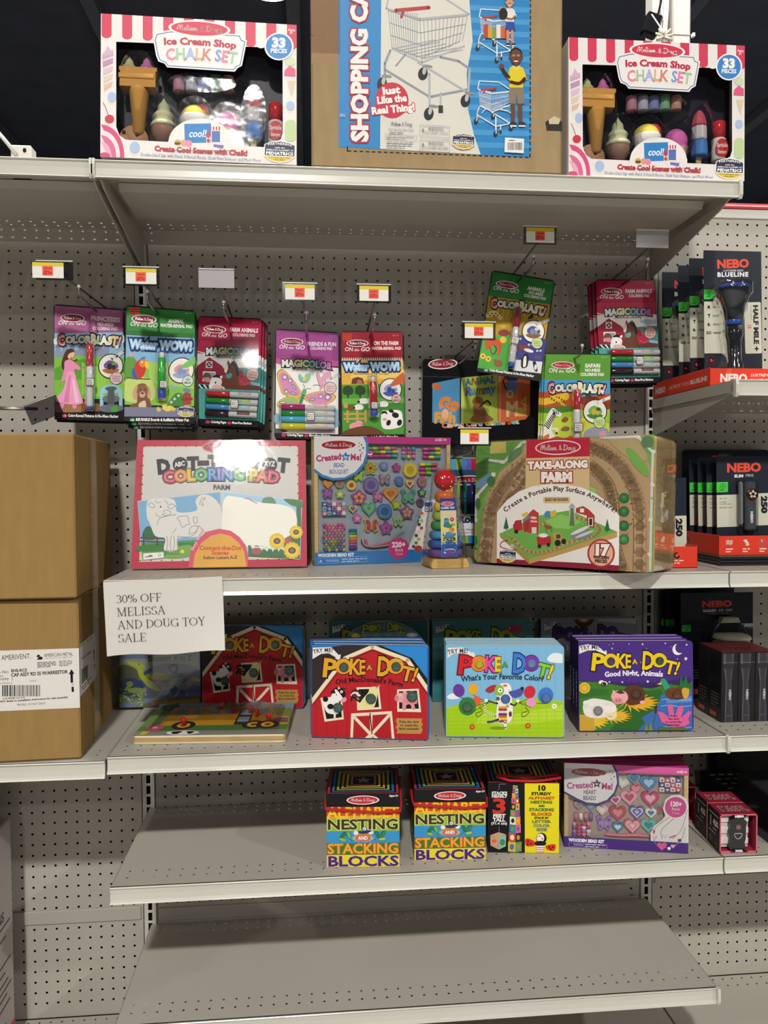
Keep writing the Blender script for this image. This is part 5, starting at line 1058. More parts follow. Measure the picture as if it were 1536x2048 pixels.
def bead_shape(kind, r, n=20):
    if kind == 'heart': return [(r*1.05*math.sin(t)**3, r*(.85*math.cos(t)-.33*math.cos(2*t)-.13*math.cos(3*t)-.065*math.cos(4*t))) for t in (2*math.pi*i/n for i in range(n))]
    if kind == 'flower': return [(r*(.84+.16*math.cos(5*t))*math.cos(t+.3), r*(.84+.16*math.cos(5*t))*math.sin(t+.3)) for t in (2*math.pi*i/30 for i in range(30))]
    if kind == 'butterfly': return spl([(0, .35*r), (.55*r, .95*r), (1.0*r, .7*r), (.75*r, .1*r), (.85*r, -.5*r), (.4*r, -.85*r), (0, -.4*r), (-.4*r, -.85*r), (-.85*r, -.5*r), (-.75*r, .1*r), (-1.0*r, .7*r), (-.55*r, .95*r)], True, 3)
    return [(r*math.cos(2*math.pi*i/n), r*math.sin(2*math.pi*i/n)) for i in range(n)]
def wood_bead(t, A, kind, x, y, r, c, D=.010, rot=0, h=.006):
    u, v = pix(A, x, y); k = A.W/1210 if A.W > .3 else A.W/850; r *= k
    M = Matrix.Translation((u, D, v)) @ Matrix.Rotation(R(rot), 4, 'Y'); m = MB()
    P = bead_shape(kind, r); m.prism(P, 0, -h, c[0], 'matte', M)
    for i, (s_, cc) in enumerate(zip((.8, .56, .3), c[1:])):
        if cc and kind != 'butterfly' or i == 0: m.prism([(a*s_, b*s_) for a, b in P], -h-.0001*(i+1), -h+.0005, cc, 'matte', M)
    if kind == 'flower' and len(c) > 2:
        for q in range(5):
            a = R(72*q+17); m.prism([(r*.45*math.cos(a)+r*.2*math.cos(b), r*.45*math.sin(a)+r*.2*math.sin(b)) for b in (R(45*j) for j in range(8))], -h-.0004, -h, c[2], 'matte', M)
    if kind == 'butterfly' and len(c) > 2:
        for sx in (-1, 1):
            for a, b, q in ((.55, .5, .24), (.48, -.35, .2)): m.prism([(sx*r*a+r*q*math.cos(R(45*j)), r*b+r*q*math.sin(R(45*j))) for j in range(8)], -h-.0004, -h, c[2], 'matte', M)
        m.prism([(-r*.08, -r*.5), (r*.08, -r*.5), (r*.08, r*.45), (-r*.08, r*.45)], -h-.0006, -h, c[0], 'matte', M)
    if kind == 'dots':
        rnd = random.Random(x)
        for q in range(14): a = R(q*25.7); m.prism([(r*.9*math.cos(a)+r*.06*math.cos(b), r*.9*math.sin(a)+r*.06*math.sin(b)) for b in (R(72*j) for j in range(5))], -h-.0004, -h, c[2], 'matte', M)
    m.build('wooden_bead', t)
def bead_kit(name, label, x, y, z, yaw, tilt, W, H, T, corners, D, tray, top='#b03878'):
    t = pack(name, label, 'craft kit', x, y, z, yaw, tilt, 0, T, 'wooden bead kits')
    mb = MB(); b = .009
    mb.box((-W/2, .001, 0), (-W/2+b, T, H), '#d2b582', 'wood', .001); mb.box((W/2-b, .001, 0), (W/2, T, H), '#d2b582', 'wood', .001); mb.box((-W/2, .001, 0), (W/2, T, b), '#d2b582', 'wood', .001); mb.box((-W/2, .001, H-b), (W/2, T, H), '#d2b582', 'wood', .001); mb.box((-W/2+b, T-.003, b), (W/2-b, T, H-b), '#c9ac7a', 'wood', .0005); mb.build('wooden_case', t)
    m = MB(); m.box((-W/2+b, D, b), (W/2-b, D+.001, H-b), tray, 'gloss', .0004); m.build('plastic_tray', t)
    mb = MB(); A = Art(mb, corners, W, H, 'print', lay=.0002)
    mb.box((-W/2, -.0004, H-.0002), (W/2, T+.0004, H+.0006), top, 'print', .0002)
    return t, mb, A
def bead_bouquet():
    t, mb, A = bead_kit('bead_kit', 'wooden bead kit with flower and butterfly beads, left of the stacking toy', .548, -.143, zB, 12.2, 0, .316, .279, .03, ((90, 95), (1290, 122), (1300, 1222), (87, 1232)), .012, '#a6b0ba')
    A.p('#c23c86', [88, 95, 1292, 122, 1290, 180, 545, 165, 540, 100]); A.p('#e9e5e4', [85, 90, 520, 100, 545, 160, 550, 250, 520, 340, 450, 420, 350, 465, 250, 470, 160, 440, 90, 390], 0); A.p('#4a86c4', [88, 375, 160, 430, 250, 462, 350, 458, 445, 412, 512, 335, 540, 250, 538, 160, 510, 95, 528, 95, 560, 160, 562, 250, 530, 348, 458, 432, 355, 478, 248, 484, 155, 455, 88, 402])
    A.p('#e9e5e4', [88, 95, 500, 100, 525, 160, 528, 250, 502, 330, 438, 402, 345, 448, 250, 452, 165, 425, 88, 370]); 
    logo(A, 302, 175, 152, 40, 0, '#a52430'); A.t('Created', 108, 318, 52, '#c23a78', 218, .04, -5); A.star('#3a7cc0', 362, 278, 46, .5); A.t('by', 345, 292, 26, '#e9eef4', 34, .02); A.t('Me!', 402, 306, 52, '#c23a78', 98, .04, 2, sp=.02)
    A.t('BEAD', 257, 368, 36, '#3f6fa8', 95, .01); A.t('BOUQUET', 220, 425, 36, '#3f6fa8', 168, .01)
    for x, y, r_ in ((482, 160, 8), (502, 176, 10), (487, 222, 10), (515, 203, 13), (505, 246, 9), (475, 190, 7)): A.star('#4a4a78', x, y, r_)
    A.t('AGES 4+', 1150, 150, 24, '#f0dce6', 105, .02, 0, res=1)
    A.p('#2f78c0', [86, 1118, 1300, 1108, 1302, 1225, 86, 1235]); A.t('WOODEN BEAD KIT', 115, 1156, 27, '#eef2f6', 315, .06); A.l('#a8c8e6', 2, [114, 1168, 550, 1162, 550, 1210, 114, 1216], closed=1); A.t('WARNING:', 182, 1203, 22, '#c4daee', 122, 0); A.p('#c4daee', [124, 1204, 138, 1180, 152, 1204]); A.fine(322, 1178, 540, 13, '#c4daee', 0, 2, 1.5); A.e('#c63a80', 828, 1096, 94, 97); A.t('220+', 768, 1085, 44, '#f4e8ee', 122, .05); A.t('Beads', 795, 1124, 30, '#f4dce8', 74, .0); A.t('5 Cords', 800, 1158, 22, '#f4dce8', 64, 0)
    # bracelet picture
    A.p('#eae6e2', [910, 1110, 960, 985, 1010, 855, 1040, 740, 1080, 680, 1130, 665, 1292, 680, 1298, 1110])
    A.l('#b9b4b0', 5, [950, 1060, 990, 900, 1060, 800, 1110, 760], 1)
    for i, c in enumerate(('#6a4a8c', '#4a9a5a', '#d8a03a', '#4a4a5c', '#e0c8a0', '#c04a6a', '#4a4a4a', '#b9c43a', '#3a8ab0', '#d06a3a')): A.e(c, 962+(i*17) % 45+i*6, 1085-i*33, 16)
    A.e('#b9433c', 1005, 1105, 34, 30); A.p('#2f4a8c', [1060, 690, 1130, 690, 1130, 775, 1060, 775]); A.t('DIY', 1066, 765, 34, '#e9e9f0', 60, .04)
    mb.build('printed_sleeve', t)
    Y, P_, G, O, PU, B_, RD, MG = '#dcc83e', '#c85a9c', '#8cc04a', '#e0923a', '#8a6ab4', '#4a86b8', '#b03a5a', '#c2408a'
    for k, x, y, r_, c in (('flower', 585, 380, 62, ('#b9c63e', '#4a7a3a', '#d8a02c', '#8a3a2c')), ('disc', 705, 360, 36, ('#7a8cb0', '#6a7ab8', '#8a9ac0')), ('flower', 818, 378, 40, ('#8c4a84', '#a04a90', MG)), ('dots', 938, 400, 64, (Y, '#e0d050', '#c8a82c')), ('butterfly', 480, 452, 46, ('#8ab83c', '#a8c84a')),
            ('heart', 212, 512, 42, ('#d0883c', '#e09a4a')), ('disc', 315, 512, 38, ('#7a9a5a', '#8fb06a', '#c8508a')), ('disc', 418, 528, 42, ('#dcc25a', '#e8d480', '#d0702c', '#c04a2c')), ('dots', 592, 528, 68, ('#7c6aa0', '#8a7ab0', '#6a5a94')), ('butterfly', 712, 485, 50, ('#7a7c90', '#8c8ea0', '#d8906a')), ('disc', 840, 495, 40, ('#7a7ab4', '#6a6aa8', '#4a98b8')), ('heart', 935, 522, 38, ('#dcc84e', '#e8d870', '#c05a8a', '#a84a7c')), ('disc', 1045, 508, 42, ('#b04a70', '#d06a90', '#6a8a5a', '#9a7a40')),
            ('butterfly', 210, 600, 46, ('#9a5aa4', '#b06ab8', '#8a4a9c')), ('flower', 318, 605, 42, ('#b4c864', '#6a8a4a', '#d0dc90', '#e0e6b8')), ('flower', 485, 640, 70, ('#b4509c', '#9a4a8c', '#e0a84a', '#8c3a5c')), ('butterfly', 652, 635, 48, ('#b06a9c', '#c88ab0', '#a04a80')), ('heart', 765, 610, 66, ('#d8924a', '#e0a85a', '#c8702c')), ('butterfly', 922, 640, 68, ('#5a9a7a', '#6aae8c', '#4a7a94')), ('flower', 1045, 605, 40, ('#3a4a6a', '#3a4a6a', '#7ab84a')),
            ('heart', 430, 735, 40, ('#8cb46a', '#c8d8b0', '#b84a6c')), ('heart', 572, 735, 64, ('#5a9c84', '#6aa88c', '#8cc05a', '#4a7c9a')), ('dots', 712, 765, 66, ('#4a78a8', '#5a88b8', '#3a6494')), ('flower', 818, 708, 42, ('#b0bc3a', '#8c962c', '#d0d85a', '#c8c85a')), ('flower', 912, 780, 66, ('#8c5a80', '#744a70', '#c89a8c', '#b06a5c')), ('flower', 470, 822, 42, ('#d070b0', '#b8509c', '#e090c4', '#e4b0d0')), ('butterfly', 595, 890, 66, ('#dca45a', '#b05a48', '#8c4a64')), ('flower', 725, 915, 62, ('#a04a8c', '#8a3a80', '#b45aa0', '#7a3270')), ('butterfly', 832, 862, 48, ('#9cc06a', '#5a9a8c', '#d0b84a')), ('disc', 1030, 690, 34, ('#a04a6a', '#3a4a6a'))):
        wood_bead(t, A, k, x, y, r_, c, .012)
    rnd = random.Random(7); k_ = .316/1210
    for x0, y0, n in ((575, 208, 5), (590, 240, 5), (585, 275, 5), (1075, 218, 3), (1080, 255, 3), (1075, 290, 3), (1050, 355, 3), (1045, 395, 3), (1050, 430, 2)):
        for i in range(n):
            u, v = pix(A, x0+i*54, y0); m = MB(); m.tube([(u-.0068, .008, v), (u-.005, .008, v), (u+.005, .008, v), (u+.0068, .008, v)], [.003, .004, .004, .003], rnd.choice((Y, P_, G, '#4aa0a8', '#d86a5a', '#6a9a4a', MG, '#3a7a9a')), 'matte', 10); m.build('tube_bead', t)
    for j in range(10):
        for i in range(6):
            x = 182+i*31+(j % 2)*12; u, v = pix(A, x, 878+j*25); m = MB(); m.ball((u, .008, v), .0043, (('#c25a9c', '#c868a8', '#d08a9a'), ('#c8588c', '#8aa07a', '#b870b0'), ('#b8a04a', '#7a6aa0', '#5a9a6a'), ('#4a7aa8', '#c8b84a', '#3a6a9c'))[min(j//3, 3)][rnd.randrange(3)], 'matte', 8); m.build('round_bead', t)
    for j in range(3):
        for i in range(5):
            u, v = pix(A, 180+i*42, 692+j*41); c = ('#4a7a9c', '#c88a9a', '#9a6ab0', '#8ab0c0', '#d8c4b8')[(i*2+j*3) % 5]; m = MB(); m.box((u-.0049, .003, v-.0049), (u+.0049, .012, v+.0049), c, 'matte', .0012); B = Art(m, ((0, 0), (10, 0), (10, 10), (0, 10)), .008, .008, M=Matrix.Translation((u, .003, v-.004))); B.heart('#5a3a6a' if (i+j) % 2 else '#e8e0e6', 5, 5, 3); m.build('cube_bead', t)
    for i in range(9):
        u, v = pix(A, 880+(i % 3)*44, 215+(i//3)*34); m = MB(); m.ball((u, .008, v), .005, rnd.choice((P_, G, '#5aa0b0', '#dc8aa0', Y)), 'matte', 8); m.build('round_bead', t)
    for i, c in enumerate(('#2f7a9a', '#4a9a6a', '#dcc03a', '#d8803a', '#c84a6a', '#a04a9c', '#4a4a9c')): u, v = pix(A, 432, 930+i*26); m = MB(); m.tube([(u-.0085, .008, v), (u+.0085, .008, v)], .0036, c, 'matte', 8); m.build('cord_spool', t)
    for i, c in enumerate(('#2c2c34', '#d8d0b8', '#c8507c', '#d86a9c', '#d87aa0')):
        m = MB(); m.tube([(*pix(A, a, b)[:1], .008, pix(A, a, b)[1]) for a, b in spl([(505+i*12, 1010), (520+i*14, 1060+i*3), (590+i*20, 1090-i*8), (700+i*12, 1085-i*12), (760, 1070)], False, 4)], .0012, c, 'matte', 6); m.build('cord', t)
    m = MB(); W, H = .316, .279; m.box((-W/2-.001, -.0016, -.0004), (W/2+.001, -.0012, H+.001), '#fff', 'film', .0003); m.build('shrink_film', t)
    m = MB(); rr = random.Random(2); V = []; nx, nz = 26, 22
    for j in range(nz+1):
        for i in range(nx+1): V.append((-W/2+.012 + (W-.024)*i/nx, .0045 + rr.uniform(-.0028, .0018), .03 + (H-.05)*j/nz))
    m.add(V, [[j*(nx+1)+i, j*(nx+1)+i+1, (j+1)*(nx+1)+i+1, (j+1)*(nx+1)+i] for j in range(nz) for i in range(nx)], '#fff', 'clear', None, True); m.build('vacuum_form', t)
bead_bouquet()

def heart_kit():
    cor = ((605, 125), (1452, 150), (1452, 745), (605, 690))
    t, mb, A = bead_kit('bead_kit', 'wooden bead kit with pink and blue heart beads, right end of the lower shelf', 1.032, -.322, zD, -13.1, 1, .250, .177, .026, cor, .012, '#a8988c')
    A.p('#d05a9a', [600, 120, 1455, 150, 1452, 202, 960, 190, 940, 130]); A.p('#4a2f7a', [604, 620, 1455, 672, 1455, 748, 604, 694])
    A.p('#3c3a78', [604, 125, 935, 132, 965, 190, 972, 260, 950, 330, 900, 385, 830, 410, 750, 405, 680, 375, 604, 330]); A.p('#e6e0e4', [604, 125, 922, 132, 950, 190, 958, 258, 938, 322, 890, 374, 825, 398, 755, 392, 690, 364, 604, 316])
    logo(A, 768, 188, 122, 29, 2, '#a52430'); A.t('Created', 622, 300, 40, '#b8407c', 175, .03, -3); A.star('#3a3a50', 822, 264, 32, .5); A.t('by', 812, 272, 15, '#e9e6ea', 20, .02); A.t('Me!', 852, 300, 40, '#b8407c', 78, .04, 2); A.t('HEART', 732, 335, 28, '#34343c', 84, .01, 1); A.t('BEADS', 730, 375, 28, '#34343c', 86, .01, 1)
    for x, y, r_ in ((912, 180, 6), (928, 194, 7), (912, 210, 5), (938, 215, 8), (918, 232, 7), (930, 248, 5)): A.star('#5a3a68', x, y, r_)
    A.t('AGES 6+', 1368, 184, 15, '#f4dcea', 74, .03, 1, res=1); A.t('WOODEN BEAD KIT', 636, 655, 20, '#ece8f2', 236, .06, 3.5); A.l('#a898c8', 2, [638, 665, 893, 680, 893, 704, 638, 690], closed=1); A.t('WARNING', 668, 684, 13, '#c8bcdc', 68, 0, 3.5, res=1); A.fine(745, 674, 885, 9, '#c8bcdc', 3.5, 2, 1.5)
    A.p('#ece6e4', [1290, 480, 1272, 430, 1290, 370, 1330, 340, 1390, 335, 1435, 360, 1455, 410, 1455, 672, 1190, 655, 1188, 600, 1215, 550, 1270, 510]); A.e('#d0488c', 1362, 422, 75, 72); A.t('120+', 1320, 412, 30, '#f4e8ee', 84, .05, 3); A.t('Beads', 1334, 442, 20, '#f4dce8', 58, 0, 3); A.t('5 Cords', 1338, 468, 14, '#f4dce8', 50, 0, 3, res=1)
    A.l('#8a8a90', 4, [1212, 610, 1230, 555, 1320, 490], 1); A.l('#8a8a90', 4, [1270, 640, 1265, 580, 1350, 500], 1); A.l('#8a8a90', 4, [1340, 640, 1400, 580, 1445, 440], 1); A.l('#8a8a90', 4, [1210, 640, 1240, 690, 1330, 700, 1400, 650, 1430, 560], 1)
    A.heart('#c85a8a', 1268, 690, 34); A.heart('#e8c0d0', 1220, 632, 18); A.heart('#e0d4e4', 1288, 622, 20); A.heart('#d89ab0', 1345, 692, 16); A.e('#c85a7a', 1212, 590, 9, 14); A.e('#e9e6e4', 1318, 708, 11); A.r('#4a3a6a', 1378, 642, 1404, 662); A.l('#c86a80', 10, [1322, 632, 1360, 618])
    mb.build('printed_sleeve', t)
    for k, x, y, r_, c, ro in (('heart', 1000, 265, 40, ('#d8d6d2', '#c0c8d0', '#e0dcd8'), 10), ('heart', 1076, 232, 40, ('#7ab4ac', '#4a78a8'), 0), ('heart', 1178, 262, 58, ('#5a8cbc', '#4a78b0', '#a8c8e0'), 0), ('heart', 1090, 305, 34, ('#d0607c', '#e08a9c'), 0), ('heart', 1045, 362, 58, ('#dc98ac', '#e4a8b8', '#b8506c'), -5), ('heart', 1190, 370, 60, ('#b83a68', '#c84a74', '#e8b0c4'), 0), ('heart', 952, 382, 38, ('#c8a8c4', '#dcc4d8', '#b8405c'), -8), ('heart', 868, 398, 38, ('#c8687c', '#e0b0b8', '#6a7ab0'), 0), ('heart', 785, 418, 38, ('#8a9ac0', '#6a84b8', '#9ab4d4'), 0), ('heart', 702, 418, 34, ('#c0707c', '#c8808a', '#5a9a94'), 0),
            ('heart', 860, 452, 38, ('#d8d4ce', '#d8b0b8', '#e4dcd8'), 0), ('heart', 968, 470, 58, ('#b84a5c', '#b84a5c', '#d88a94'), 0), ('heart', 1098, 465, 52, ('#5a5a98', '#c4c8e0', '#5a5aa0', '#c0bcdc'), 0), ('heart', 1195, 470, 38, ('#dcdad6', '#e4e2de', '#3a78b0'), 0), ('heart', 1258, 445, 34, ('#6aa898', '#c04a68', '#b83c5c'), 10), ('butterfly', 875, 545, 56, ('#9a78b4', '#a888c0', '#7a5a9c'), 0), ('heart', 968, 568, 38, ('#4a78a0', '#5a8ab4', '#d0e0ea'), 0), ('heart', 1068, 560, 58, ('#c8607c', '#e8b4bc', '#e0909c', '#e8c8cc'), 0), ('heart', 1178, 555, 52, ('#6ab4ac', '#7ac0b4', '#3a8494'), 0)):
        wood_bead(t, A, k, x, y, r_, c, .012, ro)
    for j in range(3):
        for i in range(4):
            u, v = pix(A, 1268+i*38, 240+j*33); c = ('#d8d4d2', '#c85a7c', '#e4e0de', '#5a4a88')[(i+j*3) % 4]; m = MB(); m.box((u-.0052, .002, v-.0045), (u+.0052, .012, v+.0045), c, 'matte', .001); B = Art(m, ((0, 0), (10, 0), (10, 10), (0, 10)), .008, .008, M=Matrix.Translation((u, .002, v-.004))); B.heart('#b83c68' if c in ('#d8d4d2', '#e4e0de') else '#ece6ea', 5, 5, 3.4); m.build('cube_bead', t)
    rnd = random.Random(3)
    for j in range(4):
        for i in range(4): u, v = pix(A, 675+i*32, 548+j*24); m = MB(); m.ball((u, .007, v), .0048, rnd.choice(('#b06ab0', '#d88aa0', '#6a5aa0', '#e0dcda', '#c04a70')), 'matte', 8); m.build('round_bead', t)
    for i, c in enumerate(('#c86a7c', '#e0dcd4', '#d07a8a', '#7a6ab0')): u, v = pix(A, 685+i*34, 498); m = MB(); m.tube([(u, .008, v-.007), (u, .008, v+.007)], .0042, c, 'matte', 10); m.build('tube_bead', t)
    for i, c in enumerate(('#d06a8c', '#e0a8b4', '#c8507c')):
        m = MB(); m.tube([(pix(A, a, b)[0], .009, pix(A, a, b)[1]) for a, b in spl([(880, 610+i*8), (1000, 625+i*5), (1100, 618+i*9), (1190, 640)], False, 4)], .0016, c, 'matte', 6); m.build('cord', t)
    W, H = .25, .177; m = MB(); m.box((-W/2+.001, -.0012, .02), (W/2-.001, -.0009, H-.012), '#fff', 'film', .0002); m.build('window_film', t)
    for k, lb in ((1, 'heart bead kit standing directly behind the front heart bead kit'), (2, 'heart bead kit last of the row behind the front heart kit')):
        o = dup(t, (1.032+.0075*k, -.322+.030*k, zD+.0013), label=lb); pose(o, 1-k*.4, -13.1)
heart_kit()

# wooden stacker in clear film
t = thing('ring_stacker', 'wooden rainbow ring stacking toy with a red ball on top, in clear film', 'stacking toy', (.669, -.222, zB+.0008)); t.rotation_euler = (0, 0, R(8))
m = MB(); m.prism([(-.041, .002), (-.038, 0), (.038, 0), (.041, .002), (.041, .008), (.036, .019), (-.036, .019), (-.041, .008)], -.04, .04, '#c9a15c', 'wood'); m.build('base', t)
z = .019
for nm, r_, h, c in (('purple', .0385, .0195, '#6a4a8c'), ('dark blue', .0365, .019, '#3a5a9c'), ('light blue', .0335, .0195, '#4a8ab4'), ('dark green', .030, .020, '#3f8a54'), ('light green', .0265, .0195, '#8ab04a'), ('yellow', .0235, .020, '#d8b83a'), ('orange', .0208, .022, '#c8622c')):
    m = MB(); m.lathe([(r_*.6, z), (r_*.9, z+h*.06), (r_, z+h*.35), (r_, z+h*.65), (r_*.9, z+h*.94), (r_*.6, z+h)], c, 'gloss', 24); o = m.build('stacking_ring', t); o['label'] = nm + ' stacking ring'; z += h
m = MB(); zz = .184; m.ball((0, 0, zz), .0228, '#c0222c', 'gloss', 24); m.build('ball', t)['label'] = 'red ball'; m = MB(); m.tube([(0, 0, .012), (0, 0, .17)], .005, '#c9a15c', 'wood'); m.build('post', t)
m = MB(); L = [(-.036, .012), (.036, .012)]
W_, H_ = .035, .124; tb = math.atan2(.016, H_); M = Matrix.Translation((0, -.0362, .022)) @ Matrix.Rotation(-R(6.5), 4, 'X'); m.box((-W_/2, 0, 0), (W_/2, .0006, H_), '#e6d98a', 'wrap', .0002, M)
A = Art(m, ((215, 915), (485, 915), (515, 1810), (255, 1810)), W_, H_, 'wrap', M)
A.p('#2c3f8c', [205, 910, 490, 910, 490, 1105, 215, 1105]); logo(A, 345, 1000, 105, 30, 0, '#c0404c'); A.t('CLASSIC TOY', 235, 1080, 32, '#e6e6f0', 230, .04); A.p('#e2cf86', [215, 1105, 490, 1105, 505, 1560, 230, 1560]); A.p('#d8c8a8', [215, 1105, 490, 1105, 495, 1300, 222, 1300])
for k, c in enumerate(('#3f8a54', '#4a9ab4', '#3a6ab0', '#4a4a9c')): A.e(c, 328+k*2, 1245+k*32, 42+k*5, 24)
A.e('#c0392c', 422, 1245, 34, 32); A.e('#e2cf86', 422, 1245, 10); A.e('#8cb04a', 440, 1325, 40, 22); A.e('#d87a2c', 418, 1400, 46, 34); A.e('#e2b84a', 400, 1410, 12); A.t('RAINBOW', 272, 1500, 46, '#2c2a22', 210, .06); A.t('STACKER', 272, 1565, 46, '#2c2a22', 210, .06); A.p('#d8d83a', [250, 1572, 505, 1572, 508, 1610, 252, 1610]); A.p('#3f9a54', [250, 1585, 505, 1585, 506, 1600, 252, 1600]); A.p('#2a5fb0', [250, 1620, 510, 1620, 516, 1815, 250, 1815]); A.t('18m+ Stacking', 320, 1660, 22, '#e6ecf6', 125, .03); badge(A, 305, 1685, 468, 1790); m.build('paper_label', t)
m = MB(); V = []
for z_, w_ in ((.0, .0425), (.02, .042), (.05, .0405), (.1, .0345), (.155, .0268), (.19, .024), (.208, .013)):
    for a in range(16):
        g = 2*math.pi*(a+.5)/16; c_, s_ = math.cos(g), math.sin(g); e = w_/max(abs(c_), abs(s_)); rr = e*.75+w_*.27; V.append((rr*c_, rr*s_, z_))
m.add(V, [[j*16+i, j*16+(i+1) % 16, (j+1)*16+(i+1) % 16, (j+1)*16+i] for j in range(6) for i in range(16)], '#fff', 'film', None, True); m.build('shrink_film', t)

# take-along farm
def farm():
    W, H, T = .393, .262, .118
    t = pack('farm_play_board', 'folding wooden farm play board with dirt roads and a red title band', 'play set', .886, -.315, zB, -42.6, 2.6, -.3, T)
    for k, (y0, y1, c) in enumerate(((.0, .022, '#c2a266'), (.0235, .052, '#bb9a5e'), (.0535, .094, '#b6945a'), (.0955, .118, '#c4a56c'))):
        mb = MB(); plate(mb, rrect(-W/2, 0, W/2, H, .013), None, y0, y1, c, 'wood')
        if k == 0:
            A = Art(mb, ((75, 130), (1275, 70), (1262, 1005), (62, 935)), W, H, 'wrap'); farm_art(A)
        mb.build('board', t)
    m = MB(); plate(m, rrect(-W/2-.0015, -.0002, W/2+.0015, H+.002, .014), None, -.0015, T+.001, '#fff', 'film'); m.build('shrink_film', t)
def farm_art(A):
    A.p('#7fae5c', [92, 125, 1262, 72, 1262, 80, 1255, 1000, 78, 935, 70, 200, 80, 140]); A.p('#c4a279', [240, 300, 420, 120, 600, 115, 1150, 80, 1250, 330, 1240, 600, 1225, 1000, 100, 935, 120, 600, 160, 460], 0); A.p('#6fa050', [80, 130, 400, 118, 380, 200, 290, 280, 230, 330, 190, 420, 100, 520, 72, 520], 0)
    for k in range(60): A.p('#5a9048', [85+(k*47) % 110, 150+(k*31) % 280, 95+(k*47) % 110, 142+(k*31) % 280, 93+(k*47) % 110, 156+(k*31) % 280])
    A.p('#d0c068', [165, 130, 272, 125, 274, 200, 168, 207])
    A.e('#8fc060', 1110, 200, 90, 40, 40); A.e('#c0a878', 1080, 150, 160, 60, 35); A.e('#7fb458', 1150, 255, 120, 34, 52)
    def road(P, w): A.l('#b08c64', w+12, P, 1); A.l('#c6a47c', w, P, 1)
    road([130, 940, 170, 600, 250, 420, 400, 270, 560, 180, 760, 150, 900, 180, 1040, 280, 1130, 440, 1165, 620, 1165, 1000], 78); road([250, 940, 260, 600, 330, 460, 420, 370], 60); road([830, 280, 900, 340, 960, 430, 985, 560, 985, 700, 1010, 860, 1060, 990], 70); road([320, 430, 420, 270], 40)
    for P in ([124, 940, 160, 600, 240, 410, 400, 250, 560, 165, 760, 135, 900, 165, 1055, 270, 1145, 440, 1180, 620, 1180, 1000], [170, 940, 200, 620, 275, 450, 420, 310, 560, 215, 760, 185, 880, 210, 1010, 300, 1095, 450, 1125, 620, 1125, 1000], [840, 300, 905, 380, 945, 450, 965, 560, 965, 700, 990, 860, 1030, 975], [870, 270, 960, 350, 1010, 450, 1030, 580, 1030, 760, 1080, 960]): A.l('#8a6a4a', 5, P, 1)
    rnd = random.Random(5)
    def inn(x, y): return not (405 < x < 832 and y < 450) and not (218 < x < 1032 and y > 420 and ((x-625)/420)**2 + ((y-760)/350)**2 < 1.05)
    V = {0: [[], []], 1: [[], []], 2: [[], []]}
    for k in range(420):
        x, y = rnd.uniform(110, 1220), rnd.uniform(110, 980)
        d = math.hypot((x-640)/560, (y-820)/690)
        if .62 < d < 1.0 and inn(x, y) or (x > 1040 and y > 600 and 1075 < x < 1215):
            q = V[k % 3]; n = len(q[0]); r_ = rnd.uniform(3.5, 6.5); q[0] += [(x-r_, y), (x, y-r_), (x+r_, y), (x, y+r_)]; q[1] += [(n, n+1, n+2), (n, n+2, n+3)]
    for q, c in zip(V.values(), ('#d8c4a0', '#6b4c32', '#8a4f3a')): A.tris(q[0], q[1], c)
    for P in ([165, 250, 262, 262, 380, 130, 405, 125], [80, 490, 195, 350], [70, 500, 70, 660], [905, 95, 1150, 85, 1250, 190], [1252, 190, 1245, 500, 1238, 990]): A.l('#e0ddd4', 18, P)
    for x, y in ((250, 262), (190, 345), (80, 495), (70, 655), (1155, 90), (1255, 185), (1250, 410), (1240, 645), (1235, 880)): A.r('#e9e6de', x-14, y-12, x+14, y+12, 4)
    A.p('#6f96b8', [75, 440, 80, 405, 150, 335, 180, 350, 165, 390, 110, 440]); A.e('#3f7a4a', 175, 390, 28, 34); A.e('#4a7a4a', 88, 545, 18, 40); A.p('#3f8a4a', [62, 760, 80, 760, 88, 800, 70, 830, 90, 850, 62, 850]); A.e('#6a8a62', 330, 210, 60, 26, -45); A.e('#6a8460', 1215, 120, 42, 40)
    for y in (500, 590, 685, 778): A.flower('#2f6a3c', 1062, y, 36, 12, .22); A.e('#3f7f48', 1062, y, 27); A.e('#57945a', 1060, y-4, 13)
    A.p('#8fc060', [832, 420, 870, 440, 900, 520, 832, 460])
    # wrap-around card
    A.p('#b8983c', [0, 0, 0, 0, 0, 0]); A.p('#d0b484', [405, 235, 832, 218, 830, 480, 405, 480]); A.p('#b5283c', [410, 115, 832, 85, 832, 220, 412, 236])
    A.e('#e9dcd6', 620, 162, 152, 50, -2); A.e('#b5283c', 620, 162, 144, 43, -2); A.path(SCRIPT, 505, 182, 36, '#efe2dc', 5, 1.06, -1)
    A.t('TAKE-ALONG', 422, 308, 46, '#efe6dc', 398, .07, -2, '#9c3038', .09); A.t('FARM', 510, 392, 58, '#efe6dc', 205, .08, -1, '#9c3038', .09)
    A.p('#8a2438', [216, 905, 1030, 955, 1030, 1000, 216, 945]); A.p('#e8e2dc', [216, 600, 280, 520, 360, 460, 450, 425, 560, 410, 660, 410, 780, 430, 880, 475, 960, 535, 1032, 620, 1030, 955, 800, 940, 216, 912], 0)
    A.t('Create a Portable Play Surface Anywhere!', 268, 604, 31, '#4a2a2a', 735, .03, 0, arc=150)
    A.r('#d0b484', 524, 495, 702, 538, 10); A.t('BUILT-IN ROADS!', 538, 523, 18, '#6a4a30', 150, .05, -1)
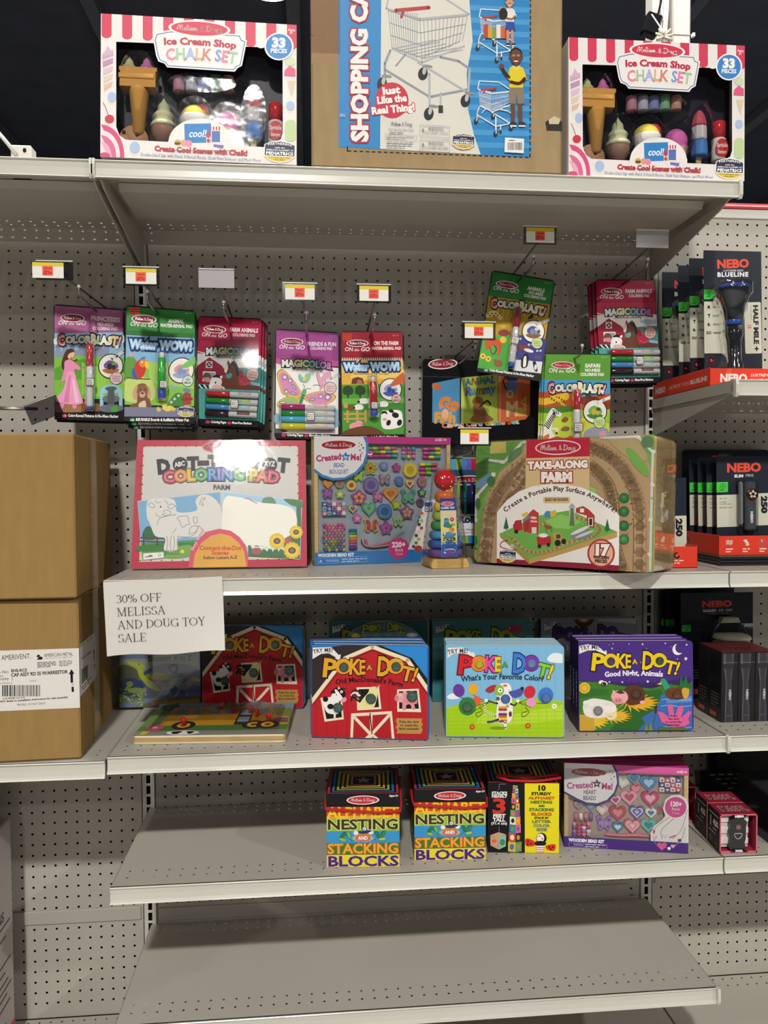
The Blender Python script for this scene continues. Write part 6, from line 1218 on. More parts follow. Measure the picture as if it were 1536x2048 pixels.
    A.p('#c8a468', [232, 745, 432, 945, 1018, 760, 1018, 730, 640, 620]); A.p('#a8854c', [232, 745, 432, 915, 432, 948, 240, 770]); A.p('#bb9858', [432, 915, 1018, 728, 1018, 765, 432, 948]); A.p('#6fa850', [232, 745, 432, 915, 1018, 728, 700, 585, 500, 620]); A.l('#c09a64', 20, [300, 760, 420, 860, 560, 860, 700, 800, 860, 760, 900, 700, 780, 640, 620, 640, 480, 690, 360, 720], 1); A.l('#8c6c48', 3, [290, 760, 420, 872, 565, 872, 880, 760], 1); A.p('#8cc060', [540, 660, 640, 610, 780, 660, 700, 710, 600, 705])
    A.p('#b5403c', [425, 610, 458, 578, 495, 605, 492, 745, 430, 740]); A.p('#7c8088', [385, 650, 428, 610, 430, 640, 395, 680]); A.p('#a03834', [390, 670, 430, 640, 430, 735, 395, 730]); A.t('FEED', 440, 642, 14, '#efe0da', 40, .04, 4); A.t('GRAIN', 440, 665, 12, '#efe0da', 44, .04, 4); A.r('#d8d0c8', 448, 700, 480, 742); A.p('#b5303c', [322, 690, 340, 655, 380, 650, 388, 715, 335, 735]); A.e('#2a2628', 345, 730, 14); A.p('#d8b83a', [378, 615, 415, 595, 425, 610, 390, 635])
    A.p('#b04038', [742, 570, 790, 555, 830, 580, 868, 620, 865, 705, 818, 695, 815, 620, 742, 600]); A.r('#ece4dc', 770, 572, 796, 598); A.r('#ece4dc', 826, 635, 856, 690); A.r('#3a2a28', 831, 640, 851, 685); A.r('#b9bcb4', 698, 560, 735, 690); A.p('#a0a49c', [692, 565, 716, 535, 740, 565]); A.p('#5a7a4a', [698, 690, 735, 690, 725, 570, 708, 570])
    A.p('#4a86b4', [530, 610, 545, 590, 570, 590, 575, 635, 535, 635]); A.p('#d8b03a', [570, 595, 608, 582, 612, 620, 575, 635]); A.p('#c8953a', [590, 745, 615, 735, 650, 740, 655, 790, 605, 810]); A.e('#2a2628', 622, 805, 20, 22); A.e('#2a2628', 662, 795, 16, 19); A.p('#b5303c', [480, 765, 575, 760, 580, 810, 490, 828]); A.e('#2a2628', 500, 828, 12, 14); A.e('#2a2628', 560, 818, 12, 14); A.e('#e9e4e0', 525, 755, 30, 14); A.r('#3a4a58', 612, 748, 640, 775)
    A.e('#7c8288', 780, 745, 70, 38, -10); A.e('#d8d6d2', 770, 720, 68, 12, -25); A.e('#c8c6c2', 800, 745, 68, 10, -22); A.e('#8c5a38', 560, 700, 24, 12); A.l('#8c5a38', 6, [545, 705, 545, 730]); A.l('#8c5a38', 6, [580, 705, 580, 728]); A.e('#8c5a38', 540, 688, 10, 8)
    for x, y in ((278, 670), (952, 680)): A.p('#2f6a4a', [x-18, y+40, x, y-42, x+18, y+40]); A.r('#6a4a30', x-4, y+38, x+4, y+50)
    A.l('#a8303c', 6, [290, 790, 250, 800, 245, 835, 330, 855, 345, 850], 1); A.e('#b8b8b8', 318, 828, 14)
    badge(A, 235, 852, 342, 938, 3); A.e('#a83440', 912, 873, 92, 97); A.e('#e0ab8c', 912, 873, 80, 85); A.t('17', 862, 885, 68, '#efe6de', 98, .07, 1, '#8a3038', .08); A.t('WOODEN', 860, 910, 20, '#4a2a24', 105, .06, 2); A.t('PIECES', 870, 935, 20, '#4a2a24', 82, .06, 3)
farm()
# ------------------------------------------------------------------ board books
def pokeword(A, x, y, w, h, rot, cols, ol, arc=22):
    """POKE-A-DOT! lettering, each letter leaning its own way"""
    L = (('P', 0, .15, .012, .185, 6), ('K', .285, .40, -.02, .155, 4), ('E', .395, .462, -.022, .14, 0), ('D', .575, .715, -.015, .19, 4), ('T', .825, .94, .02, .14, 14), ('!', .93, .975, .03, .14, 20), ('A', .478, .53, -.065, .052, 0))
    if isinstance(ol, str): ol = [ol]*11
    ci = {'P': 0, 'K': 2, 'E': 3, 'D': 7, 'T': 9, '!': 10, 'A': 5}
    for ps in (0, 1):
        for cx, k in ((.232, 1), (.776, 8)): A.e((ol if ps == 0 else cols)[k], x+cx*w, y-.088*w, w*(.084, .076)[1-ps] if ps else w*.086, w*.088 if ps == 0 else w*.08)
        for ch, a0, a1, dy, hh, ro in L: A.t(ch, x+a0*w, y+dy*w+a0*w*math.tan(R(rot)), hh*w, (ol if ps == 0 else cols)[ci[ch]], (a1-a0)*w, .085 if ps == 0 else .03, ro)
def tryme(A, pts, tx, ty, w, h, rot, c='#e6e2de', ink='#2a2a30'):
    A.p(c, pts, 0); A.t('TRY ME!', tx, ty, h, ink, w, .02, rot, arc=h*.25)
def dome(t, A, x, y, r, c='clear', back='#3f5a4c'):
    u, v = pix(A, x, y); k = A.W/900*r if not hasattr(A, 'ku') else A.ku*r; m = MB(); M = Matrix.Translation((u, -.0006, v)) @ Matrix.Rotation(R(90), 4, 'X')
    m.lathe([(k, .0), (k*.9, .001)], back, 'gloss', 18, M, False); m.lathe([(k*.97, .001), (k*.88, k*.35), (k*.6, k*.62), (k*.25, k*.74), (.0002, k*.76)], '#fff', 'blister', 18, M, True, False); m.build('pop_dome', t)
def book(label, x, y, z, yaw, tilt, W, H, T, corners, art, spine, pages='#d9d4cc', cover='#333', group='pop button board books'):
    t = pack('board_book', label, 'book', x, y, z, yaw, tilt, 0, T, group)
    mb = MB(); r_ = .008
    P = [(-W/2, 0)] + [(W/2-r_+r_*math.cos(R(a)), r_+r_*math.sin(R(a))) for a in (-90, -60, -30, 0)] + [(W/2-r_+r_*math.cos(R(a)), H-r_+r_*math.sin(R(a))) for a in (0, 30, 60, 90)] + [(-W/2, H)]
    mb.prism(P, 0, .0022, cover); A = Art(mb, corners, W-.004, H-.003, M=Matrix.Translation((-.001, 0, .0015)))
    A.W, A.H = W-.004, H-.003
    art(A); mb.build('front_cover', t)
    m = MB(); m.prism([(u, v) for u, v in P], T-.0022, T, cover); m.build('back_cover', t)
    m = MB(); m.box((-W/2, .0021, 0), (-W/2+.002, T-.0021, H), spine, 'print', .0003)
    Q = Art(m, ((0, 0), (20, 0), (20, 200), (0, 200)), T-.005, H, M=Matrix.Translation((-W/2, T/2, 0)) @ Matrix.Rotation(R(-90), 4, 'Z')); Q.t('Poke-a-Dot', 6, 150, 9, '#e9e6f0', 80, .03, -90, res=1); m.build('spine', t)
    m = MB()
    for k in range(4): q = (T-.0054)/4; m.prism([(u*.985+.0008, .001+v*.985) for u, v in P], .0027+k*q, .0027+(k+.82)*q, pages, 'paper')
    m.build('pages', t); t['_'] = 0; del t['_']
    return t, A
def barn(A):
    A.p('#2c78c0', [60, 255, 1000, 275, 1000, 1010, 60, 990]); A.p('#33292c', [87, 285, 560, 270, 560, 400, 87, 720]); A.p('#2f86d0', [560, 262, 995, 275, 995, 640, 780, 380])
    A.p('#1d1a20', [620, 270, 870, 375, 995, 545, 995, 620, 830, 400, 600, 285]); A.p('#33292c', [85, 300, 330, 270, 560, 265, 85, 640])
    A.p('#b8222c', [85, 720, 270, 480, 345, 385, 565, 285, 830, 395, 990, 640, 992, 1003, 85, 988]); A.l('#e8dcbc', 30, [80, 715, 345, 372, 562, 283, 835, 388, 1000, 630]); A.l('#1d1a20', 5, [100, 735, 352, 402, 562, 312, 825, 412, 985, 655])
    for k in range(11): x = 120+k*82; A.l('#8e1820', 3, [x, 990, x+2, 640+abs(k-5)*30, x-2, max(420, 380+abs(k-5)*70)], 1)
    tryme(A, [92, 285, 240, 282, 300, 345, 315, 338, 310, 395, 262, 372, 280, 365, 220, 330, 160, 335, 92, 375], 100, 335, 150, 32, -4)
    pokeword(A, 162, 500, 750, 105, 2, ['#e0a22c']*11, '#2a1c14')
    A.t('Old MacDonald\'s Farm', 275, 575, 36, '#2a1418', 525, .03, 2.5, arc=30)
    # cow window
    A.p('#e8dcc0', [155, 680, 325, 665, 340, 848, 188, 868]); A.p('#1b1718', [172, 698, 312, 684, 325, 832, 203, 848]); A.p('#efece8', [170, 690, 230, 680, 260, 640, 330, 660, 300, 720, 300, 800, 215, 800, 180, 740], 1); A.e('#1b1718', 195, 690, 22, 22); A.p('#1b1718', [235, 640, 280, 600, 330, 610, 355, 650, 330, 690, 300, 650], 1); A.p('#efece8', [268, 625, 285, 618, 330, 680, 312, 700], 1); A.e('#e89aa8', 340, 695, 24, 18, -35); A.e('#fff', 280, 655, 12); A.e('#fff', 322, 632, 11); A.e('#111', 282, 656, 5); A.e('#111', 324, 633, 5); A.p('#e8d8b8', [290, 615, 298, 588, 312, 608]); A.l('#1b1718', 7, [320, 605, 355, 610], 0); A.e('#1b1718', 235, 748, 26, 22); A.l('#efece8', 16, [270, 790, 268, 835])
    # hen window
    A.p('#e8dcc0', [440, 598, 615, 595, 635, 768, 445, 778]); A.p('#1b1718', [455, 612, 602, 610, 616, 752, 462, 762]); A.p('#e8dc9c', [455, 770, 480, 700, 530, 640, 545, 600, 590, 595, 605, 640, 590, 720, 570, 755, 500, 770], 1); A.p('#e8dc9c', [445, 735, 500, 690, 510, 740], 0); A.p('#c8322c', [585, 590, 592, 565, 602, 580, 612, 570, 615, 598]); A.p('#d8a0a0', [605, 590, 628, 578, 615, 600]); A.e('#111', 598, 602, 4)
    for k in range(4): A.l(('#3a2420', '#e8e4de', '#5a3028', '#2a1c18')[k], 14, [470-k*4, 640+k*22, 430-k*6, 620+k*18, 400, 640+k*20], 1)
    # pig window
    A.p('#e8dcc0', [755, 615, 922, 610, 942, 792, 758, 788]); A.p('#1b1718', [770, 630, 908, 625, 925, 765, 772, 765]); A.p('#e09098', [760, 655, 800, 640, 900, 650, 910, 720, 890, 730, 895, 770, 870, 768, 860, 735, 830, 735, 820, 775, 798, 772, 795, 720, 765, 705], 1); A.e('#e8a0a8', 775, 680, 36, 36); A.e('#d87a88', 752, 685, 17, 22); A.e('#fff', 778, 658, 8); A.e('#111', 777, 658, 4); A.e('#e8a0a8', 815, 638, 14, 12)
    # doors
    A.p('#e8dcc0', [398, 802, 715, 783, 738, 998, 392, 992]); A.p('#b0202a', [420, 825, 545, 818, 550, 993, 412, 992]); A.p('#b0202a', [565, 815, 700, 805, 716, 997, 562, 994]); A.l('#e8dcc0', 24, [425, 832, 560, 975]); A.l('#e8dcc0', 24, [695, 815, 560, 965, 520, 995]); A.l('#e8dcc0', 20, [560, 965, 600, 996]); A.l('#231416', 8, [546, 800, 562, 960])
    A.p('#b98c4c', [752, 838, 950, 840, 945, 870, 958, 885, 945, 905, 955, 930, 940, 960, 752, 958, 760, 930, 745, 910, 758, 885, 748, 865]); 
    for k, s_ in enumerate(('Poke the dots', 'to count the', 'farm animals!')): A.t(s_, 850, 874+k*27, 17, '#2a1c14', (150, 135, 155)[k], .03, 0, al='c', res=1)
mc = ((87, 262), (985, 285), (990, 1003), (87, 985))
def mac(label, *a):
    t, A = book(label, *a, mc, barn, '#3a5a94', cover='#2c5a94')
    for x, y, r_ in ((336, 434, 38), (744, 434, 38), (290, 752, 40), (548, 682, 42), (868, 665, 44)): dome(t, A, x, y, r_)
    return t
t = mac('red barn board book at the front of its shelf, left of the dog book', .500, -.324, zC, -10.3, 2.0, .236, .188, .024)
for k, (dx, dy, ya, tl, lb) in enumerate(((-.001, .027, -8.5, 1.6, 'red barn board book standing directly behind the front barn book'), (-.001, .055, -7.5, 1.2, 'red barn board book last of the three in the front barn stack'))): o = dup(t, (.5+dx, -.324+dy, zC+.0016), label=lb); pose(o, tl, ya)
o = dup(t, (.251, -.079, zC+.0016), label='red barn board book at the back, partly behind the paper sale sign'); pose(o, .4, -9.9)

def dogart(A):
    A.p('#7fb8dc', [80, 190, 755, 200, 755, 720, 85, 718]); A.p('#a4cc1c', [85, 560, 200, 520, 400, 510, 600, 500, 755, 520, 755, 720, 85, 718], 0); A.p('#b8d838', [300, 560, 420, 600, 755, 540, 755, 620, 400, 660, 260, 640])
    for k in range(8): A.l('#96bd18', 2, [90, 545+k*22, 750, 530+k*23])
    for k in range(14): A.l('#9cc41c', 2, [95+k*47, 540, 100+k*47, 715]); A.l('#74afd6', 2, [95+k*47, 200, 96+k*47, 500])
    A.p('#e9ecee', [670, 265, 700, 245, 740, 250, 755, 260, 755, 300, 690, 298, 664, 285], 1); A.p('#e9ecee', [92, 490, 120, 472, 160, 480, 165, 500, 110, 505], 1)
    tryme(A, [95, 210, 180, 208, 235, 240, 242, 232, 262, 275, 225, 272, 232, 262, 180, 238, 120, 248, 92, 270], 98, 250, 112, 25, -4)
    c = ['#cc2430', '#e8842c', '#e04a9c', '#e8c82c', '#000', '#4aa84a', '#000', '#3f7cd0', '#7a3aa8', '#8cc83a', '#e0d02c']
    pokeword(A, 148, 350, 548, 78, 2, c, ['#7a1820', '#7a3c14', '#5a1a4a', '#7a6a14', '#333', '#2c5a3a', '#333', '#1d3a7a', '#3a1a5a', '#2c6a2a', '#6a6a1a'])
    A.t('What\'s Your Favorite Color?', 175, 405, 30, '#22364e', 465, .03, 0, arc=14)
    for x, y, a, b, q, ro in ((160, 455, 33, 38, '#6a3a98', -20), (242, 448, 28, 32, '#e8a82c', 0), (265, 515, 24, 28, '#e0603a', -20), (210, 545, 50, 52, '#3a7a3c', 0), (565, 465, 32, 36, '#d02c3c', 20), (655, 485, 42, 46, '#3f78c8', 15), (573, 525, 28, 26, '#e89ac0', 10)):
        A.e(q, x, y, a, b, ro); A.l('#3a3a3a', 2.5, [x, y+b, 330 if x < 400 else 500, 525], 0)
    for x, y in ((260, 590), (520, 590)): A.l('#3a3a3a', 3, [x+20, y-40, x+40, y-10, x+10, y+15, x, y-5, x+30, y-15], 1)
    # dog
    A.p('#efece6', [375, 440, 400, 418, 440, 415, 460, 440, 462, 490, 470, 560, 462, 620, 440, 640, 390, 640, 375, 600, 380, 520], 1); A.p('#a8343c', [312, 455, 340, 430, 372, 425, 372, 450, 340, 470], 1); A.e('#8cb83a', 392, 455, 27, 32); A.e('#fff', 397, 455, 13); A.e('#222', 398, 455, 5); A.e('#fff', 445, 452, 9); A.e('#222', 446, 453, 3.5); A.p('#4f56a8', [445, 465, 480, 455, 520, 442, 532, 460, 510, 490, 470, 495], 1); A.e('#2a2436', 522, 445, 10); A.e('#e06a3a', 425, 428, 12, 7); A.e('#5a4a9c', 385, 502, 11); A.e('#5a9ac8', 438, 545, 9); A.e('#e89a3a', 440, 540, 6); A.e('#6a3a2a', 455, 590, 9, 16)
    for k, q in enumerate(('#e0a23a', '#8c3a5a', '#e8d8b0', '#5a3a7a', '#c8642c', '#e8c82c', '#8c3a4a')): A.r(q, 388, 545+k*13, 436, 559+k*13)
    A.l('#efece6', 14, [385, 530, 345, 520, 322, 510], 1); A.l('#efece6', 13, [455, 530, 480, 540, 495, 520], 1); A.e('#efece6', 318, 512, 10); A.e('#efece6', 497, 515, 10); A.l('#efece6', 18, [390, 620, 350, 632, 325, 635], 1); A.l('#efece6', 16, [425, 635, 428, 668], 0); A.e('#7a9a1c', 385, 668, 45, 9); A.l('#efece6', 8, [376, 600, 320, 580, 308, 520], 1)
    for x, y, q in ((238, 662, '#c8502c'), (555, 655, '#d0562c'), (702, 545, '#e9ece0')): A.flower(q, x, y, 17, 7, .3, '#e8b03a')
def dog(label, *a):
    t, A = book(label, *a, ((85, 195), (750, 205), (752, 718), (90, 715)), dogart, '#4a3a30', cover='#8ab0c4'); A.ku = A.W/664
    for x, y, r_, b_ in ((275, 302, 26, '#c8b02c'), (573, 302, 26, '#6a8ab8'), (425, 500, 28, '#4a68b0'), (207, 545, 30, '#3f6a48'), (655, 495, 30, '#4a74b4')): dome(t, A, x, y, r_, back=b_)
    return t
t = dog('light blue board book with a spotted dog and balloons, middle of the front row', .771, -.344, zC, -7.4, 3.1, .237, .185, .024)
for dx, dy, ya, lb in ((.003, .027, -7, 'spotted dog board book standing directly behind the front dog book'), (.006, .055, -6.5, 'spotted dog board book last of the three dog books')): o = dup(t, (.771+dx, -.344+dy, zC+.0018), label=lb); pose(o, 2.4, ya)

def nightart(A):
    A.p('#4a2f80', [825, 170, 1480, 178, 1480, 690, 828, 690])
    rnd = random.Random(8)
    for k in range(16): A.e('#d8d0e8', rnd.uniform(900, 1450), rnd.uniform(185, 420), rnd.choice((2, 3, 5)))
    A.p('#3a2a5a', [830, 395, 1000, 410, 1200, 430, 1330, 405, 1475, 380, 1475, 460, 830, 460])
    for k in range(26): A.r('#32264e', 985+k*12, 405+(k % 3)*4, 992+k*12, 450)
    A.p('#3f7a2c', [830, 402, 960, 408, 1080, 430, 1250, 445, 1340, 420, 1475, 440, 1475, 690, 828, 690], 0); A.p('#2f6428', [1100, 470, 1300, 450, 1330, 520, 1240, 640, 1150, 690, 1000, 690, 1080, 600]); A.p('#356a2c', [830, 440, 1000, 450, 1000, 480, 830, 500])
    A.p('#3f6ab0', [1300, 480, 1475, 460, 1475, 690, 1160, 690, 1210, 640, 1190, 610, 1260, 570, 1290, 520], 0); A.p('#5a8ac8', [1330, 500, 1475, 490, 1475, 520, 1330, 530])
    for y in (510, 545, 665): A.l('#a8c4e4', 3, [1300, y, 1350, y-6, 1400, y+2, 1470, y-2], 1)
    tryme(A, [832, 200, 880, 190, 940, 200, 975, 232, 988, 225, 998, 262, 962, 262, 972, 250, 930, 225, 880, 226, 832, 245], 842, 228, 108, 24, -4)
    pokeword(A, 895, 330, 510, 76, 2, ['#e8c820']*11, '#2a1c30')
    A.t('Good Night, Animals', 980, 378, 28, '#ece6ee', 330, .04, 0, arc=8)
    A.e('#ece8f0', 1395, 225, 30, 32); A.e('#4a2f80', 1408, 216, 27, 30)
    for x, y, r_ in ((1440, 278, 13), (1225, 405, 10), (1022, 215, 6), (1325, 190, 6), (1080, 408, 7)): A.star('#e8e0ee', x, y, r_)
    for k in range(20): a = R(k*18); x, y = 900+110*math.cos(a), 625+60*math.sin(a); A.p('#e0bc3a', [900, 600, 900+20*math.cos(a+1.5), 625+20*math.sin(a+1.5), x, y]); x, y = 1130+165*math.cos(a), 525+58*math.sin(a); A.p('#e0a82c', [1130, 505, 1130+25*math.cos(a+1.5), 525+25*math.sin(a+1.5), x, y]); x, y = 1020+120*math.cos(a), 600+50*math.sin(a); A.p('#e0b034', [1020, 590, 1020+20*math.cos(a+1.5), 600+20*math.sin(a+1.5), x, y])
    A.e('#e0b83a', 862, 440, 33, 32); A.ring('#b8862c', 4, 862, 440, 20); A.p('#c8a03a', [828, 590, 915, 600, 922, 690, 828, 690])
    A.p('#e6e0da', [852, 545, 870, 515, 910, 500, 960, 505, 985, 510, 1020, 520, 1045, 545, 1030, 580, 1000, 600, 960, 610, 900, 610, 862, 590], 1); [A.e('#ded8d4' if k % 2 else '#e9e4df', 870+(k*41) % 150, 525+(k*29) % 75, 17, 14) for k in range(12)]; A.e('#e8d8a8', 1015, 592, 34, 32); A.e('#ece6e0', 1005, 560, 42, 22); A.l('#8a7a6a', 3, [1000, 600, 1022, 604], 0)
    A.p('#5a3524', [1085, 470, 1110, 430, 1160, 425, 1200, 450, 1208, 500, 1180, 530, 1110, 535], 1); A.p('#e6a8ac', [1015, 490, 1030, 462, 1065, 455, 1100, 465, 1112, 500, 1090, 525, 1040, 530], 1); A.e('#d88a94', 1055, 512, 27, 17); A.e('#a85a68', 1047, 512, 4, 6); A.e('#a85a68', 1063, 512, 4, 6); A.p('#5a3524', [1040, 465, 1070, 450, 1095, 470, 1070, 475]); A.p('#e6a8ac', [1022, 470, 1025, 450, 1042, 462]); A.e('#e6a8ac', 1195, 522, 16, 10)
    A.p('#2f9a7a', [1300, 392, 1318, 388, 1340, 420, 1352, 455, 1325, 460, 1310, 430, 1296, 412], 1); A.p('#e8b040', [1275, 420, 1300, 408, 1302, 425]); A.p('#6a3f28', [1325, 455, 1370, 440, 1420, 450, 1430, 495, 1390, 505, 1340, 500], 1); A.p('#d8a23a', [1415, 455, 1450, 430, 1455, 480, 1432, 505], 1); A.p('#2f9a7a', [1430, 440, 1455, 420, 1455, 450]); A.p('#2f6a34', [1400, 440, 1410, 375, 1425, 410, 1440, 370, 1450, 420, 1475, 400, 1475, 440])
    for x, y in ((960, 408), (978, 414)): A.e('#efe6d8', x, y, 16, 12)
    A.e('#2a2430', 972, 418, 16, 12); A.l('#d8c8a0', 3, [965, 412, 968, 426])
    A.p('#dc5f96', [1370, 660, 1300, 635, 1278, 575, 1310, 580, 1345, 610, 1335, 545, 1352, 530, 1365, 545, 1375, 605, 1395, 545, 1420, 540, 1425, 560, 1410, 610, 1455, 570, 1470, 580, 1450, 615, 1460, 640, 1430, 660], 0)
    for k, s_ in enumerate(('Poke', 'the dots', 'to count the', 'animals!')): A.t(s_, 1370, 604+k*17, 11, '#3a1a30', (38, 60, 92, 66)[k], .03, 0, al='c', res=1)
    A.l('#4a3226', 12, [1272, 545, 1268, 580]); A.l('#4a6a2c', 4, [1270, 580, 1250, 680]); A.p('#7a8c3a', [1200, 690, 1215, 640, 1225, 680, 1240, 635, 1255, 690]); A.p('#5a6a2c', [1275, 690, 1290, 660, 1440, 665, 1440, 690])
def night(label, *a):
    t, A = book(label, *a, ((830, 175), (1472, 180), (1475, 680), (833, 685)), nightart, '#2a1e48', cover='#4a2f80'); A.ku = A.W/642
    for x, y, r_, b_ in ((1013, 285, 24, '#4a3a6a'), (1291, 285, 24, '#3a4a3a'), (937, 566, 29, '#8a8a8c'), (1155, 472, 30, '#5a4438'), (1388, 475, 30, '#5a4434')): dome(t, A, x, y, r_, back=b_)
    return t
t = night('purple board book with a moon and sleeping animals, right end of the front row', 1.048, -.334, zC, -5, 3.2, .236, .185, .024)
for dx, dy, ya, lb in ((.003, .027, -4.6, 'purple night board book standing directly behind the front purple one'), (.006, .055, -4.2, 'purple night board book last of the three purple books')): o = dup(t, (1.048+dx, -.334+dy, zC+.0018), label=lb); pose(o, 2.5, ya)

def backart(sky, word, kind):
    def f(A):
        A.p(sky, [0, 0, 600, 0, 600, 480, 0, 480]); A.p(kind[0], [0, 300, 200, 270, 400, 300, 600, 260, 600, 480, 0, 480], 0)
        tryme(A, [18, 60, 90, 50, 130, 90, 142, 82, 150, 120, 110, 120, 122, 108, 80, 82, 18, 100], 24, 80, 98, 22, 2, '#c9d2d2')
        pokeword(A, 62, 165, 480, 72, 2, [word]*11, '#1d2a24')
        if kind[1] == 'fish': A.p('#c83a50', [440, 80, 475, 60, 510, 70, 525, 50, 530, 95, 505, 92, 470, 105], 1); A.e('#e8e0d8', 455, 78, 5)
        elif kind[1] == 'lion': A.e('#5a3a20', 262, 30, 62, 55); A.e('#b8803a', 262, 22, 42, 38); A.e('#e0c090', 262, 35, 22, 16); A.e('#2a1c14', 245, 15, 5); A.e('#2a1c14', 280, 15, 5); A.e('#2a1c14', 262, 30, 8, 5); A.p('#b8b4b8', [350, 0, 600, 40, 600, 75, 350, 50])
        A.t(kind[2], 150, 215, 30, '#e0e0e6' if kind[1] == 'lion' else '#2a3a3a', 300, .03, 2)
    return f
bc = ((0, 40), (585, 40), (585, 480), (0, 480))
t, A = book('teal board book of sea creatures at the back, behind the dog book', .785, -.075, zC, -1, 1, .238, .187, .022, bc, backart('#4f8a8c', '#a8b02c', ('#3a7a80', 'fish', '10 Little Fishies')), '#2a5a5c', cover='#4f8a8c', group='pop button board books'); 
for x, y in ((173, 123), (434, 123)): dome(t, A, x, y, 28)
o = dup(t, (.787, -.046, zC+.0012), label='teal board book behind the sea creatures book, against the pegboard'); pose(o, .6, -.6)
t, A = book('grey and purple board book with a brown lion at the back, behind the purple book', 1.044, -.070, zC, 0, 1, .236, .187, .022, bc, backart('#8d8f98', '#4a3070', ('#6a6a72', 'lion', '10 Little Monkeys')), '#3a2a50', cover='#8d8f98')
for x, y in ((173, 123), (434, 123)): dome(t, A, x, y, 28, back='#8a8c90')
t, A = book('dark teal board book at the back, behind the arched handle book', .542, -.046, zC, 0, .6, .232, .187, .022, bc, backart('#3f6a70', '#a8a02c', ('#2f5a60', '', '10 Little Ducks')), '#1f4a4c', cover='#35666a')
# arch-topped handle book
t = pack('handle_board_book', 'arch-topped pop button board book with a carry handle slot, behind the red barn books', 'book', .548, -.120, zC, 0, 1, 0, .016, None)
W, H = .205, .200; mb = MB(); P = [(-W/2, 0), (W/2, 0), (W/2, .118)] + [(W/2*math.cos(R(a)), .118+.08*math.sin(R(a))) for a in range(12, 175, 9)] + [(-W/2, .118)]
hole = [(.042*math.cos(R(a)), .150+.013*math.sin(R(a))) for a in range(0, 360, 20)]
plate(mb, P, hole, 0, .003, '#5f7f86'); A = Art(mb, ((320, 75), (945, 75), (945, 685), (320, 685)), W, H)
A.e('#8aa4a8', 640, 300, 300, 205, 0, 24, 180, 360) if False else None
pokeword(A, 478, 150, 305, 52, 0, ['#b8c03a']*11, '#24323a'); A.p('#2f6a3a', [345, 205, 360, 180, 400, 175, 420, 200, 410, 228, 350, 228], 1); A.e('#d8a83a', 440, 185, 28, 30); A.e('#c8d0d2', 830, 178, 40, 14); A.e('#9a5a34', 890, 235, 26, 14); mb.build('front_cover', t)
m = MB(); plate(m, P, hole, .0034, .016, '#cfcac2', 'paper'); m.build('pages', t)

# dinosaur book
def dino(A):
    A.p('#6f7f9a', [0, 0, 700, 0, 700, 760, 0, 760]); A.p('#5a5248', [30, 400, 120, 380, 190, 420, 180, 500, 30, 500], 1); A.p('#9aa09a', [30, 330, 650, 330, 650, 480, 30, 480]); A.p('#5a6048', [35, 400, 90, 380, 180, 430, 185, 500, 35, 510], 1)
    A.e('#3f4f8a', 450, 500, 250, 130); A.p('#3f4f8a', [200, 500, 650, 450, 650, 660, 100, 660]); A.p('#2f3f70', [35, 520, 120, 490, 200, 520, 220, 640, 35, 620], 1)
    A.t('Dinosaurs', 260, 352, 42, '#1d1d22', 175, .05, -2); A.t('A to Z', 455, 348, 42, '#1d1d22', 140, .05, -1)
    A.p('#b8c83a', [80, 352, 110, 345, 165, 360, 205, 365, 240, 400, 215, 410, 225, 460, 260, 500, 330, 560, 350, 600, 310, 600, 250, 560, 190, 480, 170, 400, 110, 372], 0); A.p('#9aa832', [235, 470, 320, 445, 420, 470, 440, 505, 360, 510, 280, 500], 1); A.p('#c8a83a', [270, 478, 350, 462, 420, 485, 350, 500], 1); A.e('#1d1d1a', 190, 375, 6)
    for o in (0, 130):
        A.p('#8a8c9a', [310+o, 520, 350+o, 515, 400+o, 540, 440+o, 505, 470+o, 485, 510+o, 490, 515+o, 505, 480+o, 510, 460+o, 545, 440+o, 580, 380+o, 590, 340+o, 650, 270+o*.9, 680, 330+o, 640, 360+o, 580], 0)
        for k in range(6): A.l('#3a3c48', 4, [350+o+k*16, 525+k*4, 340+o+k*16, 565])
        A.l('#8a8c9a', 9, [400+o, 580, 430+o, 620, 420+o, 655], 0)
    A.p('#6a5424', [200, 720, 330, 670, 650, 640, 650, 740, 200, 740], 0); A.p('#8a7030', [260, 690, 650, 665, 650, 700, 300, 720])
    rnd = random.Random(6)
    for k in range(90): A.e(rnd.choice(('#6a8a2c', '#8aa83a', '#4a6a24', '#b8c458')), rnd.uniform(35, 250), rnd.uniform(600, 722)-(0 if k < 45 else 30), rnd.uniform(6, 13), rnd.uniform(5, 9), rnd.uniform(0, 90), 8)
    A.p('#7a8c4a', [90, 530, 130, 515, 145, 545, 110, 570], 1); A.p('#8a9a5a', [100, 580, 180, 570, 250, 590, 200, 620, 120, 610], 1)
t, A = book('dinosaur board book with a yellow-green lizard at the back, below the sale sign', .039, -.050, zC, -1, 0, .185, .205, .022, ((35, 0), (650, 0), (650, 722), (35, 735)), dino, '#3a3f4a', cover='#3a4048', group=None)
A.ku = A.W/615; dome(t, A, 450, 405, 34, back='#7a2c50')
f_ = MB(); f_.box((-.0915, -.0022, .001), (.0915, -.0019, .203), '#fff', 'clear', .0001); f_.build('shrink_film', t)

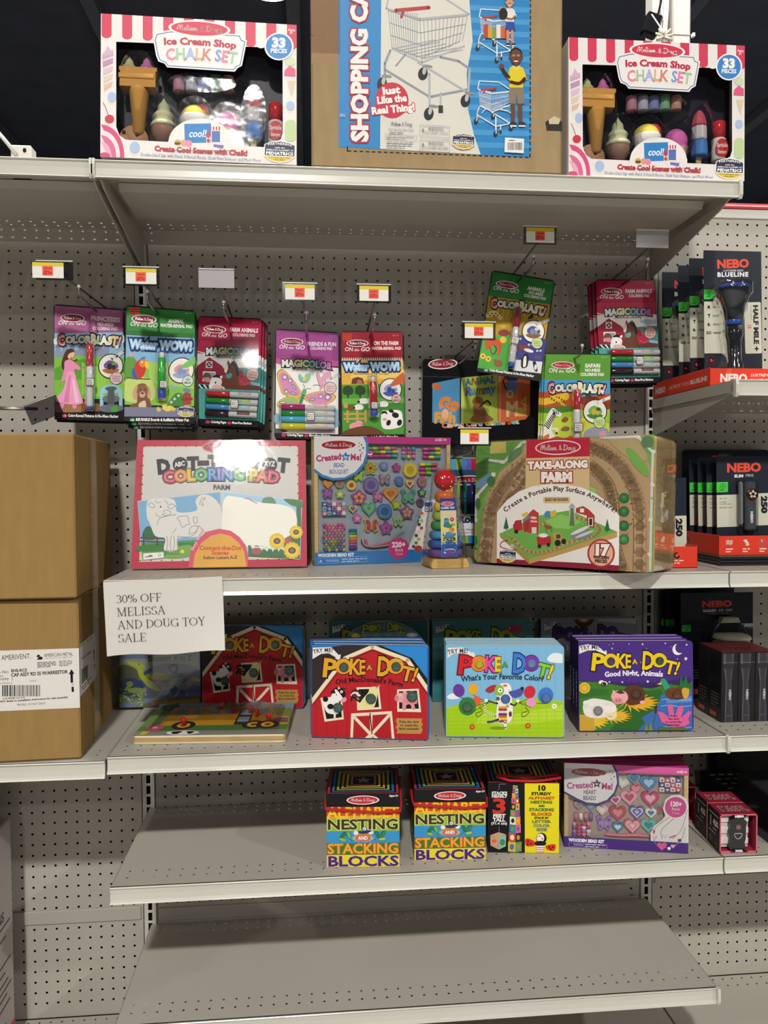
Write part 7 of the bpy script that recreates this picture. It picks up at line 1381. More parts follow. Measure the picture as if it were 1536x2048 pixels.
# wooden bus puzzle lying flat in film
t = thing('peg_puzzle', 'wooden school bus peg puzzle lying flat in clear wrap, below the sale sign', 'puzzle', (.190, -.205, zC+.0008)); t.rotation_euler = (0, 0, R(-3.5))
W, D = .300, .225; m = MB(); plate(m, rrect(-W/2, -D/2, W/2, D/2, .008), None, 0, .0035, '#e0d4b8', 'paper'); plate(m, rrect(-W/2, -D/2, W/2, D/2, .008), None, .0035, .013, '#b99a68', 'wood'); plate(m, rrect(-W/2, -D/2, W/2, D/2, .008), None, .013, .0165, '#e4d8bc', 'paper')
m.v = [(x, z, y) for x, y, z in m.v]
A = Art(m, ((150, 290), (1305, 290), (1305, 950), (150, 950)), W, D, 'wrap', Matrix.Translation((0, -D/2, .0165)) @ Matrix.Rotation(R(-90), 4, 'X'))
A.p('#6f8a4a', [150, 290, 1305, 290, 1305, 950, 150, 950]); A.p('#7a9ab0', [150, 290, 1305, 290, 1305, 420, 150, 420]); A.p('#4a7a3a', [150, 780, 1305, 760, 1305, 870, 150, 880]); A.p('#3a5a2c', [190, 320, 300, 300, 320, 420, 200, 430], 1); A.p('#8a8a80', [150, 860, 1305, 860, 1305, 950, 150, 950])
A.p('#d09a2c', [300, 380, 1130, 380, 1150, 560, 1290, 600, 1300, 760, 280, 760], 0); A.p('#b8801c', [290, 640, 1295, 640, 1295, 665, 290, 665])
for k in range(4): A.r('#7a94a4', 345+k*130, 430, 445+k*130, 540); 
A.r('#4a2a24', 870, 420, 990, 760); A.r('#8ab0c4', 885, 440, 975, 560); A.r('#8ab0c4', 885, 600, 975, 700); A.r('#7a94a4', 1010, 420, 1110, 540); A.p('#5a4a6a', [1180, 620, 1290, 630, 1295, 720, 1180, 720])
for x in (480, 1030, 1140): A.e('#2a2624', x, 760, 92, 84); A.e('#d8a83a', x, 760, 52, 48); A.e('#5a4a30', x, 760, 24, 22)
A.flower('#d05a80', 270, 800, 70, 6, .4, '#e8c8a0'); A.p('#d8b83a', [200, 870, 260, 860, 240, 930, 190, 935]); A.p('#e6e2dc', [400, 880, 560, 860, 640, 900, 560, 940, 420, 930], 1); A.p('#1e1c1e', [430, 885, 500, 875, 480, 920, 440, 920], 1); A.p('#1e1c1e', [540, 880, 600, 885, 570, 925], 1); A.e('#e05a4a', 700, 400, 30, 40); A.e('#c8486a', 820, 500, 34, 40)
m.build('board', t)
for x, y in ((480, 760), (1030, 600), (1140, 700), (700, 440), (960, 520)):
    q = A.h @ np.array([x, y, 1.]); u, v = q[0]/q[2]-W/2, q[1]/q[2]-D/2; k = MB(); k.lathe([(.004, 0), (.0035, .006), (.006, .010), (.0065, .013), (.003, .016)], '#c8202c', 'gloss', 12, Matrix.Translation((u, v, .0166))); k.build('peg_knob', t)
m = MB(); rr = random.Random(9); V = []
for j in range(9):
    for i in range(13):
        e = min(i, 12-i, j, 8-j); V.append((-W/2-.003+(W+.006)*i/12, -D/2-.003+(D+.006)*j/8, .001 if e == 0 else .034 + rr.uniform(-.004, .004)*(e > 1) - (.014 if e == 1 else 0)))
m.add(V, [[j*13+i, j*13+i+1, (j+1)*13+i+1, (j+1)*13+i] for j in range(8) for i in range(12)], '#fff', 'film', None, True); m.build('shrink_wrap', t)

# paper sale sign with hand-built roman lettering
def serif(A, tx, x, y, h, col):
    G = {'I': [.36, [('v', .18)]], 'L': [.62, [('v', .16), ('h', .16, .6, 0), ('t', .6, 0, .22)]], 'E': [.62, [('v', .16), ('h', .16, .57, 0), ('h', .16, .55, 1), ('h', .16, .44, .5), ('t', .57, 0, .2), ('t', .55, 1, -.18), ('m', .44)]], 'F': [.58, [('v', .16), ('h', .16, .54, 1), ('h', .16, .43, .5), ('t', .54, 1, -.2), ('m', .43)]],
         'T': [.64, [('v', .32), ('h', .05, .59, 1), ('t', .05, 1, -.2), ('t', .59, 1, -.2)]], 'M': [.9, [('d', .15, 0, .15, 1, 0), ('d', .15, 1, .45, 0, 1), ('d', .45, 0, .75, 1, 0), ('d', .75, 1, .77, 0, 1), ('s', .15, 0), ('s', .77, 0), ('s', .12, 1), ('s', .78, 1)]], 'N': [.76, [('d', .16, 0, .16, 1, 0), ('d', .16, 1, .62, 0, 1), ('d', .62, 0, .62, 1, 0), ('s', .16, 0), ('s', .13, 1), ('s', .62, 1)]],
         'A': [.74, [('d', .1, 0, .36, 1, 0), ('d', .37, 1, .62, 0, 1), ('h', .2, .52, .36), ('s', .1, 0), ('s', .63, 0)]], 'Y': [.72, [('d', .12, 1, .36, .48, 1), ('d', .36, .48, .6, 1, 0), ('d', .36, .5, .36, 0, 1), ('s', .36, 0), ('s', .12, 1), ('s', .6, 1)]],
         'O': [.76, [('o', .38, .5, .33, .5, 0, 360)]], 'U': [.74, [('d', .17, 1, .17, .3, 1), ('d', .59, 1, .59, .3, 0), ('o', .38, .32, .21, .32, 180, 360), ('s', .17, 1), ('s', .59, 1)]], 'D': [.74, [('v', .16), ('o', .3, .5, .37, .5, -90, 90), ('h', .1, .32, 0), ('h', .1, .32, 1)]], 'G': [.76, [('o', .39, .5, .33, .5, 40, 330), ('d', .65, .42, .65, .06, 1), ('s', .63, .42), ('t', .64, 1, -.22)]],
         'S': [.56, [('o', .27, .75, .18, .25, 30, 250), ('o', .28, .26, .21, .26, -150, 80), ('t', .44, 1, -.22), ('t', .07, 0, .22)]], '3': [.52, [('o', .24, .76, .17, .24, -70, 160), ('o', .24, .27, .21, .27, -150, 85)]], '0': [.52, [('o', .25, .5, .2, .5, 0, 360)]], '%': [.84, [('o', .2, .74, .14, .25, 0, 360), ('o', .63, .25, .14, .25, 0, 360), ('d', .24, -.03, .6, 1.03, 0)]], ' ': [.28, []]}
    q = x; th, tk = .036*h, .1*h
    for ch in tx:
        w_, L = G[ch]; X = lambda a: q + a*h*1.33; Y = lambda b: y - b*h
        for s_ in L:
            if s_[0] == 'v': A.l(col, tk, [X(s_[1]), Y(0), X(s_[1]), Y(1)]); [A.l(col, th, [X(s_[1]-.1), Y(e), X(s_[1]+.1), Y(e)]) for e in (0, 1)]
            elif s_[0] == 'h': A.l(col, th, [X(s_[1]), Y(s_[3]), X(s_[2]), Y(s_[3])])
            elif s_[0] == 't': A.l(col, th, [X(s_[1]), Y(s_[2]), X(s_[1]+.01), Y(s_[2]+s_[3])])
            elif s_[0] == 'm': A.l(col, th, [X(s_[1]), Y(.42), X(s_[1]), Y(.58)])
            elif s_[0] == 's': A.l(col, th, [X(s_[1]-.1), Y(s_[2]), X(s_[1]+.1), Y(s_[2])])
            elif s_[0] == 'd': A.l(col, tk if s_[5] else th*1.15, [X(s_[1]), Y(s_[2]), X(s_[3]), Y(s_[4])])
            else:
                _, cx, cy, rx, ry, a0, a1 = s_; n = 26; V = []; T = []
                for i in range(n+1):
                    a = R(a0+(a1-a0)*i/n); c_, d_ = math.cos(a), math.sin(a); k = .034+.045*abs(c_)**1.5
                    V += [(X(cx+(rx+k*.5)*c_), Y(cy+(ry-.016)*d_+.0*d_)), (X(cx+(rx-k*.5)*c_), Y(cy+(ry-.016-.034)*d_))]
                    if i: T += [(2*i-2, 2*i-1, 2*i+1), (2*i-2, 2*i+1, 2*i)]
                A.tris(V, T, col)
        q += w_*h*1.36
t = thing('sale_sign', 'white paper sale sign with black roman letters taped to the shelf edge', 'sign', (.1155, -dB-.0062, .8985)); t.rotation_euler = (0, R(-2.0), 0)
W, H = .2175, .139; mb = MB(); N = 10; V = []
for j in (0, 1):
    for i in range(N+1):
        for k in range(7):
            u, v = -W/2 + W*i/N, H*k/6; V.append((u, (.0008*math.sin(i*.7) - .010*(1-k/6)**2*(i/N)**2 + (0.0004 if j else 0)), v + (.002*math.sin(i*.9) if k == 0 else 0)))
n = (N+1)*7; F = [[i*7+k, (i+1)*7+k, (i+1)*7+k+1, i*7+k+1] for i in range(N) for k in range(6)]
mb.add(V, F + [[n+a for a in f][::-1] for f in F], '#d3cfc8', 'paper', None, True); mb.build('sheet', t)
m = MB(); A = Art(m, ((205, 230), (1410, 180), (1412, 920), (178, 995)), W, H, 'paper', y=-.0012)
A.h = A.h
def ln(s_, x, y, h): serif(A, s_, x, y, h, '#2a2a2e')
B0 = A.l
A2 = Art(m, ((0, 0), (1215, 0), (1215, 776), (0, 776)), W, H, 'paper', y=-.0012)
A = A2
for s_, x, y in (('30% OFF', 122, 225), ('MELISSA', 122, 360), ('AND DOUG TOY', 122, 495), ('SALE', 122, 632)): serif(A, s_, x, y, 84, '#2a2a2e')
m.v = [(x, y + .0008*math.sin((x/W+.5)*N*.7) - .010*(1-z/H)**2*(x/W+.5)**2, z) for x, y, z in m.v]
m.build('lettering', t)
# ------------------------------------------------------------------ nesting block boxes
def strips(A):
    A.p('#17161a', [135, 350, 725, 350, 725, 462, 135, 462])
    A.l('#3a393e', 2, [298, 362, 300, 460]); A.l('#3a393e', 2, [562, 358, 564, 460])
    logo(A, 428, 408, 124, 32, -1, '#c2323c'); A.t('Ages 2+', 640, 380, 15, '#e6e2dc', 74, .05, -1, res=1)
    A.p('#d0482c', [135, 460, 725, 455, 725, 552, 135, 558]); A.p('#e8a02c', [135, 540, 725, 528, 725, 552, 135, 558])
    A.t('ALPHABET', 142, 552, 84, '#efc822', 575, .03, -.5)
    A.p('#98b83a', [135, 558, 725, 552, 725, 655, 135, 660]); A.t('NESTING', 140, 645, 76, '#4a2e22', 575, .03, -.6, '#c8dc8a', .05)
    A.p('#3a94cc', [135, 660, 725, 655, 725, 752, 135, 758])
    A.l('#2c4a4a', 4, [345, 740, 300, 700, 268, 660], 1); A.l('#2c4a4a', 4, [515, 735, 555, 700, 590, 655], 1)
    for x, y, r_, c in ((268, 690, -45, '#2f7a4a'), (315, 690, 70, '#7ab84a'), (265, 728, 10, '#8cc04a'), (545, 685, 60, '#2f7a4a'), (592, 680, -60, '#3f8a4a'), (585, 722, -8, '#9cc84a')): A.e('#1d3a2c', x, y, 33, 15, r_); A.e(c, x, y, 30, 12, r_)
    for k in range(16): a = R(k*22.5); A.p('#e8c83a', [428+30*math.cos(a+1.5), 715+15*math.sin(a+1.5), 428-30*math.cos(a+1.5), 715-15*math.sin(a+1.5), 428+96*math.cos(a), 715+34*math.sin(a)])
    A.e('#c8646a', 428, 715, 64, 27); A.e('#c8862c', 428, 690, 70, 12); A.t('AND', 390, 727, 26, '#efe6e0', 78, .05)
    A.e('#e9e6e4', 372, 672, 20, 18); A.e('#e9e6e4', 492, 668, 20, 18); A.p('#3a2c6a', [390, 660, 430, 655, 470, 650, 500, 655, 470, 672, 430, 680, 395, 672], 1); A.e('#3a2c6a', 438, 640, 22, 18); A.e('#e9e6e4', 440, 640, 15, 14); A.e('#2a2030', 438, 642, 5)
    A.p('#3a7a34', [135, 758, 725, 750, 725, 845, 135, 852]); A.t('STACKING', 142, 840, 76, '#e8a83a', 575, .025, -.7, '#b8501c', .045)
    A.p('#e8d820', [135, 852, 725, 845, 725, 950, 135, 955]); A.t('BLOCKS', 142, 942, 78, '#4a2c6a', 575, .03, -.6, '#d8c0a8', .04)
def sideface(A):
    A.p('#151417', [80, 255, 338, 255, 342, 745, 85, 745]); A.p('#e8d820', [336, 255, 580, 255, 576, 748, 340, 748])
    A.l('#8a8a8c', 3, [160, 312, 162, 272, 208, 270]); A.t('STACKS', 112, 344, 20, '#e9e6e2', 104, .06); A.t('NEARLY', 112, 364, 18, '#e9e6e2', 104, .06); A.t('3', 112, 470, 96, '#d23a2c', 105, .03); A.t('FEET', 122, 500, 22, '#e9e6e2', 84, .06); A.t('TALL', 122, 527, 22, '#e9e6e2', 82, .06); A.t('(91.4 cm)', 110, 548, 16, '#e9e6e2', 108, .04); A.l('#8a8a8c', 3, [164, 560, 164, 605])
    A.p('#c8a884', [105, 620, 160, 600, 212, 615, 160, 640]); A.p('#8fc0b0', [160, 640, 212, 618, 210, 695, 162, 718]); A.p('#d8a07a', [105, 622, 160, 640, 160, 716, 108, 690]); A.e('#4a8a5a', 188, 668, 18, 22); A.e('#d86a5a', 132, 660, 16, 12)
    cs = ['#d8b83a', '#c8502c', '#3a78b0', '#e9e0c8', '#5aa04a', '#2a2a30', '#d86a8a', '#e8942c', '#7a5aa0']; y = 735
    for k in range(10):
        h = 72-k*5; w_ = 92-k*6.6; x0 = 272-w_/2; A.p(cs[k % 9], [x0, y-h, x0+w_*.55, y-h+3, x0+w_*.55, y, x0, y-5]); A.p(cs[(k+4) % 9], [x0+w_*.55, y-h+3, x0+w_, y-h, x0+w_, y-5, x0+w_*.55, y]); A.e(cs[(k+2) % 9], x0+w_*.28, y-h*.5, w_*.16, h*.28); A.e(cs[(k+6) % 9], x0+w_*.76, y-h*.5, w_*.12, h*.25); y -= h*.92
    for s_, x, yy, h, w_, c in (('10', 422, 312, 34, 58, '#1d1b18'), ('STURDY', 382, 344, 19, 136, '#1d1b18'), ('ALPHABET', 362, 373, 18, 182, '#c8642c'), ('NESTING', 376, 402, 18, 150, '#4a7a3a'), ('AND', 432, 425, 12, 42, '#1d1b18'), ('STACKING', 368, 454, 19, 170, '#3a7a3a'), ('BLOCKS', 382, 485, 19, 140, '#c8502c'), ('STACK BY', 404, 507, 13, 98, '#1d1b18'), ('LETTER', 388, 535, 18, 128, '#7a7a3a'), ('COLOR', 396, 563, 18, 112, '#6a7a7a'), ('SIZE', 418, 590, 18, 72, '#6a7a5a')): A.t(s_, x, yy, h, c, w_, .05)
    A.p('#d8382c', [342, 650, 365, 642, 408, 665, 405, 690, 350, 692], 1); A.p('#d8382c', [485, 690, 540, 680, 550, 700, 535, 725, 490, 715], 1)
    for x, y in ((360, 660), (380, 675), (358, 680), (505, 700), (530, 700), (515, 712)): A.e('#2a1a1a', x, y, 6)
    A.e('#1d1b1e', 452, 640, 36, 38); A.e('#f0ece6', 445, 638, 26, 30); A.e('#e0a0a8', 458, 642, 9); A.p('#d8842c', [432, 625, 418, 628, 432, 636]); A.e('#1d1b1e', 440, 625, 4); A.e('#1d1b1e', 445, 675, 40, 18); A.p('#f0ece6', [418, 690, 470, 690, 466, 735, 416, 735])
    for k in range(3): A.p('#d86a5a', [416, 700+k*14, 470, 700+k*14, 470, 706+k*14, 416, 706+k*14])
def block_box(label, x, y, yaw, W, H, kind=0):
    D = .14; t = pack('nesting_block_box', label, 'toy box', x, y, zD, yaw, 0, 0, 0, 'boxed alphabet nesting blocks')
    mb = MB(); mb.box((-W/2, 0, 0), (W/2, D, H-.025), '#8c2430' if kind == 0 else '#1c1a1e', 'print', .001)
    A = Art(mb, ((135, 360), (722, 355), (725, 945), (137, 950)), W, H) if kind == 0 else Art(mb, ((85, 262), (575, 262), (572, 742), (90, 735)), W, H)
    (strips if kind == 0 else sideface)(A)
    S_ = Art(mb, ((0, 0), (100, 0), (100, 100), (0, 100)), D, H, M=Matrix.Translation((-W/2, D/2, 0)) @ Matrix.Rotation(R(-90), 4, 'Z'))
    S_.r('#5a1c24', 0, 0, 100, 100); S_.r('#151417', 6, 0, 94, 20); S_.r('#2c6a34', 12, 26, 88, 92); S_.t('ABC', 20, 80, 34, '#d8a83a', 60, .05)
    mb.build('carton', t)
    m = MB(); m.box((-W/2-.0008, -.0008 if kind == 0 else .0002, H-.0255), (W/2+.0008, D+.0008, H), '#17161a', 'print', .0008)
    if kind == 0:
        A2 = Art(m, ((135, 360), (722, 355), (725, 945), (137, 950)), W, H, y=-.0009); A2.p('#17161a', [135, 350, 725, 350, 725, 462, 135, 462]); logo(A2, 428, 408, 124, 32, -1, '#c2323c'); A2.t('Ages 2+', 640, 380, 15, '#e6e2dc', 74, .05, -1, res=1)
    T = Art(m, ((0, 0), (100, 0), (100, 100), (0, 100)), W, D, M=Matrix.Translation((0, 0, H)) @ Matrix.Rotation(R(-90), 4, 'X'))
    for k, c in enumerate(('#a8343c', '#141316', '#2c6ab0', '#141316', '#8ab04a', '#141316', '#d8924a', '#141316', '#d8c83a', '#141316', '#b0708a', '#1c1a1e')): q = 1+k*3.1; T.r(c, q, q, 100-q, 100-q)
    T.star('#8a8c8e', 50, 50, 13, .42); m.build('lid', t)
    z = H-.033 if kind == 0 else H+.004; m = MB(); e = W/2+.003
    P = [(-e, .01, z+.008), (-e, D*.5, z+.016), (-e, D, z+.012), (0, D+.003, z+.012), (e, D, z+.012), (e, D*.5, z+.014), (e, .01, z+.008), (e-.001, -.004, z-.001), (W*.2, -.004, z-.004), (-W*.15, -.004, z), (-e+.002, -.004, z+.004)] if kind == 0 else [(-e+.02, -.001, z+.010), (-W*.2, -.004, z+.002), (W*.2, -.003, z+.001), (e, .004, z+.006), (e+.002, .03, z+.004), (e-.03, .02, z+.003), (0, .01, z+.003), (-e+.02, .012, z+.008)]
    m.tube(P, .0028, '#b8202c', 'matte', 8, closed=True); m.build('cord_handle', t)
    return t
block_box('alphabet nesting blocks box, left of the two showing rainbow striped lettering', .485, -.339, -4.7, .145, .148)
block_box('alphabet nesting blocks box, right of the two showing rainbow striped lettering', .662, -.328, -3.7, .145, .145)
block_box('alphabet blocks box turned to its black and yellow side, left of the heart bead kit', .818, -.312, -7.4, .146, .146, 1)

# ------------------------------------------------------------------ cartons of the left bay
def carton(name, label, x, y, z, yaw, W, D, H, labelled):
    t = thing(name, label, 'carton', (x, y, z), (0, 0, R(yaw)), 'plain cardboard cartons')
    mb = MB(); mb.box((-W, 0, 0), (0, D, H), '#98794a', 'board', .003)
    mb.build('carton', t)
    m = MB(); m.box((-.0003, D*.40, .0), (.0006, D*.40+.05, H), '#a08458', 'wrap', .0002); m.box((-.0003, D*.36, H*.02), (.0003, D*.365, H*.98), '#6f5632', 'matte', .0001); m.build('packing_tape', t)
    if labelled:
        m = MB(); m.box((-.27, -.0006, .097), (0, -.0002, .210), '#dcd8d2', 'paper', .0001)
        A = Art(m, ((-911, 173), (500, 140), (518, 1160), (-880, 1231)), W, H, 'paper', M=Matrix.Translation((-W/2, 0, 0)), y=-.0007)
        A.p('#dedad4', [-520, 500, 470, 465, 502, 805, -500, 865])
        A.t('AMERIVENT.', 10, 532, 32, '#2a2a2c', 190, .0, -3.5); A.e('#1c1c1e', 246, 505, 11, 8, -20); A.e('#1c1c1e', 262, 518, 12, 10); A.p('#1c1c1e', [236, 528, 252, 508, 262, 528])
        A.t('AMERICAN METAL', 283, 512, 22, '#2a2a2c', 186, .0, -3); A.t('PRODUCTS GROUP', 290, 526, 9, '#777', 172, .0, -3, res=1); A.fine(238, 545, 360, 8, '#555', -3, 4, 1.2); A.fine(378, 536, 462, 8, '#777', -3, 4, 1.2, 3)
        A.t('Item No:', -48, 618, 17, '#2a2a2c', 108, .0, -3); A.t('EHS-RCS', 72, 608, 18, '#1c1c1e', 102, .03, -3); A.t('Desc:', -40, 642, 16, '#2a2a2c', 66, 0, -3); A.t('CAP ASSY RD SS W/ARRESTOR', 73, 637, 21, '#1c1c1e', 362, .03, -3.5); A.t('Quantity', -52, 662, 16, '#2a2a2c', 110, 0, -3); A.t('1', 74, 660, 17, '#1c1c1e', 10, .03); A.t('Made in Mexico', -60, 685, 10, '#2a2a2c', 142, 0, -2, res=1); A.t('1/20/23', 188, 668, 9, '#444', 46, 0, -3, res=1)
        barcode(A, 15, 690, 260, 762, 11); A.t('2 00 69628 12110 4', 18, 782, 12, '#1c1c1e', 140, .02, -3, res=1); A.t('IMPORTANT: Refer to installation instructions for safe assembly', -72, 806, 11, '#1c1c1e', 508, .03, -3.8, res=1); A.t('FRAGILE - DO NOT DROP', 110, 822, 13, '#2a2a2c', 182, .0, -3, res=1)
        A.p('#141416', [441, 622, 458, 588, 476, 618]); A.p('#141416', [451, 620, 467, 618, 468, 675, 453, 676]); A.p('#141416', [458, 702, 472, 700, 474, 733, 460, 734]); A.t('UP', 460, 692, 8, '#141416', 12, .02, -3, res=1)
        m.build('shipping_label', t)
        m = MB(); Q = Art(m, ((470, 135), (765, -10), (765, 850), (520, 1155)), D, H, 'paper', M=Matrix.Translation((0, D/2, 0)) @ Matrix.Rotation(R(90), 4, 'Z'), y=-.0008)
        Q.p('#d4d0ca', [486, 468, 627, 368, 643, 655, 500, 806])
        Q.t('AMERIVENT.', 490, 490, 16, '#333', 50, 0, -34, res=1); Q.t('AMERICAN METAL', 555, 448, 12, '#333', 66, 0, -33, res=1); Q.t('CAP ASSY RD SS W/ARRESTOR', 508, 568, 13, '#222', 110, .03, -34, res=1); Q.p('#333', [510, 630, 565, 590, 566, 680, 514, 722]); Q.fine(510, 745, 625, 8, '#444', -44, 2)
        for k in range(9): Q.l('#d4d0ca', 1.6, [516+k*6, 624-k*4.4, 519+k*6, 716-k*4.4])
        Q.p('#141416', [612, 510, 618, 485, 624, 500]); Q.l('#141416', 5, [618, 505, 621, 560]); Q.l('#141416', 5, [622, 578, 624, 606]); m.build('side_label', t)
    return t
carton('shipping_carton', 'brown cardboard carton with a white shipping label, lower one of the stacked pair', -.049, -.365, zC-.0045, 3, .38, .30, .303, True)
carton('shipping_carton', 'plain brown cardboard carton stacked on the labelled one', -.047, -.382, zC+.302, 2, .38, .31, .303, False)
t = thing('printed_carton', 'pale printed carton standing at the lower left edge', 'carton', (-.285, -.50, -.0425))
mb = MB(); mb.box((-.3, 0, 0), (0, .42, .515), '#c2b6b4', 'print', .003); A = Art(mb, ((0, 0), (100, 0), (100, 100), (0, 100)), .42, .515, M=Matrix.Translation((0, .21, 0)) @ Matrix.Rotation(R(90), 4, 'Z'))
for k, y in enumerate((30, 42, 47, 58, 62, 66, 69, 72, 76, 80, 84, 88)): A.r('#3a3236', 4, y, (70, 96, 90, 96, 88, 92, 96, 90, 94, 80, 88, 92)[k], y+.9)
A.t('LOADING INSTRUCTIONS', 8, 40, 4, '#3a3236', 80, .03); A.r('#b8605c', 88, 88, 100, 97); mb.build('carton', t)
t = thing('wrapped_pack', 'black film-wrapped pack on top of the pale printed carton', 'pack', (-.292, -.48, .4735))
mb = MB(); mb.box((-.28, 0, 0), (0, .36, .10), '#17161a', 'gloss', .012); mb.build('bundle', t)

# ------------------------------------------------------------------ flashlight bay
NAVY = '#222733'; RED = '#e0402c'
def nebo(A, x, y, w, h, c='#e2503c', ol=None): A.t('NEBO', x, y, h, c, w, .045, 0, ol, .05)
def display_tray(name, label, x0, x1, y0, y1, z, h, art, side, lift=0):
    t = thing(name, label, 'display tray', (x0, y0, z)); L = x1-x0; D = y1-y0; m = MB(); e = .0012
    m.box((0, 0, 0), (L, e, h), RED, 'print', .0004); m.box((0, D-e, 0), (L, D, h*1.15), RED, 'print', .0004); m.box((0, 0, 0), (e, D, h*1.05), '#b8301f' if 0 else RED, 'print', .0004); m.box((L-e, 0, 0), (L, D, h*1.05), RED, 'print', .0004); m.box((0, 0, 0), (L, D, e), RED, 'print', .0004)
    A = Art(m, ((0, 0), (100*L/h, 0), (100*L/h, 100), (0, 100)), L, h, M=Matrix.Translation((L/2, 0, 0))); art(A, 100*L/h)
    B = Art(m, ((0, 0), (100*D/h, 0), (100*D/h, 100), (0, 100)), D, h, M=Matrix.Translation((0, D/2, 0)) @ Matrix.Rotation(R(-90), 4, 'Z')); side(B, 100*D/h)
    m.build('tray', t); return t
def r1f(A, w): A.p('#e8563f', [w*.26, 0, w*.33, 0, w*.28, 100, w*.2, 100]); nebo(A, w*.15, 78, w*.40, 44, '#f0e6e0'); A.t('LUXTREME', w*.60, 46, 16, '#f0d8d0', w*.28, .02, sh=.2); A.t('BLUELINE', w*.60, 84, 22, '#f0e0d8', w*.34, .05)
def r1s(A, w): A.t('NEBO', w*.03, 72, 34, '#e8d0c8', w*.2, .06); A.t('LUXTREME', w*.27, 66, 22, '#e0c0b8', w*.24, .01, sh=.2); A.t('M250', w*.54, 66, 22, '#e0c0b8', w*.12, .0); A.t('BLUELINE', w*.68, 66, 24, '#e8d0c8', w*.28, .05)
display_tray('display_tray', 'orange-red cardboard tray holding the large flashlight packs', 1.222, 1.372, -.284, -.014, zR+.0008, .036, r1f, r1s)
FC = ((607, 270), (1209, 300), (1190, 1640), (570, 1620))
def flashart(A):
    A.p(NAVY, [560, 260, 1215, 290, 1215, 1650, 560, 1640])
    nebo(A, 742, 445, 336, 76); A.t('LUXTREME M250', 805, 480, 18, '#c8ccd4', 210, .01, 1, sh=.1); A.t('BLUELINE', 740, 528, 40, '#dfe2e6', 330, .05, 1, sp=.12)
    A.r('#4cc84a', 588, 648, 712, 742, 8); A.ring('#1f5a24', 5, 652, 685, 24); A.p('#1f5a24', [656, 665, 642, 690, 651, 690, 646, 706, 662, 682, 653, 682]); A.fine(615, 716, 690, 12, '#1f5a24')
    A.p('#cfcebb', [586, 765, 770, 770, 800, 870, 812, 1000, 808, 1280, 576, 1275]); A.r('#c6c5b4', 1015, 785, 1192, 1290, 14)
    for k, s_ in enumerate(('1500 LUMENS', '3X ZOOM', '4 HOUR DIAL', 'WATERPROOF')): y = 832+k*84; A.t(s_, 680, y, 17, '#33342e', (85, 60, 62, 80)[k], .04, 1, res=1)
    A.e('#26272a', 642, 820, 13, 15); [A.l('#26272a', 3, [642+20*math.cos(a), 820+22*math.sin(a), 642+26*math.cos(a), 820+28*math.sin(a)]) for a in (R(40*q) for q in range(9))]; A.p('#26272a', [626, 888, 658, 888, 646, 905, 646, 925, 638, 925, 638, 905]); A.e('#26272a', 637, 990, 15, 16); A.e('#cfcebb', 643, 986, 5, 8)
    for y in (1066, 1082): A.l('#26272a', 7, [608, y, 622, y-6, 636, y+2, 658, y-4])
    A.e('#141822', 648, 1345, 42, 48); A.ring('#a8303a', 4, 648, 1345, 38, 44); A.p('#c8404a', [630, 1335, 645, 1335, 648, 1322, 660, 1340, 672, 1350, 650, 1366, 640, 1355]); 
    A.t('HALF MILE +', 1112, 812, 48, '#25282e', 455, .05, 90, al='l'); A.t('LIGHT BEAM', 1078, 812, 16, '#8a8a82', 150, 0, 90, res=1); A.r('#d83a30', 1048, 1008, 1084, 1038); A.t('NEW', 1052, 1028, 12, '#fff', 28, .03, 0, res=1)
def flash_pack(label, x, y, z, simple=False):
    t = pack('flashlight_pack', label, 'flashlight', x, y, z, 0, 2.5, 0, .004, 'large blister-packed flashlights'); W, H = .133, .302
    m = MB(); plate(m, rrect(-W/2, 0, W/2, H, .006), rrect(-.016, H-.019, .016, H-.010, .004), 0, .001, NAVY); A = Art(m, FC, W, H); flashart(A)
    s_ = Art(m, ((840, 305), (980, 305), (980, 360), (840, 360)), .001, .001); m.build('backing_card', t)
    k = W/600; u, _ = pix(A, 985, 1000); zb = 0; P = lambda y: pix(A, 940, y)[1]; M = Matrix.Translation((-.013, -.0285, -.021)) @ Matrix.Diagonal((1, .78, 1, 1)); f = MB()
    f.lathe([(.0, P(1500)), (.0135, P(1498)), (.0165, P(1440)), (.0165, P(1345)), (.0125, P(1310)), (.0125, P(1080)), (.0155, P(1050)), (.0165, P(940))], '#232428', 'gloss', 22, M); body = f.build('flashlight_body', t)
    f = MB(); f.lathe([(.0175, P(942)), (.0185, P(935)), (.0185, P(905)), (.0172, P(895))], '#2f55a8', 'gloss', 22, M, caps=False); f.build('blue_ring', body)
    f = MB(); f.lathe([(.0165, P(900)), (.018, P(800)), (.0265, P(690)), (.033, P(640)), (.0345, P(560)), (.033, P(538)), (.029, P(536))], '#26272c', 'gloss', 24, M); f.lathe([(.0347, P(600)), (.0352, P(590)), (.0352, P(575)), (.0347, P(568))], '#33418c', 'gloss', 24, M, caps=False); f.build('lamp_head', body)
    f = MB(); f.lathe([(.006, 0), (.006, .002), (.0035, .003)], '#55565c', 'gloss', 14, Matrix.Translation((-.008, -.0405, P(975)-.021)) @ Matrix.Rotation(R(90), 4, 'X')); f.build('switch', body)
    f = MB(); V = []; L = ((.010, 1510), (.020, 1495), (.0205, 1320), (.0165, 1300), (.0165, 1090), (.0205, 1040), (.0205, 900), (.024, 800), (.032, 690), (.0395, 640), (.0405, 545), (.034, 530), (.02, 528))
    for r_, y in L:
        for i in range(13): a = math.pi*i/12; V.append((-.013+r_*math.cos(a)*1.04, -(.0285+r_*.74)*math.sin(a)**.45 if 0 < i < 12 else -.0006, P(y)-.021))
    f.add(V, [[j*13+i, j*13+i+1, (j+1)*13+i+1, (j+1)*13+i] for j in range(len(L)-1) for i in range(12)], '#fff', 'blister', None, True); f.build('blister', t)
    return t
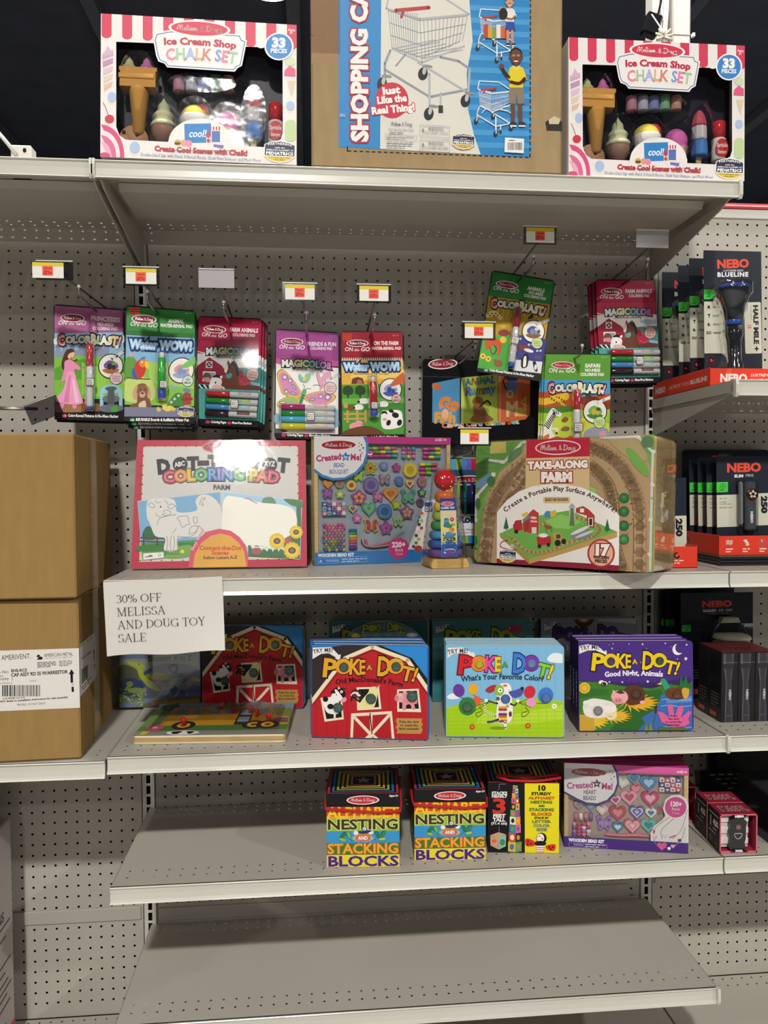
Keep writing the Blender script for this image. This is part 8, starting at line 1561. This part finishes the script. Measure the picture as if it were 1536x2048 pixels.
fp = flash_pack('large blister-packed flashlight standing at the front of its red tray', 1.3135, -.215, zR+.003)
for k, lb in enumerate(('large flashlight pack second from the front of the tray', 'large flashlight pack third from the front of the tray', 'large flashlight pack at the back of the tray, beside the crimson colouring pad')):
    o = dup(fp, (1.3135-(.003, .0, .012)[k], (-.155, -.095, -.035)[k], zR+.0035), label=lb); pose(o, 2.5, 0)
# slim light packs
def slf(A, w):
    for k in range(4):
        x = w*(.17+k*.27)
        for j in range(3): A.l('#f0e0d8', 5, [x-16, 26+j*8, x-6, 22+j*8, x+4, 28+j*8, x+16, 22+j*8]) if k == 0 else None
        if k == 1: A.p('#f0e0d8', [x-16, 22, x+2, 18, x+18, 46, x+4, 52]); A.l(RED, 3, [x-10, 30, x+8, 44])
        if k == 2: A.ring('#f0e0d8', 5, x, 38, 15, 14); A.l('#f0e0d8', 5, [x-8, 20, x-2, 32])
        A.fine(x-18, 64, x+20, 10, '#f0d8d0', 0, 2, 1.3, k)
def magf(A, w): A.ring('#f0e0d8', 9, w*.62, 42, 13, 13); A.r(RED, w*.62+3, 24, w*.62+22, 44); A.fine(w*.52, 64, w*.74, 8, '#f0d8d0', 0, 2, 1.4); nebo(A, 10, 60, 60, 30, '#f0e0d8')
def sls(A, w): A.t('NEBO', w*.1, 70, 42, '#8a3a40', w*.3, .07)
SC = ((275, 140), (1255, 160), (1240, 1500), (300, 1480))
def slimart(A):
    A.p(NAVY, [250, 120, 1280, 140, 1280, 1520, 250, 1500]); nebo(A, 460, 415, 612, 140, '#e2503c'); A.t('SLIM', 595, 510, 46, '#e0e2e6', 160, .05); A.t('MINI', 795, 505, 46, '#c8ccd2', 140, .0)
    A.r('#4cc84a', 282, 582, 485, 752, 10); A.ring('#1d4a22', 7, 398, 650, 42); A.p('#1d4a22', [404, 620, 380, 660, 396, 660, 388, 685, 414, 642, 398, 642]); A.fine(335, 708, 460, 20, '#1d4a22')
    A.p('#cfcebb', [288, 798, 655, 795, 672, 1318, 302, 1320]); A.p('#cfcebb', [930, 788, 1250, 785, 1245, 1310, 938, 1312]); 
    for k, s_ in enumerate(('BELT CLIP', 'DURABLE', 'CONSTRUCTION', 'MAGNETIC BASE')): A.t(s_, 340, (865, 925, 958, 1015)[k], 18, '#4a4a44', (130, 125, 205, 225)[k], .02, res=1)
    A.t('250', 1072, 838, 95, '#1d1f24', 275, .07, 90); A.t('LUMENS', 1022, 842, 22, '#7a7a72', 175, 0, 90, res=1)
def slim_pack(label, x, y, z):
    t = pack('slim_light_pack', label, 'pocket light', x, y, z, 0, 2, 0, .004, 'blister-packed slim pocket lights'); W, H = .126, .178
    m = MB(); plate(m, rrect(-W/2, 0, W/2, H, .006), rrect(-.012, H-.014, .012, H-.008, .0025), 0, .001, NAVY); A = Art(m, SC, W, H); slimart(A); m.build('backing_card', t)
    u0, v1 = pix(A, 725, 585); u1, v0 = pix(A, 915, 1390); f = MB(); f.box((u0, -.018, v0), (u1, -.004, v1), '#4a4b50', 'matte', .004); b = f.build('light_body', t)
    u, v = pix(A, 832, 800); f = MB(); Mx = Matrix.Translation((u, -.0178, v)) @ Matrix.Rotation(R(90), 4, 'X'); f.lathe([(.0128, -.002), (.0128, .002), (.0105, .0025)], '#7a4a3c', 'chrome', 24, Mx); f.lathe([(.0105, .001), (.0104, .0022)], '#5a5450', 'gloss', 20, Mx)
    for q in range(5): f.lathe([(.003, .002), (.0026, .0042)], '#d8d2c8', 'gloss', 10, Matrix.Translation((.0058*math.cos(R(72*q+90)), 0, .0058*math.sin(R(72*q+90)))) @ Mx)
    f.build('lens', b)
    f = MB(); B = Art(f, ((0, 0), (60, 0), (60, 240), (0, 240)), .008, .03, y=-.0182, M=Matrix.Translation(((u0+u1)/2, 0, pix(A, 800, 1280)[1]))); B.t('NEBO', 12, 20, 40, '#e6e6e8', 200, .08, 90); f.build('printed_name', b)
    f = MB(); f.box((u0-.011, -.012, v0+.012), (u0-.001, -.001, v1), '#8f8f93', 'gloss', .004); f.build('clip', t)
    f = MB(); x0, x1 = u0-.013, u1+.004
    f.add([(x0, -.0006, v0-.004), (x1, -.0006, v0-.004), (x1, -.0006, v1+.005), (x0, -.0006, v1+.005), (x0+.003, -.021, v0), (x1-.003, -.021, v0), (x1-.003, -.021, v1), (x0+.003, -.021, v1)], [[4, 5, 6, 7], [0, 1, 5, 4], [1, 2, 6, 5], [2, 3, 7, 6], [3, 0, 4, 7]], '#fff', 'blister'); f.build('blister', t)
    return t
display_tray('display_tray', 'orange-red tray with white icons holding the slim light packs', 1.255, 1.395, -.268, -.05, zB+.0205, .042, slf, sls)
sp = slim_pack('slim pocket light pack at the front of its red tray', 1.334, -.230, zB+.056)
for k, lb in enumerate(('slim pocket light pack second from the front of the tray', 'slim pocket light pack third from the front of the tray', 'slim pocket light pack at the back of the tray')): o = dup(sp, (1.333-.003*k-.004, -.196+.034*k, zB+.056), label=lb); pose(o, 2, 0)
m = MB()
for k in range(6): m.box((0, .004*(k % 2), .0034*k), (.16-.002*k, .23, .0034*k+.003), ('#26272a', '#5a5a52', '#2c2d30', '#4a4a44', '#232427', '#55554e')[k], 'matte', .0008)
t = m.build('folded_card_stack', None, (1.25, -.285, zB+ZO+.0005)); tag(t, 'stack of dark flattened cardboard under the slim light tray', 'cardboard')
display_tray('display_tray', 'orange-red tray with a white magnet icon, right of the wooden farm board', 1.068, 1.186, -.312, -.16, zB+.0008, .044, magf, sls)
o = dup(sp, (1.124, -.262, zB+.010), label='slim pocket light pack behind the wooden farm board'); pose(o, 2, 0)
t = pack('hanging_pack', 'dark navy card with an orange-red tab, behind the slim light packs', 'pack', 1.40, -.028, zB+.02, 0, 0, 0, .004); m = MB(); plate(m, rrect(-.11, 0, .11, .236, .008), rrect(-.02, .218, .02, .226, .003), 0, .004, '#1c2232'); m.build('backing_card', t); m = MB(); m.box((-.035, -.001, .212), (.005, .0, .222), '#c8503c', 'print', .0003); m.build('tab', t)

# lantern packs
def lantart(A):
    A.p('#171b26', [330, 230, 1290, 230, 1290, 1600, 330, 1600]); nebo(A, 615, 425, 382, 74, '#d0452f'); A.t('GALILEO', 625, 486, 30, '#c8ccd0', 170, .05); A.t('AIR 1000', 820, 486, 30, '#b8bcc2', 182, .0); A.t('COLLAPSIBLE LANTERN', 680, 517, 17, '#8a8f98', 275, .0, res=1)
    A.t('1000', 1115, 690, 42, '#d8dade', 150, .04); A.t('LUMENS', 1195, 710, 10, '#9a9ea6', 70, 0, 0, res=1); A.r('#3faa3c', 360, 645, 472, 732, 6); A.ring('#174a1c', 4, 425, 682, 22); A.fine(390, 706, 465, 12, '#174a1c')
    for k, s_ in enumerate(('COLLAPSIBLE DESIGN', '4 LIGHT MODES', 'MAGNETIC BASE', 'RECHARGEABLE')): A.t(s_, 400, 1232+k*32, 14, '#c8ccd4', 165, .03, res=1)
    A.r('#d85a2c', 340, 1460, 590, 1525)
def lantern(label, x, y):
    t = pack('lantern_pack', label, 'lantern', x, y, zC, 0, 1.5, 0, .004, 'packed collapsible lanterns'); W, H = .178, .250
    m = MB(); plate(m, rrect(-W/2, 0, W/2, H, .007), rrect(-.018, H-.017, .018, H-.009, .003), 0, .001, '#171b26'); A = Art(m, ((345, 240), (1265, 250), (1260, 1585), (345, 1585)), W, H); lantart(A); m.build('backing_card', t)
    u, v = pix(A, 885, 800); M = Matrix.Translation((u+.004, -.028, v-.012)); f = MB(); f.lathe([(.040, 0), (.041, .006), (.036, .010), (.044, .012), (.043, .017), (.038, .021)], '#d8d4c4', 'matte', 30, M); f.build('silicone_shade', t)
    f = MB(); f.lathe([(.038, -.05), (.042, -.048), (.043, -.004), (.041, 0)], '#2a2b2e', 'gloss', 30, M); f.build('lantern_base', t)
    f = MB(); f.tube([(u+.004+.046*math.cos(R(a)), -.02, v-.016+.058*math.sin(R(a))) for a in range(10, 171, 10)], .0032, '#26272b', 'gloss', 8); f.build('bail_handle', t)
    f = MB(); f.prism([(u-.021, v+.036), (u+.026, v+.036), (u+.021, v+.048), (u-.016, v+.048)], -.03, -.012, '#a8a49a', 'matte'); f.build('hook', t)
    return t
lp = lantern('collapsible lantern pack behind the row of small flashlight boxes, frontmost', 1.340, -.112)
o = dup(lp, (1.336, -.034, zC+.001), label='collapsible lantern pack directly behind the front lantern'); pose(o, 1, 0)
t = pack('lantern_pack', 'collapsible lantern pack against the pegboard, mostly hidden by the other lanterns', 'lantern', 1.327, -.026, zC, 0, .4, 0, .004, 'packed collapsible lanterns')
c_ = [c for c in lp.children if c.name.startswith('backing_card')][0].copy(); C.objects.link(c_); c_.parent = t
# small flashlight boxes
def fbox(label, x, y):
    t = thing('flashlight_box', label, 'flashlight box', (x, y, zC+.0008), group='small black flashlight boxes'); W, D, H = .0375, .05, .150
    m = MB(); m.box((-W/2, 0, 0), (W/2, D, H), '#1a191c', 'wrap', .0008); A = Art(m, ((775, 855), (972, 855), (972, 1640), (775, 1640)), W, H, 'wrap')
    k = [(800, 870), (920, 870), (920, 1030), (905, 1060), (905, 1120), (895, 1200), (900, 1420), (915, 1470), (918, 1640), (822, 1640), (822, 1470), (832, 1200), (815, 1120), (812, 1060), (798, 1030)]
    A.p('#34343a', [v for p in k for v in p]); A.p('#58585e', [800, 870, 822, 870, 826, 1040, 838, 1200, 836, 1420, 834, 1640, 822, 1640, 824, 1420, 830, 1200, 812, 1060, 798, 1030]); A.p('#4a4a50', [905, 870, 920, 870, 905, 1060, 890, 1200, 900, 1420, 905, 1640, 896, 1640, 888, 1420, 882, 1200]); A.r('#2a2a2e', 798, 985, 918, 1040); A.l('#88888c', 3, [800, 972, 968, 970]); A.e('#8a2c34', 905, 895, 20, 4); A.r('#4c4c52', 826, 1560, 915, 1575)
    A.t('NEBO', 868, 1275, 26, '#b8babf', 118, .05, 90)
    B = Art(m, ((0, 0), (50, 0), (50, 150), (0, 150)), D, H, 'wrap', Matrix.Translation((-W/2, D/2, 0)) @ Matrix.Rotation(R(-90), 4, 'Z')); B.fine(8, 92, 40, 3, '#7a7c80', 0, 5, 2.2); B.r('#c8562c', 4, 134, 30, 143)
    m.build('carton', t); m = MB(); m.box((-W/2-.0005, -.0005, H), (W/2+.0005, D+.0005, H+.002), '#5a2226', 'wrap', .0008); m.build('top_flap', t); return t
fb = fbox('small black flashlight box, front row, leftmost', 1.2705, -.292)
n_ = 0
for j, row in enumerate(('front', 'rear')):
    for i, col_ in enumerate(('leftmost', 'second from left', 'third from left')):
        if i or j: dup(fb, (1.2705+.0382*i, -.292+.0508*j, zC+.0008), label='small black flashlight box, %s row, %s' % (row, col_))

# small maroon light boxes
def pal(label, x, y, yaw):
    t = thing('light_box', label, 'light box', (x, y, zD+.0008), (0, 0, R(yaw)), 'small maroon light boxes'); W, D, H = .078, .058, .081; e = .0015; c = '#a8344c'
    m = MB(); m.box((-W/2, 0, H-e), (W/2, D, H), '#8e2038', 'print', .0005); m.box((-W/2, 0, 0), (W/2, D, e), c, 'print', .0005); m.box((W/2-e, 0, 0), (W/2, D, H), c, 'print', .0005); m.box((-W/2, 0, 0), (-W/2+e, D, H), '#201d20', 'print', .0005); m.box((-W/2, D-e, 0), (W/2, D, H), '#201d20', 'print', .0005)
    for lo, hi in (((-W/2, -.0004, 0), (W/2, .0006, .004)), ((-W/2, -.0004, H-.003), (W/2, .0006, H)), ((-W/2, -.0004, 0), (-W/2+.0025, .0006, H)), ((W/2-.0025, -.0004, 0), (W/2, .0006, H))): m.box(lo, hi, '#cf6a7c', 'print', .0002)
    T = Art(m, ((0, 0), (78, 0), (78, 58), (0, 58)), W, D, M=Matrix.Translation((0, 0, H)) @ Matrix.Rotation(R(-90), 4, 'X')); T.t('MYPAL', 12, 40, 22, '#b8908c', 56, .1); T.t('MYPAL', 12, 40, 22, '#6e3a40', 56, .02)
    Sd = Art(m, ((0, 0), (58, 0), (58, 81), (0, 81)), D, H, M=Matrix.Translation((-W/2, D/2, 0)) @ Matrix.Rotation(R(-90), 4, 'Z')); Sd.r('#d0ccc8', 6, 10, 52, 11.5); Sd.t('400', 26, 34, 13, '#c8c0bc', 24, .04); Sd.r('#b8b4b0', 13, 18, 17, 40); Sd.fine(26, 40, 50, 4, '#a8a4a0'); Sd.fine(6, 49, 52, 3, '#b8b4b0'); Sd.ring('#8a8684', 1, 15, 66, 5); Sd.ring('#8a8684', 1, 42, 72, 5)
    m.build('carton', t)
    m = MB(); m.box((-W/2+.003, .014, .005), (W/2-.012, .02, H-.006), '#d9cdca', 'matte', .002)
    for z in (.012, .034, .058): m.box((-W/2+.003, .010, z), (-.014, .018, z+.016), '#dcd2ce', 'matte', .003); m.box((.014, .010, z), (W/2-.012, .018, z+.016), '#dcd2ce', 'matte', .003)
    m.build('pulp_insert', t)
    m = MB(); P = spl([(-.016, .006), (.014, .006), (.014, .02), (.0165, .03), (.0165, .052), (.018, .064), (.008, .071), (-.010, .071), (-.0175, .062), (-.0165, .05), (-.019, .04), (-.0165, .026)], True, 3); m.prism(P, .002, .018, '#2b2a2d', 'gloss'); b = m.build('light_body', t)
    m = MB(); Mx = Matrix.Translation((0, .0018, .053)) @ Matrix.Rotation(R(90), 4, 'X'); m.lathe([(.0058, 0), (.0055, .0014), (.0045, .0016)], '#6a5a5c', 'gloss', 16, Mx); m.lathe([(.0034, .001), (.003, .002)], '#b84a58', 'gloss', 12, Mx); m.build('button', b)
    m = MB(); m.tube([(.008*math.cos(R(a)), .0014, .040+.011*math.sin(R(a))) for a in range(180, 361, 15)], .0008, '#b8b4b4', 'gloss', 6, closed=True); m.build('smile_vent', b)
    m = MB(); A = Art(m, ((0, 0), (78, 0), (78, 81), (0, 81)), W, H, y=-.0006); A.p('#1a181b', [24, 1, 56, 1, 50, 8, 30, 8]); A.t('NEBO', 31, 6.5, 4, '#e8e4e2', 18, .1); A.p('#1a181b', [21, 79.5, 60, 79.5, 53, 73.5, 29, 73.5]); A.t('MYPAL', 33, 78.5, 4, '#e8e4e2', 15, .1); m.build('printed_window_tabs', t)
    return t
pb = pal('small maroon light box with a window, frontmost at the shelf joint', 1.258, -.357, -4)
o = dup(pb, (1.262, -.296, zD+.0008), (0, 0, R(-4)), 'small maroon light box directly behind the front one')
o = dup(pb, (1.204, -.205, zD+.0008), (0, 0, R(-3)), 'small maroon light box half hidden behind the heart bead kit')
o = dup(pb, (1.208, -.143, zD+.0008), (0, 0, R(-3)), 'small maroon light box rearmost, near the pegboard')
t = thing('black_carton', 'glossy black carton at the right edge, beside the small maroon light boxes', 'carton', (1.395, -.325, zD+.0008)); m = MB(); m.box((-.05, 0, 0), (.06, .13, .106), '#17181b', 'gloss', .001); m.box((-.05, -.0004, .003), (-.047, 0, .1), '#3a3b3f', 'gloss', .0002); m.build('carton', t); m = MB(); m.box((-.0504, -.0004, .100), (.0604, .1304, .1075), '#2a2b2e', 'gloss', .001); m.build('lid', t)
t = thing('vented_black_box', 'black box with slotted top behind the small maroon light boxes', 'box', (1.385, -.165, zD+.0008)); m = MB(); m.box((-.045, 0, 0), (.06, .13, .05), '#161719', 'matte', .002); 
for j in range(4):
    for i in range(4): m.box((-.035+i*.022, .012+j*.028, .05), (-.022+i*.022, .018+j*.028, .0506), '#a8a49c', 'matte', .0002)
m.build('housing', t)
t = thing('black_display', 'tall black display panel at the back of the lower right shelf', 'display', (1.42, -.05, zD+.0008)); m = MB(); m.box((-.048, 0, 0), (.1, .03, .235), '#101113', 'matte', .003); m.build('panel', t)
